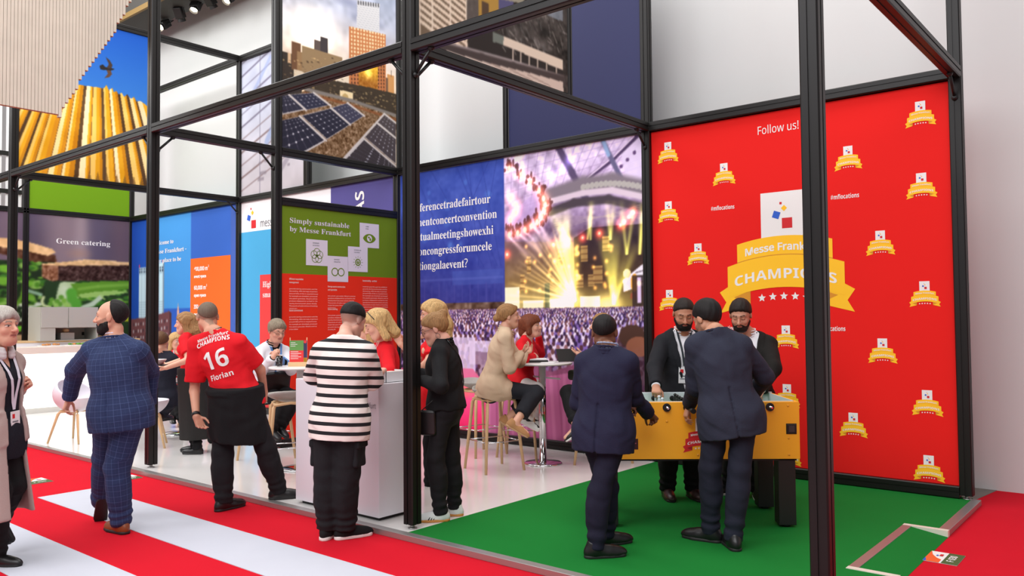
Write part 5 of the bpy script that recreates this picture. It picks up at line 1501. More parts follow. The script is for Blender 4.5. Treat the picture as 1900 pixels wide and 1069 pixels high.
# skyline
for x0, x1, y0, y1, col in ((60, 180, 340, 600, (58, 50, 44)), (115, 172, 262, 420, (110, 78, 54)), (150, 215, 325, 440, (150, 120, 84)), (95, 112, 320, 380, (214, 180, 140)), (253, 300, 250, 360, (96, 84, 78)), (290, 335, 232, 390, (66, 60, 62)), (180, 420, 345, 520, (150, 126, 92)), (130, 190, 430, 480, (220, 206, 180)), (380, 480, 470, 520, (228, 214, 190))):
    p = T('S', 's1', x0, y1); q = T('S', 's1', x1, y0); c.rect(p[0], q[0], p[1], q[1], col)
for i in range(60):
    x = rr.uniform(60, 420); y = rr.uniform(350, 500); p = T('S', 's1', x, y); c.rect(p[0], p[0] + .03, p[1], p[1] + .012, rr.choice([(236, 200, 140), (60, 46, 36), (120, 96, 70), (200, 170, 120)]), .7)
c.poly([(2.756, 5.823), (3.153, 5.884), (3.146, 5.476), (2.749, 5.449)], (214, 214, 216))
for i in range(13): c.line(T('S', 's1', 510, 12 + i * 13), T('S', 's1', 645, 38 + i * 13), .006, (176, 180, 186))
for i in range(9): c.line(T('S', 's1', 518 + i * 15, 8 + i * 2), T('S', 's1', 518 + i * 15, 24 + i * 2), .022, (80, 80, 86))
u, v_, m = c.quad_uv((2.624, 4.534), (3.260, 4.667), (3.264, 5.488), (2.620, 5.431))
c._mix(m.astype(float), (196, 122, 74))
wn = m & ((u * 12.5) % 1 > .42) & ((v_ * 17) % 1 > .40) & (u > .04) & (u < .97)
c._mix((wn & (v_ > .48)).astype(float), (236, 214, 170)); c._mix((wn & (v_ <= .48)).astype(float), (96, 60, 40))
u, v_, m = c.quad_uv((2.776, 4.565), (3.113, 4.636), (3.114, 5.040), (2.777, 4.926))
c._mix(m.astype(float), (226, 160, 40)); c.grad([(4.75, (150, 90, 30)), (4.95, (250, 196, 60)), (5.1, (236, 170, 50))], m=m, al=.8); c.glow(*T('S', 's1', 577, 440), .06, (140, 140, 90), 1); c.noise(14, .02, 23, m.astype(float))
for x0, x1, y0, y1, col in ((692, 732, 455, 560, (206, 150, 92)), (683, 696, 470, 570, (120, 90, 70))):
    p = T('S', 's1', x0, y1); q = T('S', 's1', x1, y0); c.rect(p[0], q[0], p[1], q[1], col)
c.line((3.363, 5.005), (3.362, 4.922), .01, (90, 70, 60))
# long flat building in front, parapet, gravel roof
m = c.poly([(1.587, 4.440), (2.315, 4.643), (2.896, 4.681), (3.451, 4.695), (3.449, 4.329), (2.668, 4.431), (1.928, 4.430)], (62, 52, 40))
for i in range(150):
    x = rr.uniform(210, 740); p = T('S', 's1', x, 500 + (x - 210) * .19 + rr.uniform(-20, 60)); c.rect(p[0], p[0] + rr.uniform(.01, .05), p[1], p[1] + .012, rr.choice([(150, 124, 90), (40, 34, 30), (196, 170, 120), (84, 70, 54)]), .6)
c.poly([(2.468, 4.545), (2.688, 4.551), (2.685, 4.435), (2.468, 4.435)], (236, 216, 170)); c.disc(*T('S', 's1', 440, 585), .05, (180, 150, 90), .8)
m = c.poly([(1.587, 4.029), (1.587, 4.152), (1.928, 4.430), (2.668, 4.431), (3.450, 4.377), (3.446, 3.649), (1.588, 3.395)], (122, 94, 66))
c.noise(26, .014, 24, m.astype(float)); c.noise(20, .035, 25, m.astype(float))
c.path([(1.928, 4.441), (2.668, 4.443), (3.450, 4.388)], .045, (128, 122, 116)); c.path([(1.928, 4.388), (2.641, 4.381), (3.449, 4.329)], .03, (140, 84, 48), .8)
def solar(p00, p10, p11, p01, nu, nv, col=(38, 38, 54)):
    u, v_, m = c.quad_uv(p00, p10, p11, p01)
    c._mix(m.astype(float), col)
    fu, fv = (u * nu) % 1, (v_ * nv) % 1
    ln = m & ((np.minimum(fu, 1 - fu) < .035) | (np.minimum(fv, 1 - fv) < .035)); c._mix(ln.astype(float), (86, 84, 100), .8)
    dt = m & (np.hypot(np.minimum(fu, 1 - fu), np.minimum(fv, 1 - fv)) < .12); c._mix(dt.astype(float), (214, 214, 222))
    fr = m & ((u < .012) | (u > .985) | (v_ < .02) | (v_ > .975)); c._mix(fr.astype(float), (196, 192, 190))
solar((1.587, 4.050), (1.928, 4.177), (1.682, 4.320), (1.582, 4.285), 4, 5, (46, 46, 62)); solar((1.943, 4.176), (2.301, 4.310), (2.067, 4.426), (1.702, 4.324), 6, 5, (44, 46, 66))
solar((1.579, 3.414), (2.235, 3.831), (1.841, 4.077), (1.578, 3.982), 6, 6); solar((2.261, 3.857), (2.634, 4.114), (2.315, 4.273), (1.866, 4.094), 6, 6); solar((2.646, 4.120), (2.878, 4.281), (2.591, 4.398), (2.336, 4.286), 5, 5, (62, 62, 82))
solar((2.515, 3.636), (3.446, 3.532), (3.437, 3.671), (2.860, 3.969), 7, 7, (58, 52, 56)); solar((2.880, 3.988), (3.446, 3.696), (3.448, 4.059), (3.094, 4.214), 7, 6, (70, 62, 66)); solar((3.111, 4.231), (3.448, 4.076), (3.449, 4.294), (3.232, 4.373), 5, 4, (78, 70, 72))
for p, q in (((1.841, 4.081), (2.248, 3.840)), ((2.320, 4.279), (2.640, 4.115)), ((2.860, 3.973), (3.446, 3.672)), ((3.100, 4.224), (3.448, 4.066)), ((2.515, 3.636), (3.232, 4.373)), ((1.682, 4.320), (1.938, 4.175)), ((2.591, 4.398), (2.878, 4.277)), ((3.232, 4.373), (3.449, 4.282)), ((2.054, 4.419), (2.315, 4.308))): c.line(p, q, .028, (206, 200, 196))
P = plane_x(0.03)
c.build('printed_picture', P, M_MURAL, SB); panel_box(plane_x(.028), 1.59, 3.465, 3.65, 6.05, M_KNOB, 'backing', SB, .03)

# ---------------------------------------------------------------- office facade banner
OB = thing('office_banner', 'tall banner with a monochrome office facade and curved kerb, above the middle beam', 'banner', (0, 0, 0))
c = Canvas(.055, 1.99, 3.66, 6.0, .008, (60, 56, 52))
c.noise(16, .12, 31); c.noise(12, .03, 32)
m = c.poly([(0.046, 3.643), (0.048, 4.013), (0.585, 4.177), (0.603, 3.749), (0.371, 3.712)], (120, 104, 84))
for i in range(40):
    c.I = np.where((m & (np.abs((c.B + c.A * .30) - (3.84 + i * .055)) < .016))[..., None], np.array((234, 220, 196.)), c.I)
for x in (110, 250, 450, 625): c.line(T('B', 'b1', x, 540), T('B', 'b1', x, -60), .016, (240, 228, 206))
c.rect(T('B', 'b1', 640, 0)[0], T('B', 'b1', 760, 0)[0], 3.9, 6.0, (110, 104, 98), .7)
p = T('B', 'b1', 760, 230); q = T('B', 'b1', 985, -100); c.rect(p[0], q[0], p[1], q[1], (176, 142, 64)); p = T('B', 'b1', 800, 170); q = T('B', 'b1', 870, 40); c.rect(p[0], q[0], p[1], q[1], (84, 66, 48))
p = T('B', 'b1', 985, 120); c.rect(p[0], p[0] + .2, p[1], 6.0, (84, 84, 124)); c.poly([(0.946, 4.263), (1.313, 4.314), (1.391, 4.423)], (150, 148, 130))
c.poly([(0.624, 3.740), (0.625, 3.845), (0.919, 3.969), (1.916, 3.979), (1.913, 3.798), (1.192, 3.771)], (44, 40, 38))
for i in range(60):
    x = rr.uniform(950, 1690); y = 130 + rr.uniform(0, 460); c.line(T('B', 'b1', x, y), T('B', 'b1', x + rr.uniform(10, 60), y + rr.uniform(20, 130)), .012, rr.choice([(150, 150, 146), (34, 32, 32), (96, 100, 100), (200, 198, 190)]), .5)
c.poly([(1.669, 4.322), (1.925, 4.464), (1.923, 4.326)], (140, 156, 170), .7)
c.poly([(1.055, 3.958), (1.916, 3.962), (1.914, 3.863), (1.054, 3.883)], (226, 216, 196)); c.poly([(0.913, 3.963), (1.055, 3.958), (1.054, 3.883), (0.912, 3.874)], (112, 124, 116))
for x in (1140, 1225, 1318, 1410, 1510, 1618): c.line(T('B', 'b1', x, 545 + (x - 1140) * .42), T('B', 'b1', x, 690 + (x - 1140) * .29), .018, (196, 188, 172))
c.path([(0.392, 3.717), (0.779, 3.741), (1.192, 3.767), (1.913, 3.798)], .035, (190, 186, 186))
c.path([(0.300, 3.672), (0.779, 3.699), (1.192, 3.723), (1.913, 3.772)], .09, (72, 64, 62))
c.poly([(0.230, 3.644), (0.300, 3.658), (0.835, 3.678), (1.446, 3.726), (1.912, 3.751), (1.924, 3.637), (0.666, 3.585)], (214, 202, 188))
for x in (900, 1100, 1300): c.line(T('B', 'b1', x, 700 + (x - 900) * .3), T('B', 'b1', x + 250, 830 + (x - 900) * .3), .008, (150, 130, 118))
P = plane_x(0.03)
c.build('printed_picture', P, M_MURAL, OB); panel_box(plane_x(.028), .055, 1.99, 3.66, 6.0, M_KNOB, 'backing', OB, .03)

# ---------------------------------------------------------------- plain panels and picture of the upper tier
t = thing('navy_panel', 'plain dark blue panel high up beside the white bay, above the concert wall', 'panel', (0, 3.5, 0))
P = plane_y(0)
panel_box(P, -1.965, -.05, 3.655, 6.02, M_NAVYP, 'navy_field', t)
f = Flat(P, .001)
for r in ((-1.965, -1.958, 3.655, 6.02), (-.057, -.05, 3.655, 6.02), (-1.965, -.05, 3.655, 3.662)): f.rect(*r)
f.build('keder_edge', M_TRIM, t)
t = thing('scaffold_picture', 'pale bluish picture of a scaffolded hall, high up left of the solar banner', 'picture panel', (0, 3.5, 0))
c = Canvas(-7.96, -6.12, 3.65, 6.0, .014, (206, 204, 214))
c.noise(12, .4, 41); c.noise(7, .1, 42)
c.grad([(3.65, (222, 204, 198)), (4.4, (210, 200, 202)), (5.0, (196, 198, 212)), (6.0, (196, 200, 220))], al=.55)
for i in range(11):
    b = 3.75 + i * .22; c.line((-7.96, b), (-6.12, b + .62), .030 if i % 2 else .016, (96, 84, 104) if i > 4 else (110, 80, 76), .8)
c.line((-7.4, 3.65), (-7.4, 6.0), .012, (120, 116, 130)); c.line((-7.2, 4.5), (-6.2, 5.7), .13, (150, 168, 206), .7); c.line((-7.8, 5.2), (-7.1, 5.9), .08, (150, 164, 206), .6); c.line((-6.9, 3.9), (-6.1, 4.6), .10, (150, 140, 150), .6)
for i in range(18):
    a = rr.uniform(-7.5, -6.2); b = rr.uniform(3.8, 4.6); c.rect(a, a + rr.uniform(.05, .2), b, b + .05, (140, 128, 136), .7)
c.I = c.I * np.array((.84, .86, .88))
c.build('printed_picture', P, M_MURAL, t); panel_box(plane_y(0.003), -7.96, -6.12, 3.65, 6.0, M_WTEXT, 'backing', t, .03)
# ================================================================== CAST
def hair_mat(name, rgb, k=.35):
    """fine strands: stretched noise in colour and relief"""
    m = mat(name, rgb, rough=.62, spec=.25)
    nt = m.node_tree; N = nt.nodes; L = nt.links; b = N['Principled BSDF']
    tc = N.new('ShaderNodeTexCoord'); mp = N.new('ShaderNodeMapping'); mp.inputs['Scale'].default_value = (170, 170, 14)
    n = N.new('ShaderNodeTexNoise'); n.inputs['Scale'].default_value = 1.0; n.inputs['Detail'].default_value = 3
    L.new(tc.outputs['Object'], mp.inputs['Vector']); L.new(mp.outputs['Vector'], n.inputs['Vector'])
    mr = N.new('ShaderNodeMapRange'); mr.inputs['From Min'].default_value = .3; mr.inputs['From Max'].default_value = .7; mr.inputs['To Min'].default_value = 1 - k; mr.inputs['To Max'].default_value = 1 + k
    L.new(n.outputs['Fac'], mr.inputs['Value'])
    v = N.new('ShaderNodeVectorMath'); v.operation = 'SCALE'; v.inputs[0].default_value = list(lin(rgb)); L.new(mr.outputs['Result'], v.inputs['Scale']); L.new(v.outputs['Vector'], b.inputs['Base Color'])
    bp = N.new('ShaderNodeBump'); bp.inputs['Strength'].default_value = .5; bp.inputs['Distance'].default_value = .004; L.new(n.outputs['Fac'], bp.inputs['Height']); L.new(bp.outputs['Normal'], b.inputs['Normal'])
    return m
H_DARK = hair_mat('dark_brown_hair', (36, 28, 24)); H_BLACK = hair_mat('black_hair', (24, 21, 21)); H_BROWN = hair_mat('brown_hair', (96, 68, 46))
H_AUBURN = hair_mat('auburn_hair', (112, 58, 36)); H_BLOND = hair_mat('blond_hair', (196, 160, 108)); H_DBLOND = hair_mat('dark_blond_hair', (150, 112, 72))
H_GREY = hair_mat('grey_hair', (172, 166, 158), .2); H_GREYBR = hair_mat('grey_brown_hair', (132, 120, 102))
LEATHER_B = mat('black_leather', (20, 19, 20), rough=.35, spec=.5)
LEATHER_BR = mat('brown_leather', (128, 66, 30), rough=.38, noise=.15, nscale=20)
NAVY = cloth('navy', (32, 33, 56)); NAVY2 = cloth('slate_navy', (44, 47, 62)); CHAR = cloth('charcoal', (27, 28, 33)); BLK = cloth('black', (20, 20, 22))
BLK2 = cloth('washed_black', (26, 25, 28)); NEARBLK = cloth('brown_black', (24, 22, 20)); WHT = cloth('white_shirt', (232, 231, 236)); REDS = cloth('red_shirt', (216, 22, 34))
BEIGE = cloth('beige_jacket', (202, 178, 150)); COATG = cloth('greige_coat', (170, 152, 146)); WJK = cloth('white_jacket', (226, 226, 232)); APR = cloth('grey_black_apron', (40, 39, 38))
LAV = cloth('lavender_shirt', (222, 214, 230)); WTR = cloth('pale_trousers', (222, 216, 214)); GREYW = cloth('grey_scarf', (206, 204, 204)); NAVYT = cloth('navy_trousers', (25, 25, 43))
M_LANY = mat('white_ribbon', (214, 214, 226), rough=.6); M_LANYD = mat('dark_ribbon', (38, 46, 52), rough=.6); M_CARD = mat('paper_card', (232, 232, 234), rough=.5)
M_BLUELY = mat('blue_ribbon', (92, 140, 200), rough=.6); M_METALF = mat('thin_metal_frame', (120, 112, 104), rough=.3, metal=.9)

def check_mat():
    m = mat('cloth_check', (27, 44, 84), rough=.85, sheen=.0)
    nt = m.node_tree; N = nt.nodes; L = nt.links; b = N['Principled BSDF']
    prev = None
    for name, per, wd in (('pu', .042, .07), ('pv', .042, .07), ('pu', .021, .05), ('pv', .021, .05)):
        a = N.new('ShaderNodeAttribute'); a.attribute_name = name
        d = N.new('ShaderNodeMath'); d.operation = 'DIVIDE'; d.inputs[1].default_value = per; L.new(a.outputs['Fac'], d.inputs[0])
        f = N.new('ShaderNodeMath'); f.operation = 'FRACT'; L.new(d.outputs[0], f.inputs[0])
        l = N.new('ShaderNodeMath'); l.operation = 'LESS_THAN'; l.inputs[1].default_value = wd; L.new(f.outputs[0], l.inputs[0])
        s = N.new('ShaderNodeMath'); s.operation = 'MULTIPLY'; s.inputs[1].default_value = .24 if per > .03 else .10; L.new(l.outputs[0], s.inputs[0])
        if prev is None: prev = s
        else:
            q = N.new('ShaderNodeMath'); q.operation = 'ADD'; L.new(prev.outputs[0], q.inputs[0]); L.new(s.outputs[0], q.inputs[1]); prev = q
    mx = N.new('ShaderNodeMix'); mx.data_type = 'RGBA'; mx.clamp_factor = True
    mx.inputs['A'].default_value = list(lin((26, 42, 82))) + [1]; mx.inputs['B'].default_value = list(lin((96, 116, 164))) + [1]
    L.new(prev.outputs[0], mx.inputs['Factor']); L.new(mx.outputs['Result'], b.inputs['Base Color'])
    return m
CHECK = check_mat()

def stripe_mat():
    m = mat('cloth_striped', (226, 212, 206), rough=.9, sheen=.0)
    nt = m.node_tree; N = nt.nodes; L = nt.links; b = N['Principled BSDF']
    a = N.new('ShaderNodeAttribute'); a.attribute_name = 'pv'
    d = N.new('ShaderNodeMath'); d.operation = 'DIVIDE'; d.inputs[1].default_value = .0655; L.new(a.outputs['Fac'], d.inputs[0])
    f = N.new('ShaderNodeMath'); f.operation = 'FRACT'; L.new(d.outputs[0], f.inputs[0])
    l = N.new('ShaderNodeMath'); l.operation = 'LESS_THAN'; l.inputs[1].default_value = .40; L.new(f.outputs[0], l.inputs[0])
    mx = N.new('ShaderNodeMix'); mx.data_type = 'RGBA'
    mx.inputs['A'].default_value = list(lin((232, 220, 214))) + [1]; mx.inputs['B'].default_value = list(lin((22, 21, 26))) + [1]
    L.new(l.outputs[0], mx.inputs['Factor']); L.new(mx.outputs['Result'], b.inputs['Base Color'])
    return m
STRIPE = stripe_mat()

def pat_attrs(g, legs=False, sleeves=True):
    """pattern coordinates: across and along the cloth"""
    def fn(me, V):
        P = V.astype(np.float32)
        q = (P - g.nk) @ g.MT.T
        u = np.arctan2(q[:, 0], -q[:, 1] - .02) * .15; v = q[:, 2].copy()
        best = torso_d(P, g, .03) if not legs else np.full(len(V), 9.0)
        segs = [(getattr(g, a + s), getattr(g, b + s)) for s in 'LR' for a, b in ((('h', 'k'), ('k', 'a')) if legs else (('s', 'e'), ('e', 'w')))] if sleeves else []
        for i, (A, B) in enumerate(segs):
            d = rc(P, A, B, .078 if not legs else .09, .055)
            m = d < best + (0 if legs else .014)
            ax = _n(B - A); t = (P - A) @ ax
            off = np.linalg.norm(segs[i - 1][1] - segs[i - 1][0]) if i % 2 else 0
            sg = 1 if i < 2 else -1
            out = _n(g.L * sg - ax * (ax @ g.L) * sg); bb_ = np.cross(ax, out)
            u[m] = (np.arctan2((P - A) @ bb_, (P - A) @ out) * (.085 if legs else .062))[m]; v[m] = -(t[m] + off) - (0 if legs else .03)
            best = np.where(m, d, best)
        set_float(me, 'pu', u + 20); set_float(me, 'pv', v + 20)
    return fn

def jacket(g, root, m, h=.008, name='jacket', collar=True, label=None, attrs=None, **k):
    k.setdefault('off', .030); k.setdefault('hem', .16); k.setdefault('neck', .080)
    fn = top_fn(g, **k)
    part(g, root, name, fn, g.lo, g.hi, h, m, label, attrs=attrs)
    if collar:
        cf, pts = collar_fn(g, .011, .083, .016, span=108 if k.get('vneck') else 150)
        part(g, root, 'jacket_collar', cf, *bb(*pts, pad=.05), .006, m, attrs=attrs)
    return fn
def shirt_under(g, root, m, h=.008, **k):
    fn = top_fn(g, off=.014, hem=.02, slv=(1, 1), rs=(.055, .048, .044, .036), fold=.001, neck=.058, slv_end=(-.012, -.012), **k)
    part(g, root, 'shirt', fn, g.lo, g.hi, h, m)
    cf, pts = collar_fn(g, .007, .070, .040)
    part(g, root, 'shirt_collar', cf, *bb(*pts, pad=.05), .005, m)
    return fn
def trousers(g, root, m, h=.008, name='trousers', attrs=None, **k):
    part(g, root, name, trouser_fn(g, **k), g.lo, g.hi, h, m, attrs=attrs)

CAMF = np.array([_f[0], _f[1], 0.0]); CAMF /= np.linalg.norm(CAMF); CAMR = _r
DOWN = -UPZ

# ---- walking man in the checked suit
g = person('person in a blue checked suit walking away, head turned left, dark beard', JOINTS['checked'], 1.80, (214, 160, 134), z=FZ, w=1.16, belly=.5,
           hands=lambda g: {'L': dict(curl=.7, d=DOWN * .8 - CAMR * .3), 'R': dict(curl=.5)}, brow=(40, 30, 26), stubble=(60, 44, 38), lips=(190, 108, 100))
R_ = g.root
jacket(g, R_, CHECK, .008, attrs=pat_attrs(g), vent=1, fold=.004, hem=.14, skirt=.12, rs=(.080, .074, .062, .052))
shirt_under(g, R_, LAV)
trousers(g, R_, CHECK, .008, attrs=pat_attrs(g, True), off=.020, bag=.008)
shoes(g, R_, LEATHER_BR, DARK_SOLE, L=.29, label='brown leather shoe')
add_hair(g, R_, H_BLACK, t=.009, plane=(-.012, .10, -.985, .17), low=-.085)
add_beard(g, R_, H_BLACK, .0035)

# ---- grey-haired woman at the left edge
g = person('person with grey hair in a long grey-beige coat at the left edge', JOINTS['grey'], 1.68, (208, 156, 132), z=FZ, w=.98, bust=.8,
           hands=lambda g: {'L': dict(curl=1.05, d=CAMR * .6 + UPZ * .5, n=-CAMF + UPZ * .1)}, brow=(120, 110, 100))
R_ = g.root
fn = top_fn(g, off=.014, hem=.16, slv=(1, 1), rs=(.056, .05, .046, .038), neck=.064, vneck=(.13, .055), fold=.003)
part(g, R_, 'jumper', fn, g.lo, g.hi, .008, cloth('dark_navy_knit', (22, 24, 34)))
trousers(g, R_, BLK, .008, off=.016)
shoes(g, R_, LEATHER_B, DARK_SOLE, L=.25)
def coat(P):
    d = top_fn(g, off=.034, hem=.05, slv=(1, 1), rs=(.070, .064, .058, .054), neck=.075, fold=.005)(P)
    q = (P - g.nk) @ g.MT.T
    axis = g.nk[:2] - g.F[:2] * .03
    z = P[:, 2]; top = g.pel[2] + .05; bot = .33
    t = np.clip((top - z) / (top - bot), 0, 1)
    rel = P[:, :2] - axis
    lat = rel @ g.L[:2]; fr = rel @ g.F[:2]
    k = 1 + .30 * t + .02 * np.sin(np.arctan2(fr, lat) * 9)
    e = (np.sqrt((lat / (.200 * k)) ** 2 + ((fr - .03 * t) / (.165 * k)) ** 2) - 1) * .16
    e = np.maximum(e, np.maximum(z - top - .1, bot - z))
    e = np.maximum(e, -(np.sqrt((lat / (.176 * k)) ** 2 + ((fr - .03 * t) / (.142 * k)) ** 2) - 1) * .15)
    d = smin(d, e, .04)
    opening = np.maximum(np.abs(q[:, 0]) - (.075 + .05 * t), -(q[:, 1] - .02))
    return smax(d, -opening, .01)
lo, hi = g.lo.copy(), g.hi.copy(); lo[:2] -= .06; hi[:2] += .06
part(g, R_, 'coat', coat, lo, hi, .009, COATG)
cf, pts = collar_fn(g, .022, .080, .030)
part(g, R_, 'scarf', cf, *bb(*pts, pad=.06), .006, GREYW)
add_hair(g, R_, H_GREY, t=.020, plane=(.080, .050, -.72, .70), low=-.07, wave=.004, extra=[((.06, .03, .05), (.084, -.0, .0), .026, .018), ((-.06, .03, .05), (-.084, 0, .0), .026, .018), ((0, .06, .085), (0, .03, .10), .03, .03)])
lanyard(g, R_, fn, M_LANY, drop=.40, wid=.011, badge=(.08, .12), badge_m=M_CARD)

# ---- waitress
g = person('person with long wavy blond hair in red T-shirt and long dark apron, carrying a plate', JOINTS['waitress'], 1.68, (218, 168, 142), .007, z=0, w=.94, bust=.9,
           hands=lambda g: {'L': dict(n=UPZ, curl=.25), 'R': dict(n=UPZ, curl=.25)})
R_ = g.root; WAITRESS = g
fn = top_fn(g, off=.012, hem=.02, slv=(0, .72), fold=.004); part(g, R_, 't_shirt', fn, g.lo, g.hi, .009, REDS)
trousers(g, R_, BLK, .009, off=.012)
def apron(P):
    z = P[:, 2]; t = np.clip((g.pel[2] + .12 - z) / .75, 0, 1)
    rel = P[:, :2] - (g.pel[:2] * (1 - t[:, None]) + .5 * (g.aL[:2] + g.aR[:2]) * t[:, None])
    lat = rel @ g.Lh[:2]; fr = rel @ g.Fh[:2]
    e = (np.sqrt((lat / (.185 + .02 * t)) ** 2 + (fr / (.155 + .02 * t)) ** 2) - 1) * .14 + .004 * np.sin(np.arctan2(fr, lat) * 7)
    return np.maximum(e, np.maximum(z - g.pel[2] - .13, .17 - z))
part(g, R_, 'apron', apron, g.lo, g.hi, .009, APR)
shoes(g, R_, LEATHER_B, DARK_SOLE, L=.25, h=.007)
add_hair(g, R_, H_DBLOND, t=.016, plane=(.076, .056, -.70, .71), low=-.10, wave=.006, k=.03, extra=[((0, -.085, .03), (.01, -.12, -.10), .055, .06), ((.01, -.12, -.10), (0, -.125, -.18), .06, .03), ((.065, -.02, .03), (.072, -.05, -.12), .03, .034), ((-.065, -.02, .03), (-.072, -.05, -.12), .03, .034)])

# ---- man in the red number 16 shirt
g = person('person in red T-shirt printed 16, black jacket tied round the waist', JOINTS['florian'], 1.80, (206, 150, 124), z=FZ, w=1.12, belly=.6,
           hands=lambda g: {'L': dict(curl=.55, n=CAMR * .6 - CAMF * .5, d=DOWN + CAMR * .45), 'R': dict(curl=.45, n=-CAMR * .6 - CAMF * .5, d=DOWN)},
           scalp=((120, 106, 92), .6, (.02, .03, -.75, .66)))
R_ = g.root
fn = top_fn(g, off=.018, hem=.09, slv=(0, .80), fold=.004, rs=(.078, .072, .05, .05), neck=.068)
part(g, R_, 't_shirt', fn, g.lo, g.hi, .007, REDS)
trousers(g, R_, BLK2, .008, off=.020)
def tied(P):
    q = (P - g.pel) @ g.MH.T
    top = .125; bot = -.33
    z = q[:, 2]; t = np.clip((top - z) / (top - bot), 0, 1)
    k = 1 + .12 * t
    e = (np.sqrt((q[:, 0] / (.232 * k)) ** 2 + (q[:, 1] / (.205 * k)) ** 2) - 1) * .17
    e += .005 * np.sin(np.arctan2(q[:, 1], q[:, 0]) * 11 + 2 * wob(P, 8)) * t + .004 * wob(P, 16)
    bandd = ell(P, g.pel + g.U * .09, g.MH, (.236, .212, .055)) + .004 * np.sin(q[:, 2] * 160 + 2 * wob(P, 12))
    e = np.maximum(e, np.maximum(z - top, bot + q[:, 0] * .12 - z))
    e = np.where(q[:, 1] > .02, e + (q[:, 1] - .02) * .6 * (t > .25), e)
    return smin(e, bandd, .02)
part(g, R_, 'tied_jacket', tied, g.lo, g.hi, .008, BLK)
shoes(g, R_, LEATHER_B, DARK_SOLE, L=.29, laces=M_BLACKP)
add_hair(g, R_, hair_mat('cropped_grey_hair', (112, 98, 84), .15), t=.002, plane=(.005, .045, -.80, .60), low=-.075, wave=.0006)
def back_print(P0, sz, st, s, al='CENTER', arc=0.0, name='lettering', m=M_WPRINT):
    v, f = text_arrays(st, sz, s, al, .95)
    bm = bmesh.new()
    vs = [bm.verts.new((a, b, 0)) for a, b in v]
    for q in f:
        try: bm.faces.new([vs[i] for i in q])
        except ValueError: pass
    bmesh.ops.triangulate(bm, faces=bm.faces)
    for _ in range(3):
        ed = [e for e in bm.edges if e.calc_length() > .014]
        if not ed: break
        bmesh.ops.subdivide_edges(bm, edges=ed, cuts=1); bmesh.ops.triangulate(bm, faces=bm.faces)
    bm.verts.ensure_lookup_table()
    a = np.array([v.co[:2] for v in bm.verts]); F_ = [[v.index for v in q.verts] for q in bm.faces]; bm.free()
    y = a[:, 1] - arc * a[:, 0] ** 2
    pts = g.nk + g.U * (P0 + y)[:, None] - g.L * -1 * a[:, 0][:, None] * -1 * -1 if False else g.nk + g.U * (P0 + y)[:, None] - g.L * a[:, 0][:, None] * -1 * -1
    X = trace(fn, pts, -g.F, gap=.0035)
    ok = fn(X.astype(np.float32)) < .012
    F_ = [q for q in F_ if all(ok[i] for i in q)]
    used = sorted({i for q in F_ for i in q}); mp = {v: i for i, v in enumerate(used)}
    me = mesh_pydata(X[used], [[mp[i] for i in q] for q in F_])
    return link(name, me, m, R_, 'white lettering on the shirt back')
back_print(-.028, .050, 'Messe Frankfurt', 'bold', arc=.7)
back_print(-.068, .074, 'CHAMPIONS', 'bold', arc=.9)
back_print(-.285, .31, '16', 'bold')
back_print(-.378, .095, 'Florian', 'bold', arc=.2)
def band(wr, el, m, name='wristband', r=.036):
    b = MB(); ax = _n(wr - el); c = wr - ax * .012
    b.cyl(c - ax * .013, c + ax * .013, r, n=20); return b.build(name, m, R_)
band(g.wL, g.eL, M_KNOB, r=.034)
lanyard_pts = [g.tp(.066 * math.sin(a), -.062 * math.cos(a) + .01, .028) for a in np.linspace(-1.7, 1.7, 11)]
MB().tube(lanyard_pts, .005, 6).build('lanyard', M_LANYD, R_)

# ---- seated woman with glasses
g = person('person with glasses in a white jacket, seated at the small bar table', JOINTS['glasses'], 1.66, (212, 160, 136), .007, z=0, w=1.06, bust=.9, lids=True,
           hands=lambda g: {'L': dict(curl=.9, d=UPZ * .6 - CAMR * .4 - CAMF * .2), 'R': dict(curl=.9, d=UPZ * .6 + CAMR * .3)})
R_ = g.root
shirt_under(g, R_, BLK, .009)
fn = jacket(g, R_, WJK, .009, off=.030, hem=.12, vneck=(.34, .05), rs=(.072, .066, .058, .048), fold=.006)
trousers(g, R_, BLK, .009)
shoes(g, R_, LEATHER_B, DARK_SOLE, L=.25, h=.007)
add_hair(g, R_, H_GREYBR, t=.018, plane=(.082, .058, -.66, .75), low=-.07, wave=.004, extra=[((0, .062, .09), (.05, .05, .07), .028, .02)])
add_glasses(g, R_, M_METALF)
lanyard(g, R_, fn, M_BLUELY, drop=.30, wid=.012)
GL = g

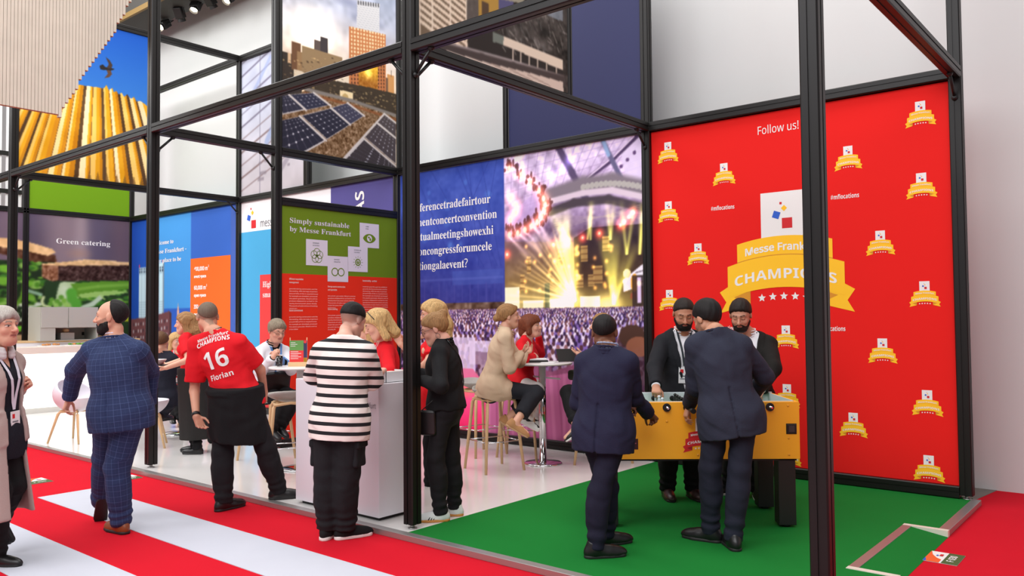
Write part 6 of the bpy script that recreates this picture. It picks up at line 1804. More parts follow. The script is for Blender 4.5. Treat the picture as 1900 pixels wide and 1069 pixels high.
# ---- man in the striped T-shirt
g = person('person in black and white striped T-shirt seen from behind at the counter', JOINTS['striped'], 1.76, (222, 170, 150), z=FZ, w=1.10, belly=.4,
           hands=lambda g: {'R': dict(curl=.5, n=DOWN), 'L': dict(curl=.5, n=DOWN)}, scalp=((58, 46, 42), .85, (.02, .0, -.80, .60), -.075, .07))
R_ = g.root
fn = top_fn(g, off=.026, hem=.14, slv=(0, .95), fold=.004, rs=(.082, .082, .05, .05), neck=.070, skirt=.1)
part(g, R_, 't_shirt', fn, g.lo, g.hi, .007, STRIPE, attrs=pat_attrs(g, sleeves=False))
cf, pts = collar_fn(g, .007, .070, .012); part(g, R_, 'neckband', cf, *bb(*pts, pad=.05), .005, BLK)
trousers(g, R_, BLK2, .008, off=.026, bag=.012, ank=.07, flare=.002)
for sd, sg in (('R', -1), ('L', 1)):
    k = getattr(g, 'k' + sd); hpt = getattr(g, 'h' + sd); c = k * .62 + hpt * .38 + g.Lh * sg * .088
    ax = _n(hpt - k); M = np.array([_n(np.cross(g.Lh, ax)), g.Lh, ax])
    part(g, R_, 'cargo_pocket', lambda P: np.minimum(box3(P, c, M, (.075, .020, .09), .018), box3(P, c + ax * .075 + g.Lh * sg * .006, M, (.080, .022, .028), .012)) + .003 * wob(P, 20), *bb(c, pad=.14), .006, BLK2)
shoes(g, R_, BLK, WHITE_SOLE, L=.29, laces=M_WPRINT, name='sneaker', sole_t=.028)
add_hair(g, R_, H_BLACK, t=.005, plane=(.06, .038, -.22, .975), low=-.03, wave=.001, top=.006, sm=.02)

# ---- blond clerk behind the counter
g = person('person with blond hair and red top, reading behind the white counter', JOINTS['clerk'], 1.68, (216, 164, 140), z=0, w=1.04, bust=1.0, lids=True,
           hands=lambda g: {'L': dict(curl=.6, n=DOWN), 'R': dict(curl=.6, n=DOWN)})
R_ = g.root
fn = top_fn(g, off=.014, hem=.12, slv=(1, 1), rs=(.062, .056, .050, .044), fold=.005, vneck=(.10, .06))
part(g, R_, 'top', fn, g.lo, g.hi, .008, REDS)
trousers(g, R_, BLK, .01); shoes(g, R_, LEATHER_B, DARK_SOLE, L=.25, h=.01)
add_hair(g, R_, H_BLOND, t=.018, plane=(.082, .058, -.66, .75), low=-.09, wave=.004, k=.03, extra=[((0, -.075, .03), (0, -.10, -.13), .06, .05), ((.066, -.02, .03), (.080, -.02, -.13), .03, .034), ((-.066, -.02, .03), (-.080, -.02, -.13), .03, .034)])
b = MB(); b.tube([g.hp(.1 * math.sin(a), .02 + .03 * math.cos(a) - .03, .118 * math.cos(a) + .01) for a in np.linspace(-1.3, 1.3, 15)], .004, 6)
for sg in (-1, 1): b.tube([g.hp(sg * .034 + .024 * math.cos(a), .085 + .012 * math.sin(a), .085 + .016 * math.sin(a)) for a in np.linspace(0, 6.283, 13)], .003, 6)
b.build('glasses', M_KNOB, R_)
lanyard(g, R_, fn, M_LANY, drop=.32, wid=.005)

# ---- second clerk, mostly hidden
g = person('person with blond hair and red top half hidden behind the striped man', JOINTS['clerk2'], 1.66, (216, 164, 140), .008, z=0, bust=.9)
R_ = g.root
part(g, R_, 'top', top_fn(g, off=.014, hem=.12, slv=(1, 1), rs=(.062, .056, .050, .044)), g.lo, g.hi, .01, REDS)
trousers(g, R_, BLK, .012); shoes(g, R_, LEATHER_B, DARK_SOLE, L=.25, h=.01)
add_hair(g, R_, H_BLOND, h=.007, t=.018, plane=(.082, .058, -.66, .75), low=-.09, wave=.004, k=.03, extra=[((0, -.075, .03), (0, -.10, -.13), .06, .05), ((.066, -.02, .03), (.075, -.0, -.17), .03, .034), ((-.066, -.02, .03), (-.075, -.0, -.17), .03, .034)])

# ---- hostess behind the woman in black
g = person('person with long blond hair in red top standing behind the woman in black', JOINTS['hostess'], 1.76, (218, 168, 142), .007, z=0, w=.95, bust=.9,
           hands=lambda g: {'R': dict(curl=.6, d=UPZ * .7 - CAMR * .4, n=-CAMF)})
R_ = g.root
fn = top_fn(g, off=.014, hem=.12, slv=(0, .8), fold=.004, vneck=(.10, .06)); part(g, R_, 'top', fn, g.lo, g.hi, .009, REDS)
trousers(g, R_, BLK, .01); shoes(g, R_, LEATHER_B, DARK_SOLE, L=.25, h=.01)
add_hair(g, R_, H_BLOND, t=.020, plane=(.082, .060, -.66, .75), low=-.09, wave=.005, k=.03, extra=[((0, -.075, .03), (0, -.10, -.12), .06, .06), ((0, -.10, -.12), (0, -.11, -.22), .06, .03), ((.066, -.02, .03), (.075, -.03, -.16), .034, .034), ((-.066, -.02, .03), (-.075, -.03, -.16), .034, .034)])

# ---- woman in black beside the post
g = person('person all in black with white trainers, standing beside the black post', JOINTS['blackw'], 1.67, (214, 160, 138), z=0, w=1.0, bust=.8, lids=True,
           hands=lambda g: {'L': dict(curl=.6, n=DOWN), 'R': dict(curl=.6, n=DOWN)})
R_ = g.root
fn = jacket(g, R_, BLK, .008, off=.026, hem=.0, rs=(.066, .060, .054, .046), fold=.006, collar=True)
trousers(g, R_, BLK2, .008, off=.012, ank=.06)
shoes(g, R_, mat('white_trainer', (222, 224, 222), rough=.5), mat('gum_rubber', (196, 132, 62), rough=.55), L=.265, name='trainer', laces=mat('lime_lace', (224, 232, 96), rough=.6), stripes=M_BLACKP)
add_hair(g, R_, H_DBLOND, t=.011, plane=(.082, .062, -.64, .77), low=-.085, wave=.003, extra=[((0, -.085, .075), (0, -.105, .085), .038, .036)], facecut=False)
add_glasses(g, R_, M_METALF)
b = MB()
b.tube([g.hp(.092, -.012 + .016 * math.cos(a), -.058 + .02 * math.sin(a)) for a in np.linspace(0, 6.283, 15)], .0018, 6)
b.build('hoop_earring', M_METALF, R_)
BLACKW = g; BLACKW_FN = fn

# ---- woman in the beige jacket
g = person('person in a beige jacket seated on a grey stool at the bar table', JOINTS['beige'], 1.70, (214, 164, 138), sock=None, z=0, w=.98, bust=.9,
           hands=lambda g: {'R': dict(curl=.5, n=-CAMR + DOWN * .3, d=CAMR * .6 + UPZ * .5), 'L': dict(curl=.5, d=CAMR * .7 + UPZ * .4)})
R_ = g.root
fn = jacket(g, R_, BEIGE, .008, off=.026, hem=.10, rs=(.068, .064, .056, .050), fold=.006, skirt=.05)
trousers(g, R_, cloth('dark_slate_trousers', (30, 32, 38)), .008, off=.018, ank=.18, flare=.012)
shoes(g, R_, mat('tan_suede', (176, 130, 84), rough=.85, noise=.1), mat('tan_rubber', (186, 150, 110), rough=.7), L=.26)
add_hair(g, R_, H_DBLOND, t=.013, plane=(.082, .060, -.64, .77), low=-.085, wave=.003, extra=[((0, -.105, -.01), (0, -.125, -.02), .036, .034), ((.03, .07, .085), (.06, .05, .04), .022, .016)], facecut=False)

# ---- woman with the auburn bob
g = person('person with auburn bob and red top, cheek resting on one hand', JOINTS['bob'], 1.64, (222, 172, 148), z=0, w=1.0, bust=.9,
           hands=lambda g: {'L': dict(curl=.7, d=UPZ), 'R': dict(curl=.6)})
R_ = g.root
fn = top_fn(g, off=.014, hem=.10, slv=(1, 1), rs=(.062, .056, .050, .042), fold=.004, vneck=(.08, .07)); part(g, R_, 'top', fn, g.lo, g.hi, .008, REDS)
trousers(g, R_, WTR, .009, off=.022)
shoes(g, R_, mat('white_trainer', (222, 224, 222), rough=.5), WHITE_SOLE, L=.25, name='sneaker')
add_hair(g, R_, H_AUBURN, t=.020, plane=(.086, .038, -.55, .83), low=-.10, wave=.003, k=.03, extra=[((0, -.08, .03), (0, -.09, -.07), .055, .05), ((.068, -.01, .03), (.080, .0, -.07), .032, .032), ((-.068, -.01, .03), (-.080, .0, -.07), .032, .032), ((0, .06, .085), (0, .085, .055), .03, .022)])

# ---- gesturing woman hidden behind the navy suit
g = person('person in black, seated and gesturing with open hands behind the navy suit', JOINTS['seated'], 1.68, (216, 166, 142), .007, sock=None, z=0, bust=.8,
           hands=lambda g: {'L': dict(curl=.25, n=UPZ, d=-CAMR + UPZ * .3), 'R': dict(curl=.25, n=UPZ, d=-CAMR + UPZ * .4)})
R_ = g.root
fn = top_fn(g, off=.014, hem=.10, slv=(1, 1), rs=(.06, .056, .05, .042), slv_end=(.10, .10)); part(g, R_, 'top', fn, g.lo, g.hi, .009, BLK)
trousers(g, R_, BLK, .009, off=.014, ank=.12)
shoes(g, R_, LEATHER_B, WHITE_SOLE, L=.25, name='sneaker', low=False)
add_hair(g, R_, H_DBLOND, t=.016, plane=(.082, .060, -.64, .77), low=-.085, wave=.003, extra=[((0, -.08, .03), (0, -.10, -.13), .055, .04)])

# ---- navy suit at the left end of the football table
g = person('person in a plain navy suit at the left end of the football table', JOINTS['navyleft'], 1.68, (120, 78, 58), z=0, w=1.04, belly=.3,
           hands=lambda g: {'L': dict(curl=1.1, n=DOWN), 'R': dict(curl=1.1, n=DOWN)}, brow=(20, 16, 14), scalp=((34, 26, 24), .6, (.03, .06, -.6, .8)))
R_ = g.root
fn = jacket(g, R_, NAVY, .008, off=.030, hem=.13, skirt=.10, vent=1, rs=(.074, .066, .058, .050), fold=.005)
shirt_under(g, R_, cloth('pale_blue_shirt', (150, 164, 190)))
trousers(g, R_, NAVYT, .008, off=.014)
shoes(g, R_, LEATHER_B, DARK_SOLE, L=.29, name='shoe')
add_hair(g, R_, H_BLACK, t=.006, plane=(.045, .075, -.70, .70), low=-.075, wave=.001)

# ---- bearded man with the badge
g = person('person with dark beard and name badge, behind the football table', JOINTS['bearded'], 1.78, (186, 132, 104), z=0, w=1.04, lids=True,
           hands=lambda g: {'R': dict(curl=1.0, n=DOWN), 'L': dict(curl=1.0, n=DOWN)}, brow=(30, 22, 20))
R_ = g.root
fs = shirt_under(g, R_, WHT)
fn = jacket(g, R_, CHAR, .008, off=.032, hem=.15, vneck=(.55, .10), lapel=True, rs=(.072, .066, .058, .050), fold=.005)
trousers(g, R_, BLK, .009, off=.020, bag=.008)
shoes(g, R_, mat('dark_brown_leather', (48, 30, 28), rough=.35), DARK_SOLE, L=.29)
add_hair(g, R_, H_DARK, t=.008, plane=(.070, .072, -.66, .75), low=-.075, wave=.001)
add_beard(g, R_, H_BLACK, .003)
lanyard(g, R_, lambda P: np.minimum(fs(P), fn(P)), M_LANYD, drop=.30, wid=.009, badge=(.10, .135), badge_m=M_CARD, rad=.064, skew=-.02)

# ---- suit man in the middle, bending over the table
g = person('person in a slate navy suit bending over the football table', JOINTS['suitfront'], 1.78, (190, 136, 108), z=0, w=1.04,
           hands=lambda g: {'L': dict(curl=.55, n=DOWN + CAMR * .3, d=DOWN + -CAMR * .35), 'R': dict(curl=1.0, n=DOWN)}, brow=(24, 18, 16), stubble=(60, 44, 40))
R_ = g.root
fn = jacket(g, R_, NAVY2, .008, off=.030, hem=.15, skirt=.08, vent=1, rs=(.072, .066, .056, .048), fold=.005)
trousers(g, R_, cloth('dark_slate_suit', (32, 34, 48)), .008, off=.013)
shoes(g, R_, LEATHER_B, DARK_SOLE, L=.29)
add_hair(g, R_, H_BLACK, t=.012, plane=(.084, .066, -.62, .78), low=-.075, wave=.003, wf=40, top=.008)

# ---- second bearded man on the right
g = person('person with short beard in a brown-black jacket, behind the football table at right', JOINTS['beardright'], 1.78, (198, 146, 120), z=0, w=1.06, lids=True,
           hands=lambda g: {'R': dict(curl=1.0, n=DOWN), 'L': dict(curl=1.0, n=DOWN)}, brow=(40, 28, 24))
R_ = g.root
shirt_under(g, R_, WHT)
fn = jacket(g, R_, NEARBLK, .008, off=.032, hem=.15, vneck=(.50, .095), lapel=True, rs=(.076, .070, .060, .052), fold=.005)
trousers(g, R_, BLK, .009, off=.020)
shoes(g, R_, LEATHER_B, WHITE_SOLE, L=.28, name='sneaker')
add_hair(g, R_, H_DARK, t=.012, plane=(.084, .074, -.62, .78), low=-.075, wave=.002, top=.008)
add_beard(g, R_, H_DARK, .0015)

# ---- diners at the far table
g = person('person with brown hair in dark suit, back turned, at the dining table', JOINTS['dinerman'], 1.75, (206, 156, 130), .009, z=0)
R_ = g.root
jacket(g, R_, cloth('midnight', (28, 30, 42)), .011, off=.030, hem=.08)
trousers(g, R_, cloth('midnight', (28, 30, 42)), .012); shoes(g, R_, LEATHER_B, DARK_SOLE, L=.28, h=.009)
add_hair(g, R_, H_BROWN, h=.007, t=.014, plane=(.084, .066, -.62, .78), low=-.075)
g = person('person with blond hair in red top, seated at the far side of the dining table', JOINTS['dinerwoman'], 1.66, (220, 170, 146), .009, z=0, bust=.9)
R_ = g.root
fn = top_fn(g, off=.014, hem=.10, slv=(1, 1), rs=(.06, .056, .05, .042)); part(g, R_, 'top', fn, g.lo, g.hi, .011, REDS)
trousers(g, R_, BLK, .012); shoes(g, R_, LEATHER_B, DARK_SOLE, L=.25, h=.009)
add_hair(g, R_, H_BLOND, h=.007, t=.020, plane=(.080, .056, -.66, .75), low=-.09, wave=.004, k=.03, extra=[((0, -.075, .03), (0, -.10, -.13), .06, .05), ((.066, -.02, .03), (.080, .0, -.16), .032, .034), ((-.066, -.02, .03), (-.080, .0, -.16), .032, .034)])
lanyard(g, R_, fn, M_LANY, drop=.32, wid=.006, badge=(.07, .05), badge_m=M_CARD)
# ================================================================== FURNITURE AND OTHER THINGS
M_WHITE = mat('white_laminate', (226, 224, 230), rough=.35)
M_WTOP = mat('white_tabletop', (236, 234, 232), rough=.25)
M_CHROME = mat('chrome', (214, 214, 216), rough=.06, metal=1.0)
M_OAK = mat('pale_oak', (214, 178, 132), rough=.5, noise=.12, nscale=9)
M_GSHELL = mat('grey_upholstery', (168, 166, 160), rough=.9, noise=.06, nscale=60, bump=.2, bscale=300)
M_WSHELL = mat('white_plastic_shell', (226, 222, 230), rough=.4)
M_STEELG = mat('brushed_grey_steel', (184, 184, 176), rough=.5, metal=.1)
M_LIT = mat('backlit_white_acrylic', (255, 254, 250), rough=.4, emit=1.7)
M_CREAM = mat('cream_worktop', (228, 214, 202), rough=.45)
M_GLASS = mat('clear_glass', (245, 248, 250), rough=.03, trans=1.0, spec=.5)
M_COLA = mat('dark_cola', (40, 18, 14), rough=.1)
M_FYEL = mat('football_table_yellow', (252, 174, 34), rough=.42, noise=.02, nscale=4)
M_FBLK = mat('football_table_black', (22, 20, 20), rough=.5)
M_FGREY = mat('pale_grey_inner', (206, 214, 218), rough=.45)
M_FIELD = mat('playing_field_green', (60, 140, 70), rough=.6)
M_MAROON = mat('maroon_label', (58, 8, 22), rough=.5)
M_PINKP = mat('pink_print', (170, 84, 110), rough=.6)
M_PAPER = mat('white_paper', (232, 232, 234), rough=.7)
M_BREAD = mat('bread_crust', (196, 132, 74), rough=.8, noise=.2, nscale=30)
M_LEAF = mat('salad_leaf', (96, 150, 60), rough=.7, noise=.2, nscale=30)
M_PINEW = mat('pale_pine_slat', (212, 201, 185), rough=.75, noise=.10, nscale=5)
M_PINEE = mat('pine_end_grain', (168, 112, 82), rough=.8)
M_LAMP = mat('lamp_lens', (255, 240, 214), rough=.3, emit=14.0)
M_TRUSS = mat('yellow_edge_steel', (120, 94, 44), rough=.6)
M_PUFF = mat('slate_padded_nylon', (58, 62, 72), rough=.5, noise=.08, nscale=20)
M_ROD = M_CHROME

# ---------------------------------------------------------------- white reception counter
t = thing('reception_counter', 'tall white box counter with a tray of leaflets, in front of the striped man', 'counter', (-.85, .16, 0))
MB().box(-.54, .52, -.20, .24, .03, 1.05, .004).build('body', M_WHITE, t)
MB().box(-.50, .48, -.16, .20, 0, .03).build('plinth', M_FBLK, t)
f = Flat(plane_y(-.20), .002); f.text('messe frankfurt', .49, .86, .085, 'sans', 'RIGHT', .8); f.build('grey_lettering', M_GREYP, t)
t = thing('leaflet_tray', 'open white cardboard tray of leaflets on the white reception counter', 'tray', (-.58, .22, 1.05))
m = MB(); m.box(-.17, .20, -.14, .14, 0, .004); m.box(-.17, .20, -.14, -.136, 0, .085); m.box(-.17, .20, .136, .14, 0, .085); m.box(-.17, -.166, -.14, .14, 0, .085); m.box(.196, .20, -.14, .14, 0, .085)
m.build('tray', M_PAPER, t)
f = Flat(plane_y(-.14), .001); f.rect(-.12, -.02, .03, .034, 0); f.rect(.0, .05, .02, .055, 1); f.rect(.06, .16, .028, .033, 0); f.rect(.06, .16, .044, .048, 2); f.rect(-.12, -.05, .045, .049, 2); f.build('print', [M_REDP, M_BLUEP, M_PINKP], t)
for k in range(3):
    o = MB().box(-.15 + k * .11, -.06 + k * .11, -.11, .10, .006, .07 + .004 * k).build('leaflet_stack', M_CREAM, t)

# ---------------------------------------------------------------- round bar tables
def bar_table(x, y, label, r=.32, z=1.07):
    t = thing('bar_table', label, 'table', (x, y, 0), group='round bar tables')
    MB().lathe([(.20, 0), (.202, .008), (.19, .016), (.04, .026)], n=48).build('base', M_CHROME, t)
    MB().cyl((0, 0, .02), (0, 0, z - .03), .038, n=32).build('column', M_CHROME, t)
    MB().lathe([(r - .02, z - .024), (r - .004, z - .020), (r, z - .012), (r, z - .004), (r - .004, z)], n=64).build('tabletop', M_WTOP, t)
    return t
bar_table(-.84, 2.68, 'round white bar table on chrome column, between the woman in beige and the navy suit')
bar_table(-2.68, .93, 'round white bar table with menu card, next to the seated woman with glasses', .32, 1.06)

# ---------------------------------------------------------------- stools
def make_stool(label):
    t = thing('bar_stool', label, 'stool', group='grey shell bar stools')
    def shell(P):
        q = P - np.array((0, .0, .80), np.float32)
        z = .055 * np.exp(-((q[:, 1] + .02) / .2) ** 2) * 0
        r2 = (q[:, 0] / .225) ** 2 + ((q[:, 1] - .01) / .20) ** 2
        s = -.055 + .075 * r2 + .10 * np.clip(q[:, 1] - .06, 0, 1) * 2.2 + .0
        d = np.abs(q[:, 2] - s) * .8 - .011
        return smax(d, (np.sqrt(r2) - 1) * .2, .01)
    V, Q = sdf_mesh(shell, (-.28, -.26, .70), (.28, .28, .98), .008)
    link('seat_shell', np_mesh(V, Q), M_GSHELL, t)
    for sx in (-1, 1):
        for sy in (-1, 1):
            MB().tube([(sx * .10, sy * .09, .735), (sx * .145, sy * .13, .725), (sx * .165, sy * .15, .69), (sx * .19, sy * .175, .4), (sx * .225, sy * .215, 0)], [.014, .016, .018, .017, .014], 10).build('leg', M_OAK, t)
    m = MB()
    for sy in (-1, 1): m.tube([(-.165, sy * .15, .715), (0, sy * .135, .735), (.165, sy * .15, .715)], .015, 8)
    for sx in (-1, 1): m.tube([(sx * .15, -.13, .72), (sx * .15, .13, .72)], .013, 8)
    m.build('seat_frame', M_OAK, t)
    m = MB(); pts = [(-.195, -.18, .30), (.195, -.18, .30), (.195, .18, .30), (-.195, .18, .30), (-.195, -.18, .30)]
    for a, b in zip(pts[:-1], pts[1:]): m.cyl(a, b, .006, n=8)
    m.build('footrest', M_CHROME, t)
    return t
s0 = make_stool('grey shell bar stool with oak legs, under the woman in the beige jacket')
first = True
for x, y, a, lab in [(-1.04, 2.12, 72, None), (-1.78, 2.72, 80, 'grey shell bar stool with oak legs, empty, behind the woman in black'),
                  (-1.36, 2.95, 25, 'grey shell bar stool with oak legs, under the auburn-haired woman'), (-.30, 3.02, -90, 'grey shell bar stool with oak legs, behind the navy suit'),
                  (-3.44, 1.03, 95, 'grey shell bar stool with oak legs, under the woman with glasses'), (-2.42, .62, -120, 'grey shell bar stool with oak legs, empty, left of the white counter')]:
    o = s0 if first else copy_tree(s0)
    first = False
    o.location = (x, y, 0); o.rotation_euler = (0, 0, math.radians(a))
    if lab: o['label'] = lab

# ---------------------------------------------------------------- white shell chairs
def make_chair(label):
    t = thing('shell_chair', label, 'chair', group='white shell chairs')
    def shell(P):
        q = P - np.array((0, 0, .62), np.float32)
        d = ell(q, (0, 0, 0), np.eye(3), (.285, .265, .245))
        d = np.abs(d + .010) - .010
        cut = q[:, 2] - (.03 + .75 * np.clip(q[:, 1] + .02, -.1, .25))
        d = smax(d, cut, .008)
        return d
    V, Q = sdf_mesh(shell, (-.33, -.31, .34), (.33, .31, .86), .009)
    link('seat_shell', np_mesh(V, Q), M_WSHELL, t)
    for sx in (-1, 1):
        for sy in (-1, 1):
            MB().tube([(sx * .08, sy * .07, .405), (sx * .13, sy * .12, .395), (sx * .15, sy * .14, .36), (sx * .23, sy * .22, 0)], [.016, .017, .018, .013], 10).build('leg', M_OAK, t)
    m = MB(); m.cyl((-.13, -.12, .39), (.13, .12, .39), .015, n=8); m.cyl((-.13, .12, .39), (.13, -.12, .39), .015, n=8); m.build('seat_frame', M_OAK, t)
    return t
c0 = make_chair('white shell chair with oak legs, right behind the big black post')
c0.location = (-5.42, .64, 0); c0.rotation_euler = (0, 0, math.radians(150))
for x, y, a, lab in [(-6.62, .30, 120, 'white shell chair with oak legs, half hidden behind the checked suit'), (-5.35, 1.82, -100, 'white shell chair with a padded jacket over it, right of the waitress'), (-7.1, 2.2, -30, 'white shell chair with oak legs, under the blond diner')]:
    o = copy_tree(c0); o.location = (x, y, 0); o.rotation_euler = (0, 0, math.radians(a)); o['label'] = lab

# padded jacket over the chair
def puff(P):
    q = P - np.array((-5.24, 1.74, .72), np.float32)
    d = box3(q, (0, 0, 0), np.array([_n(V3(.77, .64, 0)), _n(V3(-.64, .77, 0)), V3(0, 0, 1)]), (.22, .07, .26), .07)
    return d - .014 * np.abs(np.sin(q[:, 2] * 42)) + .004 * wob(P, 14)
V, Q = sdf_mesh(puff, (-5.6, 1.4, .36), (-4.9, 2.1, 1.1), .011)
tag(link('padded_jacket', np_mesh(V, Q), M_PUFF), 'slate grey padded jacket hung over a chair, left of the number 16 shirt', 'jacket')

# ---------------------------------------------------------------- dining table and its things
t = thing('dining_table', 'round white dining table behind the waitress', 'table', (-6.15, 1.55, 0))
MB().lathe([(.30, 0), (.30, .012), (.03, .03)], n=40).build('base', M_CHROME, t); MB().cyl((0, 0, .02), (0, 0, .71), .035).build('column', M_CHROME, t)
MB().lathe([(.40, .705), (.42, .712), (.42, .728), (.415, .735)], n=48).build('tabletop', M_WTOP, t)
def wine_glass(x, y, z, lab):
    t = thing('wine_glass', lab, 'glass', (x, y, z), group='wine glasses on the dining table')
    MB().lathe([(.032, 0), (.032, .003), (.005, .008), (.004, .075), (.012, .085), (.034, .11), (.038, .135), (.031, .175), (.029, .175), (.036, .135), (.032, .112), (.006, .09)], n=24).build('bowl', M_GLASS, t)
for x, y, lab in [(-6.42, 1.40, 'wine glass standing leftmost on the dining table'), (-6.33, 1.52, 'wine glass standing second from left on the dining table'), (-6.10, 1.36, 'wine glass standing rightmost on the dining table')]: wine_glass(x, y, .735, lab)
t = thing('bread_plate', 'white plate with bread on the dining table', 'plate', (-5.98, 1.47, .735))
MB().lathe([(.05, 0), (.055, .004), (.10, .016), (.102, .018), (.05, .010)], n=32).build('plate', M_WTOP, t)
m = MB(); m.sphere((-.02, 0, .04), .05, 14, 0, (1, .8, .6)); m.sphere((.045, .02, .038), .042, 14, 0, (1, .8, .6)); m.build('bread', M_BREAD, t)

# served plate in the waitress's hands
c = (WAITRESS.wL + WAITRESS.wR) / 2 + WAITRESS.base
d = _n((WAITRESS.wL + WAITRESS.wR) / 2 - (WAITRESS.eL + WAITRESS.eR) / 2)
t = thing('serving_plate', 'dark plate carried by the waitress', 'plate', tuple(c + d * .13 + UPZ * .035))
MB().lathe([(.06, 0), (.07, .004), (.13, .014), (.132, .017), (.06, .010)], n=36).build('plate', M_FBLK, t)
t2 = thing('serving_bowl', 'white bowl on the dark plate carried by the waitress', 'bowl', tuple(c + d * .13 + UPZ * .046))
MB().lathe([(.055, 0), (.075, .03), (.10, .062), (.105, .07), (.10, .07), (.07, .03), (.0, .012)], n=36).build('bowl', M_WTOP, t2)

# ---------------------------------------------------------------- things on the two bar tables
def slab(x, y, z, w, d, h, ang, m, name, label, cat, group=None, bev=.002):
    o = MB().box(-w / 2, w / 2, -d / 2, d / 2, 0, h, bev).build(name, m)
    o.location = (x, y, z); o.rotation_euler = (0, 0, math.radians(ang))
    return tag(o, label, cat, group)
slab(-.97, 2.66, 1.071, .34, .25, .022, 42, M_FBLK, 'black_folder', 'black folder lying on the round bar table under the white papers', 'folder')
t = slab(-.96, 2.67, 1.094, .30, .21, .014, 38, M_PAPER, 'paper_stack', 'stack of white papers on the black folder on the bar table', 'papers')
o = slab(-.66, 2.86, 1.071, .21, .15, .008, 20, M_FBLK, 'tablet', 'dark tablet propped up on the bar table, right of the papers', 'tablet')
o.rotation_euler = (math.radians(62), 0, math.radians(60)); o.location = (-.64, 2.84, 1.142)
slab(-.72, 2.62, 1.071, .15, .21, .004, 30, M_PAPER, 'leaflet', 'flat white leaflet on the bar table in front of the tablet', 'leaflet')
o = slab(-.95, 2.90, .885, .30, .22, .006, 40, M_PAPER, 'magazine', 'open white magazine lying on the knees of the auburn-haired woman', 'magazine')
o.rotation_euler = (math.radians(-8), math.radians(6), math.radians(38))
t = thing('menu_stand', 'green and red menu card in a wooden foot on the small bar table', 'menu', (-2.70, .92, 1.06), math.radians(40))
MB().box(-.10, .10, -.035, .035, 0, .045, .004).build('wooden_foot', M_OAK, t)
MB().box(-.092, .092, -.003, .003, .045, .27).build('card', M_PAPER, t)
f = Flat(lambda a, b, o: (a, -.003 - o, b), .0006)
f.rect(-.092, .055, .165, .27, 0); f.rect(-.092, .055, .045, .165, 1); f.rect(.055, .092, .045, .27, 2); f.rect(.055, .092, .045, .09, 3); f.disc(.072, .255, .016, 1, .0004)
f.build('card_print', [mat('menu_green', (96, 150, 76), rough=.7), M_CORAL, mat('menu_navy', (52, 46, 84), rough=.7), M_YELP], t)
f = Flat(lambda a, b, o: (a, -.004 - o, b), .0006)
for i in range(3): f.rect(-.08, -.03 + .02 * (i % 2), .245 - i * .018, .250 - i * .018)
for i in range(5): f.rect(-.08, .0 + .03 * (i % 2), .150 - i * .018, .155 - i * .018)
f.build('text_lines', M_WPRINT, t)
for sx in (-1, 1): MB().cyl((sx * .088, .006, .04), (sx * .088, .006, .30), .004, n=8).build('peg', M_OAK, t)
t = thing('cola_glass', 'small glass of cola on the bar table before the woman with glasses', 'glass', (-2.86, .80, 1.06))
MB().lathe([(.026, 0), (.028, .002), (.034, .11), (.032, .11), (.026, .006), (.0, .006)], n=24).build('tumbler', M_GLASS, t); MB().lathe([(.0, .008), (.0255, .008), (.0305, .075), (.0, .075)], n=24).build('drink', M_COLA, t)
slab(-2.50, 1.02, 1.06, .07, .05, .05, 30, M_PAPER, 'napkin_block', 'little white napkin block at the right of the menu card', 'napkins')

# ---------------------------------------------------------------- lit bar counter and kitchen unit
t = thing('lit_counter', 'long glowing white bar counter before the catering wall', 'counter', (-10.45, 0, 0))
MB().box(-.6, -.02, .1, 2.75, .0, .09).build('plinth', mat('pale_plinth', (206, 206, 198), rough=.5), t)
MB().box(-.6, 0, .1, 2.75, .09, 1.0, .004).build('lit_front', M_LIT, t)
MB().box(-.62, .02, .08, 2.78, 1.0, 1.11, .004).build('worktop', M_CREAM, t)
t = thing('back_counter', 'plain white back counter below the grey kitchen unit', 'counter', (-11.55, 0, 0))
MB().box(-.35, .35, .3, 3.3, 0, 1.17, .003).build('carcass', M_WHITE, t); MB().box(-.36, .36, .28, 3.32, 1.17, 1.20, .003).build('worktop', M_OAK, t)
t = thing('kitchen_unit', 'grey two-door kitchen unit with an open niche, standing behind the lit counter', 'cabinet', (-11.0, 1.46, 1.20))
m = MB(); m.box(-.55, 0, 0, .25, 0, .60); m.box(-.55, 0, .25, .98, .225, .60); m.box(-.55, -.50, .25, .98, 0, .225); m.box(-.55, 0, .95, .98, 0, .225); m.box(-.55, .0, .25, .95, 0, .012); m.build('carcass', M_STEELG, t)
d1 = MB().box(.001, .018, .01, .455, .235, .59, .003).build('door', M_STEELG, t); MB().box(.018, .024, .435, .447, .30, .36).build('handle', M_STEELG, d1)
d2 = MB().box(.001, .018, .465, .97, .235, .59, .003).build('door', M_STEELG, t); MB().box(.018, .024, .473, .485, .30, .36).build('handle', M_STEELG, d2)
m = MB(); m.box(-.499, -.49, .31, .36, .08, .14); m.box(-.499, -.49, .90, .94, .08, .14); m.build('socket', M_KNOB, t)
t = thing('coffee_grinder', 'small pale appliance standing in the niche of the kitchen unit', 'appliance', (-11.25, 1.98, 1.212))
MB().box(-.09, .09, -.12, .12, 0, .13, .01).build('body', M_STEELG, t); MB().lathe([(.03, .13), (.055, .15), (.055, .195), (.03, .20)], n=20).build('hopper', M_OAK, t)
t = thing('spice_jar', 'squat jar with a dark lid at the left end of the lit counter', 'jar', (-10.62, .86, 1.11))
MB().lathe([(.058, 0), (.06, .004), (.06, .09), (.055, .10)], n=24).build('jar', mat('amber_spice', (214, 172, 110), rough=.3), t); MB().lathe([(.056, .10), (.058, .102), (.058, .125), (.05, .127)], n=24).build('lid', mat('tin_lid', (84, 80, 76), rough=.4, metal=.6), t)
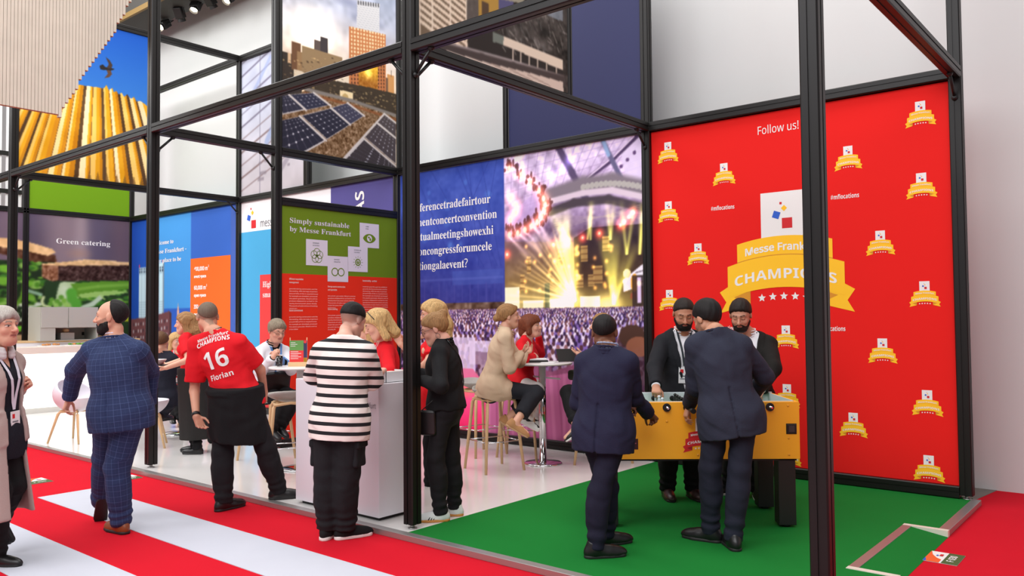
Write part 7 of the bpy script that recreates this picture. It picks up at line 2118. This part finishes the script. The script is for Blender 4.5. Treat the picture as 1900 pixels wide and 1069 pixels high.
def food_tray(y, mats, lab, seed):
    r = random.Random(seed)
    t = thing('food_tray', lab, 'tray', (-10.78, y, 1.11), group='food trays on the lit counter')
    MB().box(-.14, .14, -.17, .17, 0, .018, .004).build('tray', M_WTOP, t)
    for i, mm in enumerate(mats):
        m = MB()
        for k in range(9): m.sphere((r.uniform(-.11, .11), r.uniform(-.14, .14), .03), r.uniform(.02, .036), 10, 0, (1, 1, .7))
        m.build(('canapes', 'salad', 'tomatoes')[i], mm, t)['kind'] = 'stuff'
M_TOM = mat('tomato_red', (196, 40, 34), rough=.4)
food_tray(1.55, [M_BREAD], 'tray of bread canapes on the lit counter, left of the salad tray', 1)
food_tray(1.98, [M_BREAD, M_LEAF], 'tray of salad and bread on the lit counter, below the niche', 2)
food_tray(2.38, [M_BREAD, M_LEAF, M_TOM], 'tray with tomatoes and salad at the right end of the lit counter', 3)

# ---------------------------------------------------------------- football table
t = thing('football_table', 'yellow table football game with black legs on the green carpet', 'table football', (1.45, 1.565, 0), math.atan2(.613, .79))
LX, LY = .74, .36
for name, bx in (('side_panel', (-LX, LX, -LY, -LY + .03)), ('side_panel', (-LX, LX, LY - .03, LY)), ('end_panel', (-LX, -LX + .03, -LY + .03, LY - .03)), ('end_panel', (LX - .03, LX, -LY + .03, LY - .03))):
    MB().box(*bx, .505, .92, .002).build(name, M_FYEL, t)
m = MB(); m.box(-LX + .03, LX - .03, -LY + .03, -LY + .036, .79, .925); m.box(-LX + .03, LX - .03, LY - .036, LY - .03, .79, .925); m.box(-LX + .03, -LX + .036, -LY + .03, LY - .03, .79, .925); m.box(LX - .036, LX - .03, -LY + .03, LY - .03, .79, .925)
m.box(-LX, LX, LY - .03, LY, .92, .928)
m.build('inner_wall', M_FGREY, t)
MB().box(-LX + .03, LX - .03, -LY + .03, LY - .03, .78, .79).build('playing_field', M_FIELD, t)
f = Flat(lambda a, b, o: (a, b, .79 + o), .001)
f.rect(-.004, .004, -.32, .32); f.ring(0, 0, .10, .006)
for sx in (-1, 1): f.rect(sx * .5 - .003, sx * .5 + .003, -.15, .15)
f.build('field_line', M_WPRINT, t)
MB().box(-LX + .02, LX - .02, -LY + .02, LY - .02, .49, .505).build('bottom_board', M_FBLK, t)
for sx in (-1, 1):
    for sy in (-1, 1):
        l = MB().box(sx * .648 - .0625, sx * .648 + .0625, sy * .28 - .06, sy * .28 + .06, .02, .505, .004).build('leg', M_FBLK, t)
        MB().cyl((sx * .648, sy * .28, 0), (sx * .648, sy * .28, .022), .035).build('levelling_foot', M_KNOB, l)
for k in range(8):
    x = -.523 + k * .15; near = k % 2 == 0 if k not in (3, 4) else k == 4
    near = k in (0, 1, 3, 5); sg = -1 if near else 1
    off = [.04, -.03, .02, -.05, .05, .0, -.04, .03][k]
    rod = MB().cyl((x, -LY - .06 + off * .5 - (.12 if near else .02), .883), (x, LY + .06 + off * .5 + (.02 if near else .12), .883), .008, n=12).build('rod', M_ROD, t)
    yh = sg * (LY + .06) + off * .5
    MB().cyl((x, yh + sg * .03, .883), (x, yh + sg * .16, .883), .016, .019, n=16).build('handle', M_KNOB, rod)
    m = MB()
    for sy in (-1, 1):
        m.cyl((x, sy * (LY - .032), .883), (x, sy * (LY + .012), .883), .030, n=20); m.cyl((x, sy * (LY - .07), .883), (x, sy * (LY - .036), .883), .020, n=16)
    m.build('bushing', M_KNOB, rod)
    n = (1, 2, 3, 5, 5, 3, 2, 1)[k]
    for i in range(n):
        y = (i - (n - 1) / 2) * (.5 / max(n, 2)) + off * .6
        g_ = MB(); g_.box(x - .010, x + .010, y - .018, y + .018, .855, .912, .004); g_.box(x - .008, x + .008, y - .010, y + .010, .805, .857, .003); g_.sphere((x, y, .924), .013, 10)
        g_.build('figure', M_FBLK if k in (0, 1, 3, 5) else M_FGREY, rod)
f = Flat(lambda a, b, o: (a, -LY - o, b), .001)
f.rect(.642, .718, .685, .762, 0); f.build('coin_slot', M_FBLK, t)
m = MB(); m.box(.646, .714, -LY - .012, -LY - .001, .690, .757, .004); m.build('slot_frame', M_KNOB, t); MB().box(.660, .700, -LY - .010, -LY - .0125, .702, .748).build('slot_flap', mat('slot_grey', (70, 74, 70), rough=.3, metal=.5), t)
f = Flat(lambda a, b, o: (a, -LY - o, b), .001)
f.rect(-.645, -.436, .577, .655, 0); f.ring(-.585, .615, .022, .006, 1, .001); f.poly([(-.545, .605), (-.45, .618), (-.45, .626), (-.545, .613)], 1, .001); f.poly([(-.52, .62), (-.47, .634), (-.47, .638), (-.52, .626)], 1, .001)
f.build('maker_label', [M_MAROON, M_PINKP], t)
badge(t, lambda a, b, o: (a, -LY - o, b), .03, .605, .28, True, [M_REDP, mat('dark_red_print', (150, 16, 24), rough=.6), M_WPRINT, M_REDP, M_BLUEP, M_ORANGE])
m = MB()
for x, z in ((.66, .89), (.66, .655), (.66, .535), (-.223, .78), (.30, .78), (-.62, .54), (.0, .535), (-.66, .89)): m.sphere((x, -LY, z), .009, 10, 0, (1, .5, 1))
m.build('cover_cap', mat('yellow_cap', (228, 156, 40), rough=.4), t)
t_ball = MB().sphere((0, 0, 0), .017, 16).build('football', M_WTOP); t_ball.location = (1.42, 1.60, .807); tag(t_ball, 'small white ball on the playing field of the football table', 'ball')

# ---------------------------------------------------------------- bags and hand-held things
def blob(name, fn, lo, hi, h, m, label, cat):
    V, Q = sdf_mesh(fn, lo, hi, h)
    return tag(link(name, np_mesh(V, Q), m), label, cat)
c = GL.base + GL.pel + GL.F * .17 + UPZ * .10
Mx = np.array([GL.L, GL.F, UPZ])
o = blob('handbag', lambda P: box3(P, c, Mx, (.17, .06, .13), .04) + .006 * wob(P, 10), c - .3, c + .3, .01, LEATHER_B, 'black handbag on the lap of the woman with glasses', 'bag')
g = BLACKW
c = g.base + g.pel + g.L * .165 + g.F * .10 + UPZ * -.085
Mx = np.array([g.F, g.L, UPZ])
o = blob('crossbody_bag', lambda P: box3(P, c, Mx, (.065, .028, .095), .018), c - .16, c + .16, .006, LEATHER_B, 'small black crossbody bag hanging at the hip of the woman in black', 'bag')
b = MB(); pts = trace(BLACKW_FN, [g.tp(.07 - .22 * t_, 0, .02 - .52 * t_) for t_ in np.linspace(0, .9, 12)], -g.F, gap=.006)
b.tube([tuple(p + g.base) for p in pts], .004, 6)
so = b.build('strap', LEATHER_B, o)
m = MB(); m.tube([tuple(c + g.F * .05 + g.L * .02 + UPZ * .09), tuple(c + g.F * -.02 + g.L * .0 + UPZ * .15), tuple(c - g.F * .10 - g.L * .02 + UPZ * .22)], .004, 6); m.build('strap_end', LEATHER_B, o)
c = V3(-.62, 2.98, .925)
blob('belt_bag', lambda P: box3(P, c, np.eye(3), (.08, .05, .055), .03), c - .15, c + .15, .008, mat('dark_green_nylon', (34, 40, 24), rough=.6), 'small dark green bag on the lap of the gesturing woman', 'bag')
c = V3(-4.95, 1.42, .12)
blob('rucksack', lambda P: box3(P, c, np.array([_n(V3(.77, .64, 0)), _n(V3(-.64, .77, 0)), V3(0, 0, 1)]), (.20, .13, .12), .06) + .008 * wob(P, 12), c - .32, c + .32, .012, BLK, 'black rucksack lying on the white floor behind the number 16 shirt', 'bag')
# ---------------------------------------------------------------- hanging slatted canopy and hall lights
t = thing('slatted_canopy', 'pale pine slatted canopy with a stepped edge hanging at the top left', 'canopy', (-4.5, 0, 0))
y = -3.2; i = 0
edge = [(-.752, 3.688), (-.543, 4.102), (-.267, 4.579), (-.02, 5.133)]
MB().box(-.05, -.03, -3.25, -.02, 5.3, 7.2).build('back_board', M_PINEW, t)
while y < -.03 and i < 99:
    yc = y + .016
    zb = 3.70
    if yc > -.752:
        zb = float(np.interp(yc, [e[0] for e in edge], [e[1] for e in edge]))
        zb = 3.70 + math.floor((zb - 3.70) / .055) * .055 + .03
    m = MB(); m.box(-.03, .012, y, y + .0285, zb, 7.2)
    m.f = m.f; o = m.build('slat', M_PINEW, t)
    MB().box(-.03, .012, y, y + .0285, zb - .004, zb).build('slat_end', M_PINEE, o)
    y += .0325; i += 1
MB().box(-.05, .0, -3.25, -.06, 5.4, 5.45).build('batten', M_PINEW, t)
t = thing('lighting_rail', 'dark steel ceiling rail with a yellowish edge at the top left', 'rail', (0, 3.0, 0))
MB().box(-18, -5, .02, .66, 7.46, 8.9).build('rail', M_CEIL, t); MB().box(-18, -5, -.03, .02, 7.40, 7.50).build('yellow_edge', M_TRUSS, t)
def spot(x, z, yaw, tilt, label, lit=True):
    t = thing('spotlight', label, 'spotlight', (x, 3.5, z), group='spotlights on the ceiling rail')
    t.scale = (.8, .8, .8); t.rotation_euler = (math.radians(tilt), 0, math.radians(yaw))
    MB().box(-.10, .10, -.09, .09, -.06, .20, .012).build('housing', M_KNOB, t)
    MB().cyl((0, 0, -.06), (0, 0, -.13), .085, .095, n=24, caps=False).build('barrel', M_KNOB, t)
    MB().cyl((0, 0, -.075), (0, 0, -.085), .078, n=24).build('lens', M_LAMP if lit else M_KNOB, t)
    b = MB(); b.tube([(-.115, 0, .06), (-.115, 0, .30), (.115, 0, .30), (.115, 0, .06)], .012, 6); b.cyl((0, 0, .30), (0, 0, .34), .015, n=8); b.build('bracket', M_KNOB, t)
for x, z, yaw, tl, lit, lab in [(-10.74, 7.30, 20, -50, True, 'lit spotlight nearest the black post'), (-10.06, 7.33, 30, 35, False, 'dark spotlight second from the black post'), (-9.52, 7.36, 30, -30, True, 'lit spotlight third from the black post'), (-8.96, 7.30, 10, 40, False, 'dark spotlight fourth from the black post'), (-8.37, 7.22, 10, -40, True, 'lit spotlight at the right end of the ceiling rail')]:
    spot(x, z, yaw, tl, lab, lit)
# neighbouring stand seen past the left end: pale slatted screen with dark rails
t = thing('slatted_screen', 'pale slatted screen with dark rails at the far left edge', 'screen', (-14.6, 0, 0))
for i in range(22): MB().box(-.02, .02, -.4 + i * .19, -.30 + i * .19, 3.6, 6.2).build('slat', M_WTEXT, t)
for z in (4.25, 5.05, 6.2): MB().box(.02, .06, -.5, 3.9, z, z + .09).build('rail', M_FBLK, t)
MB().box(-.06, -.03, -.5, 3.9, 0.0, 3.6).build('lower_board', M_WTEXT, t)
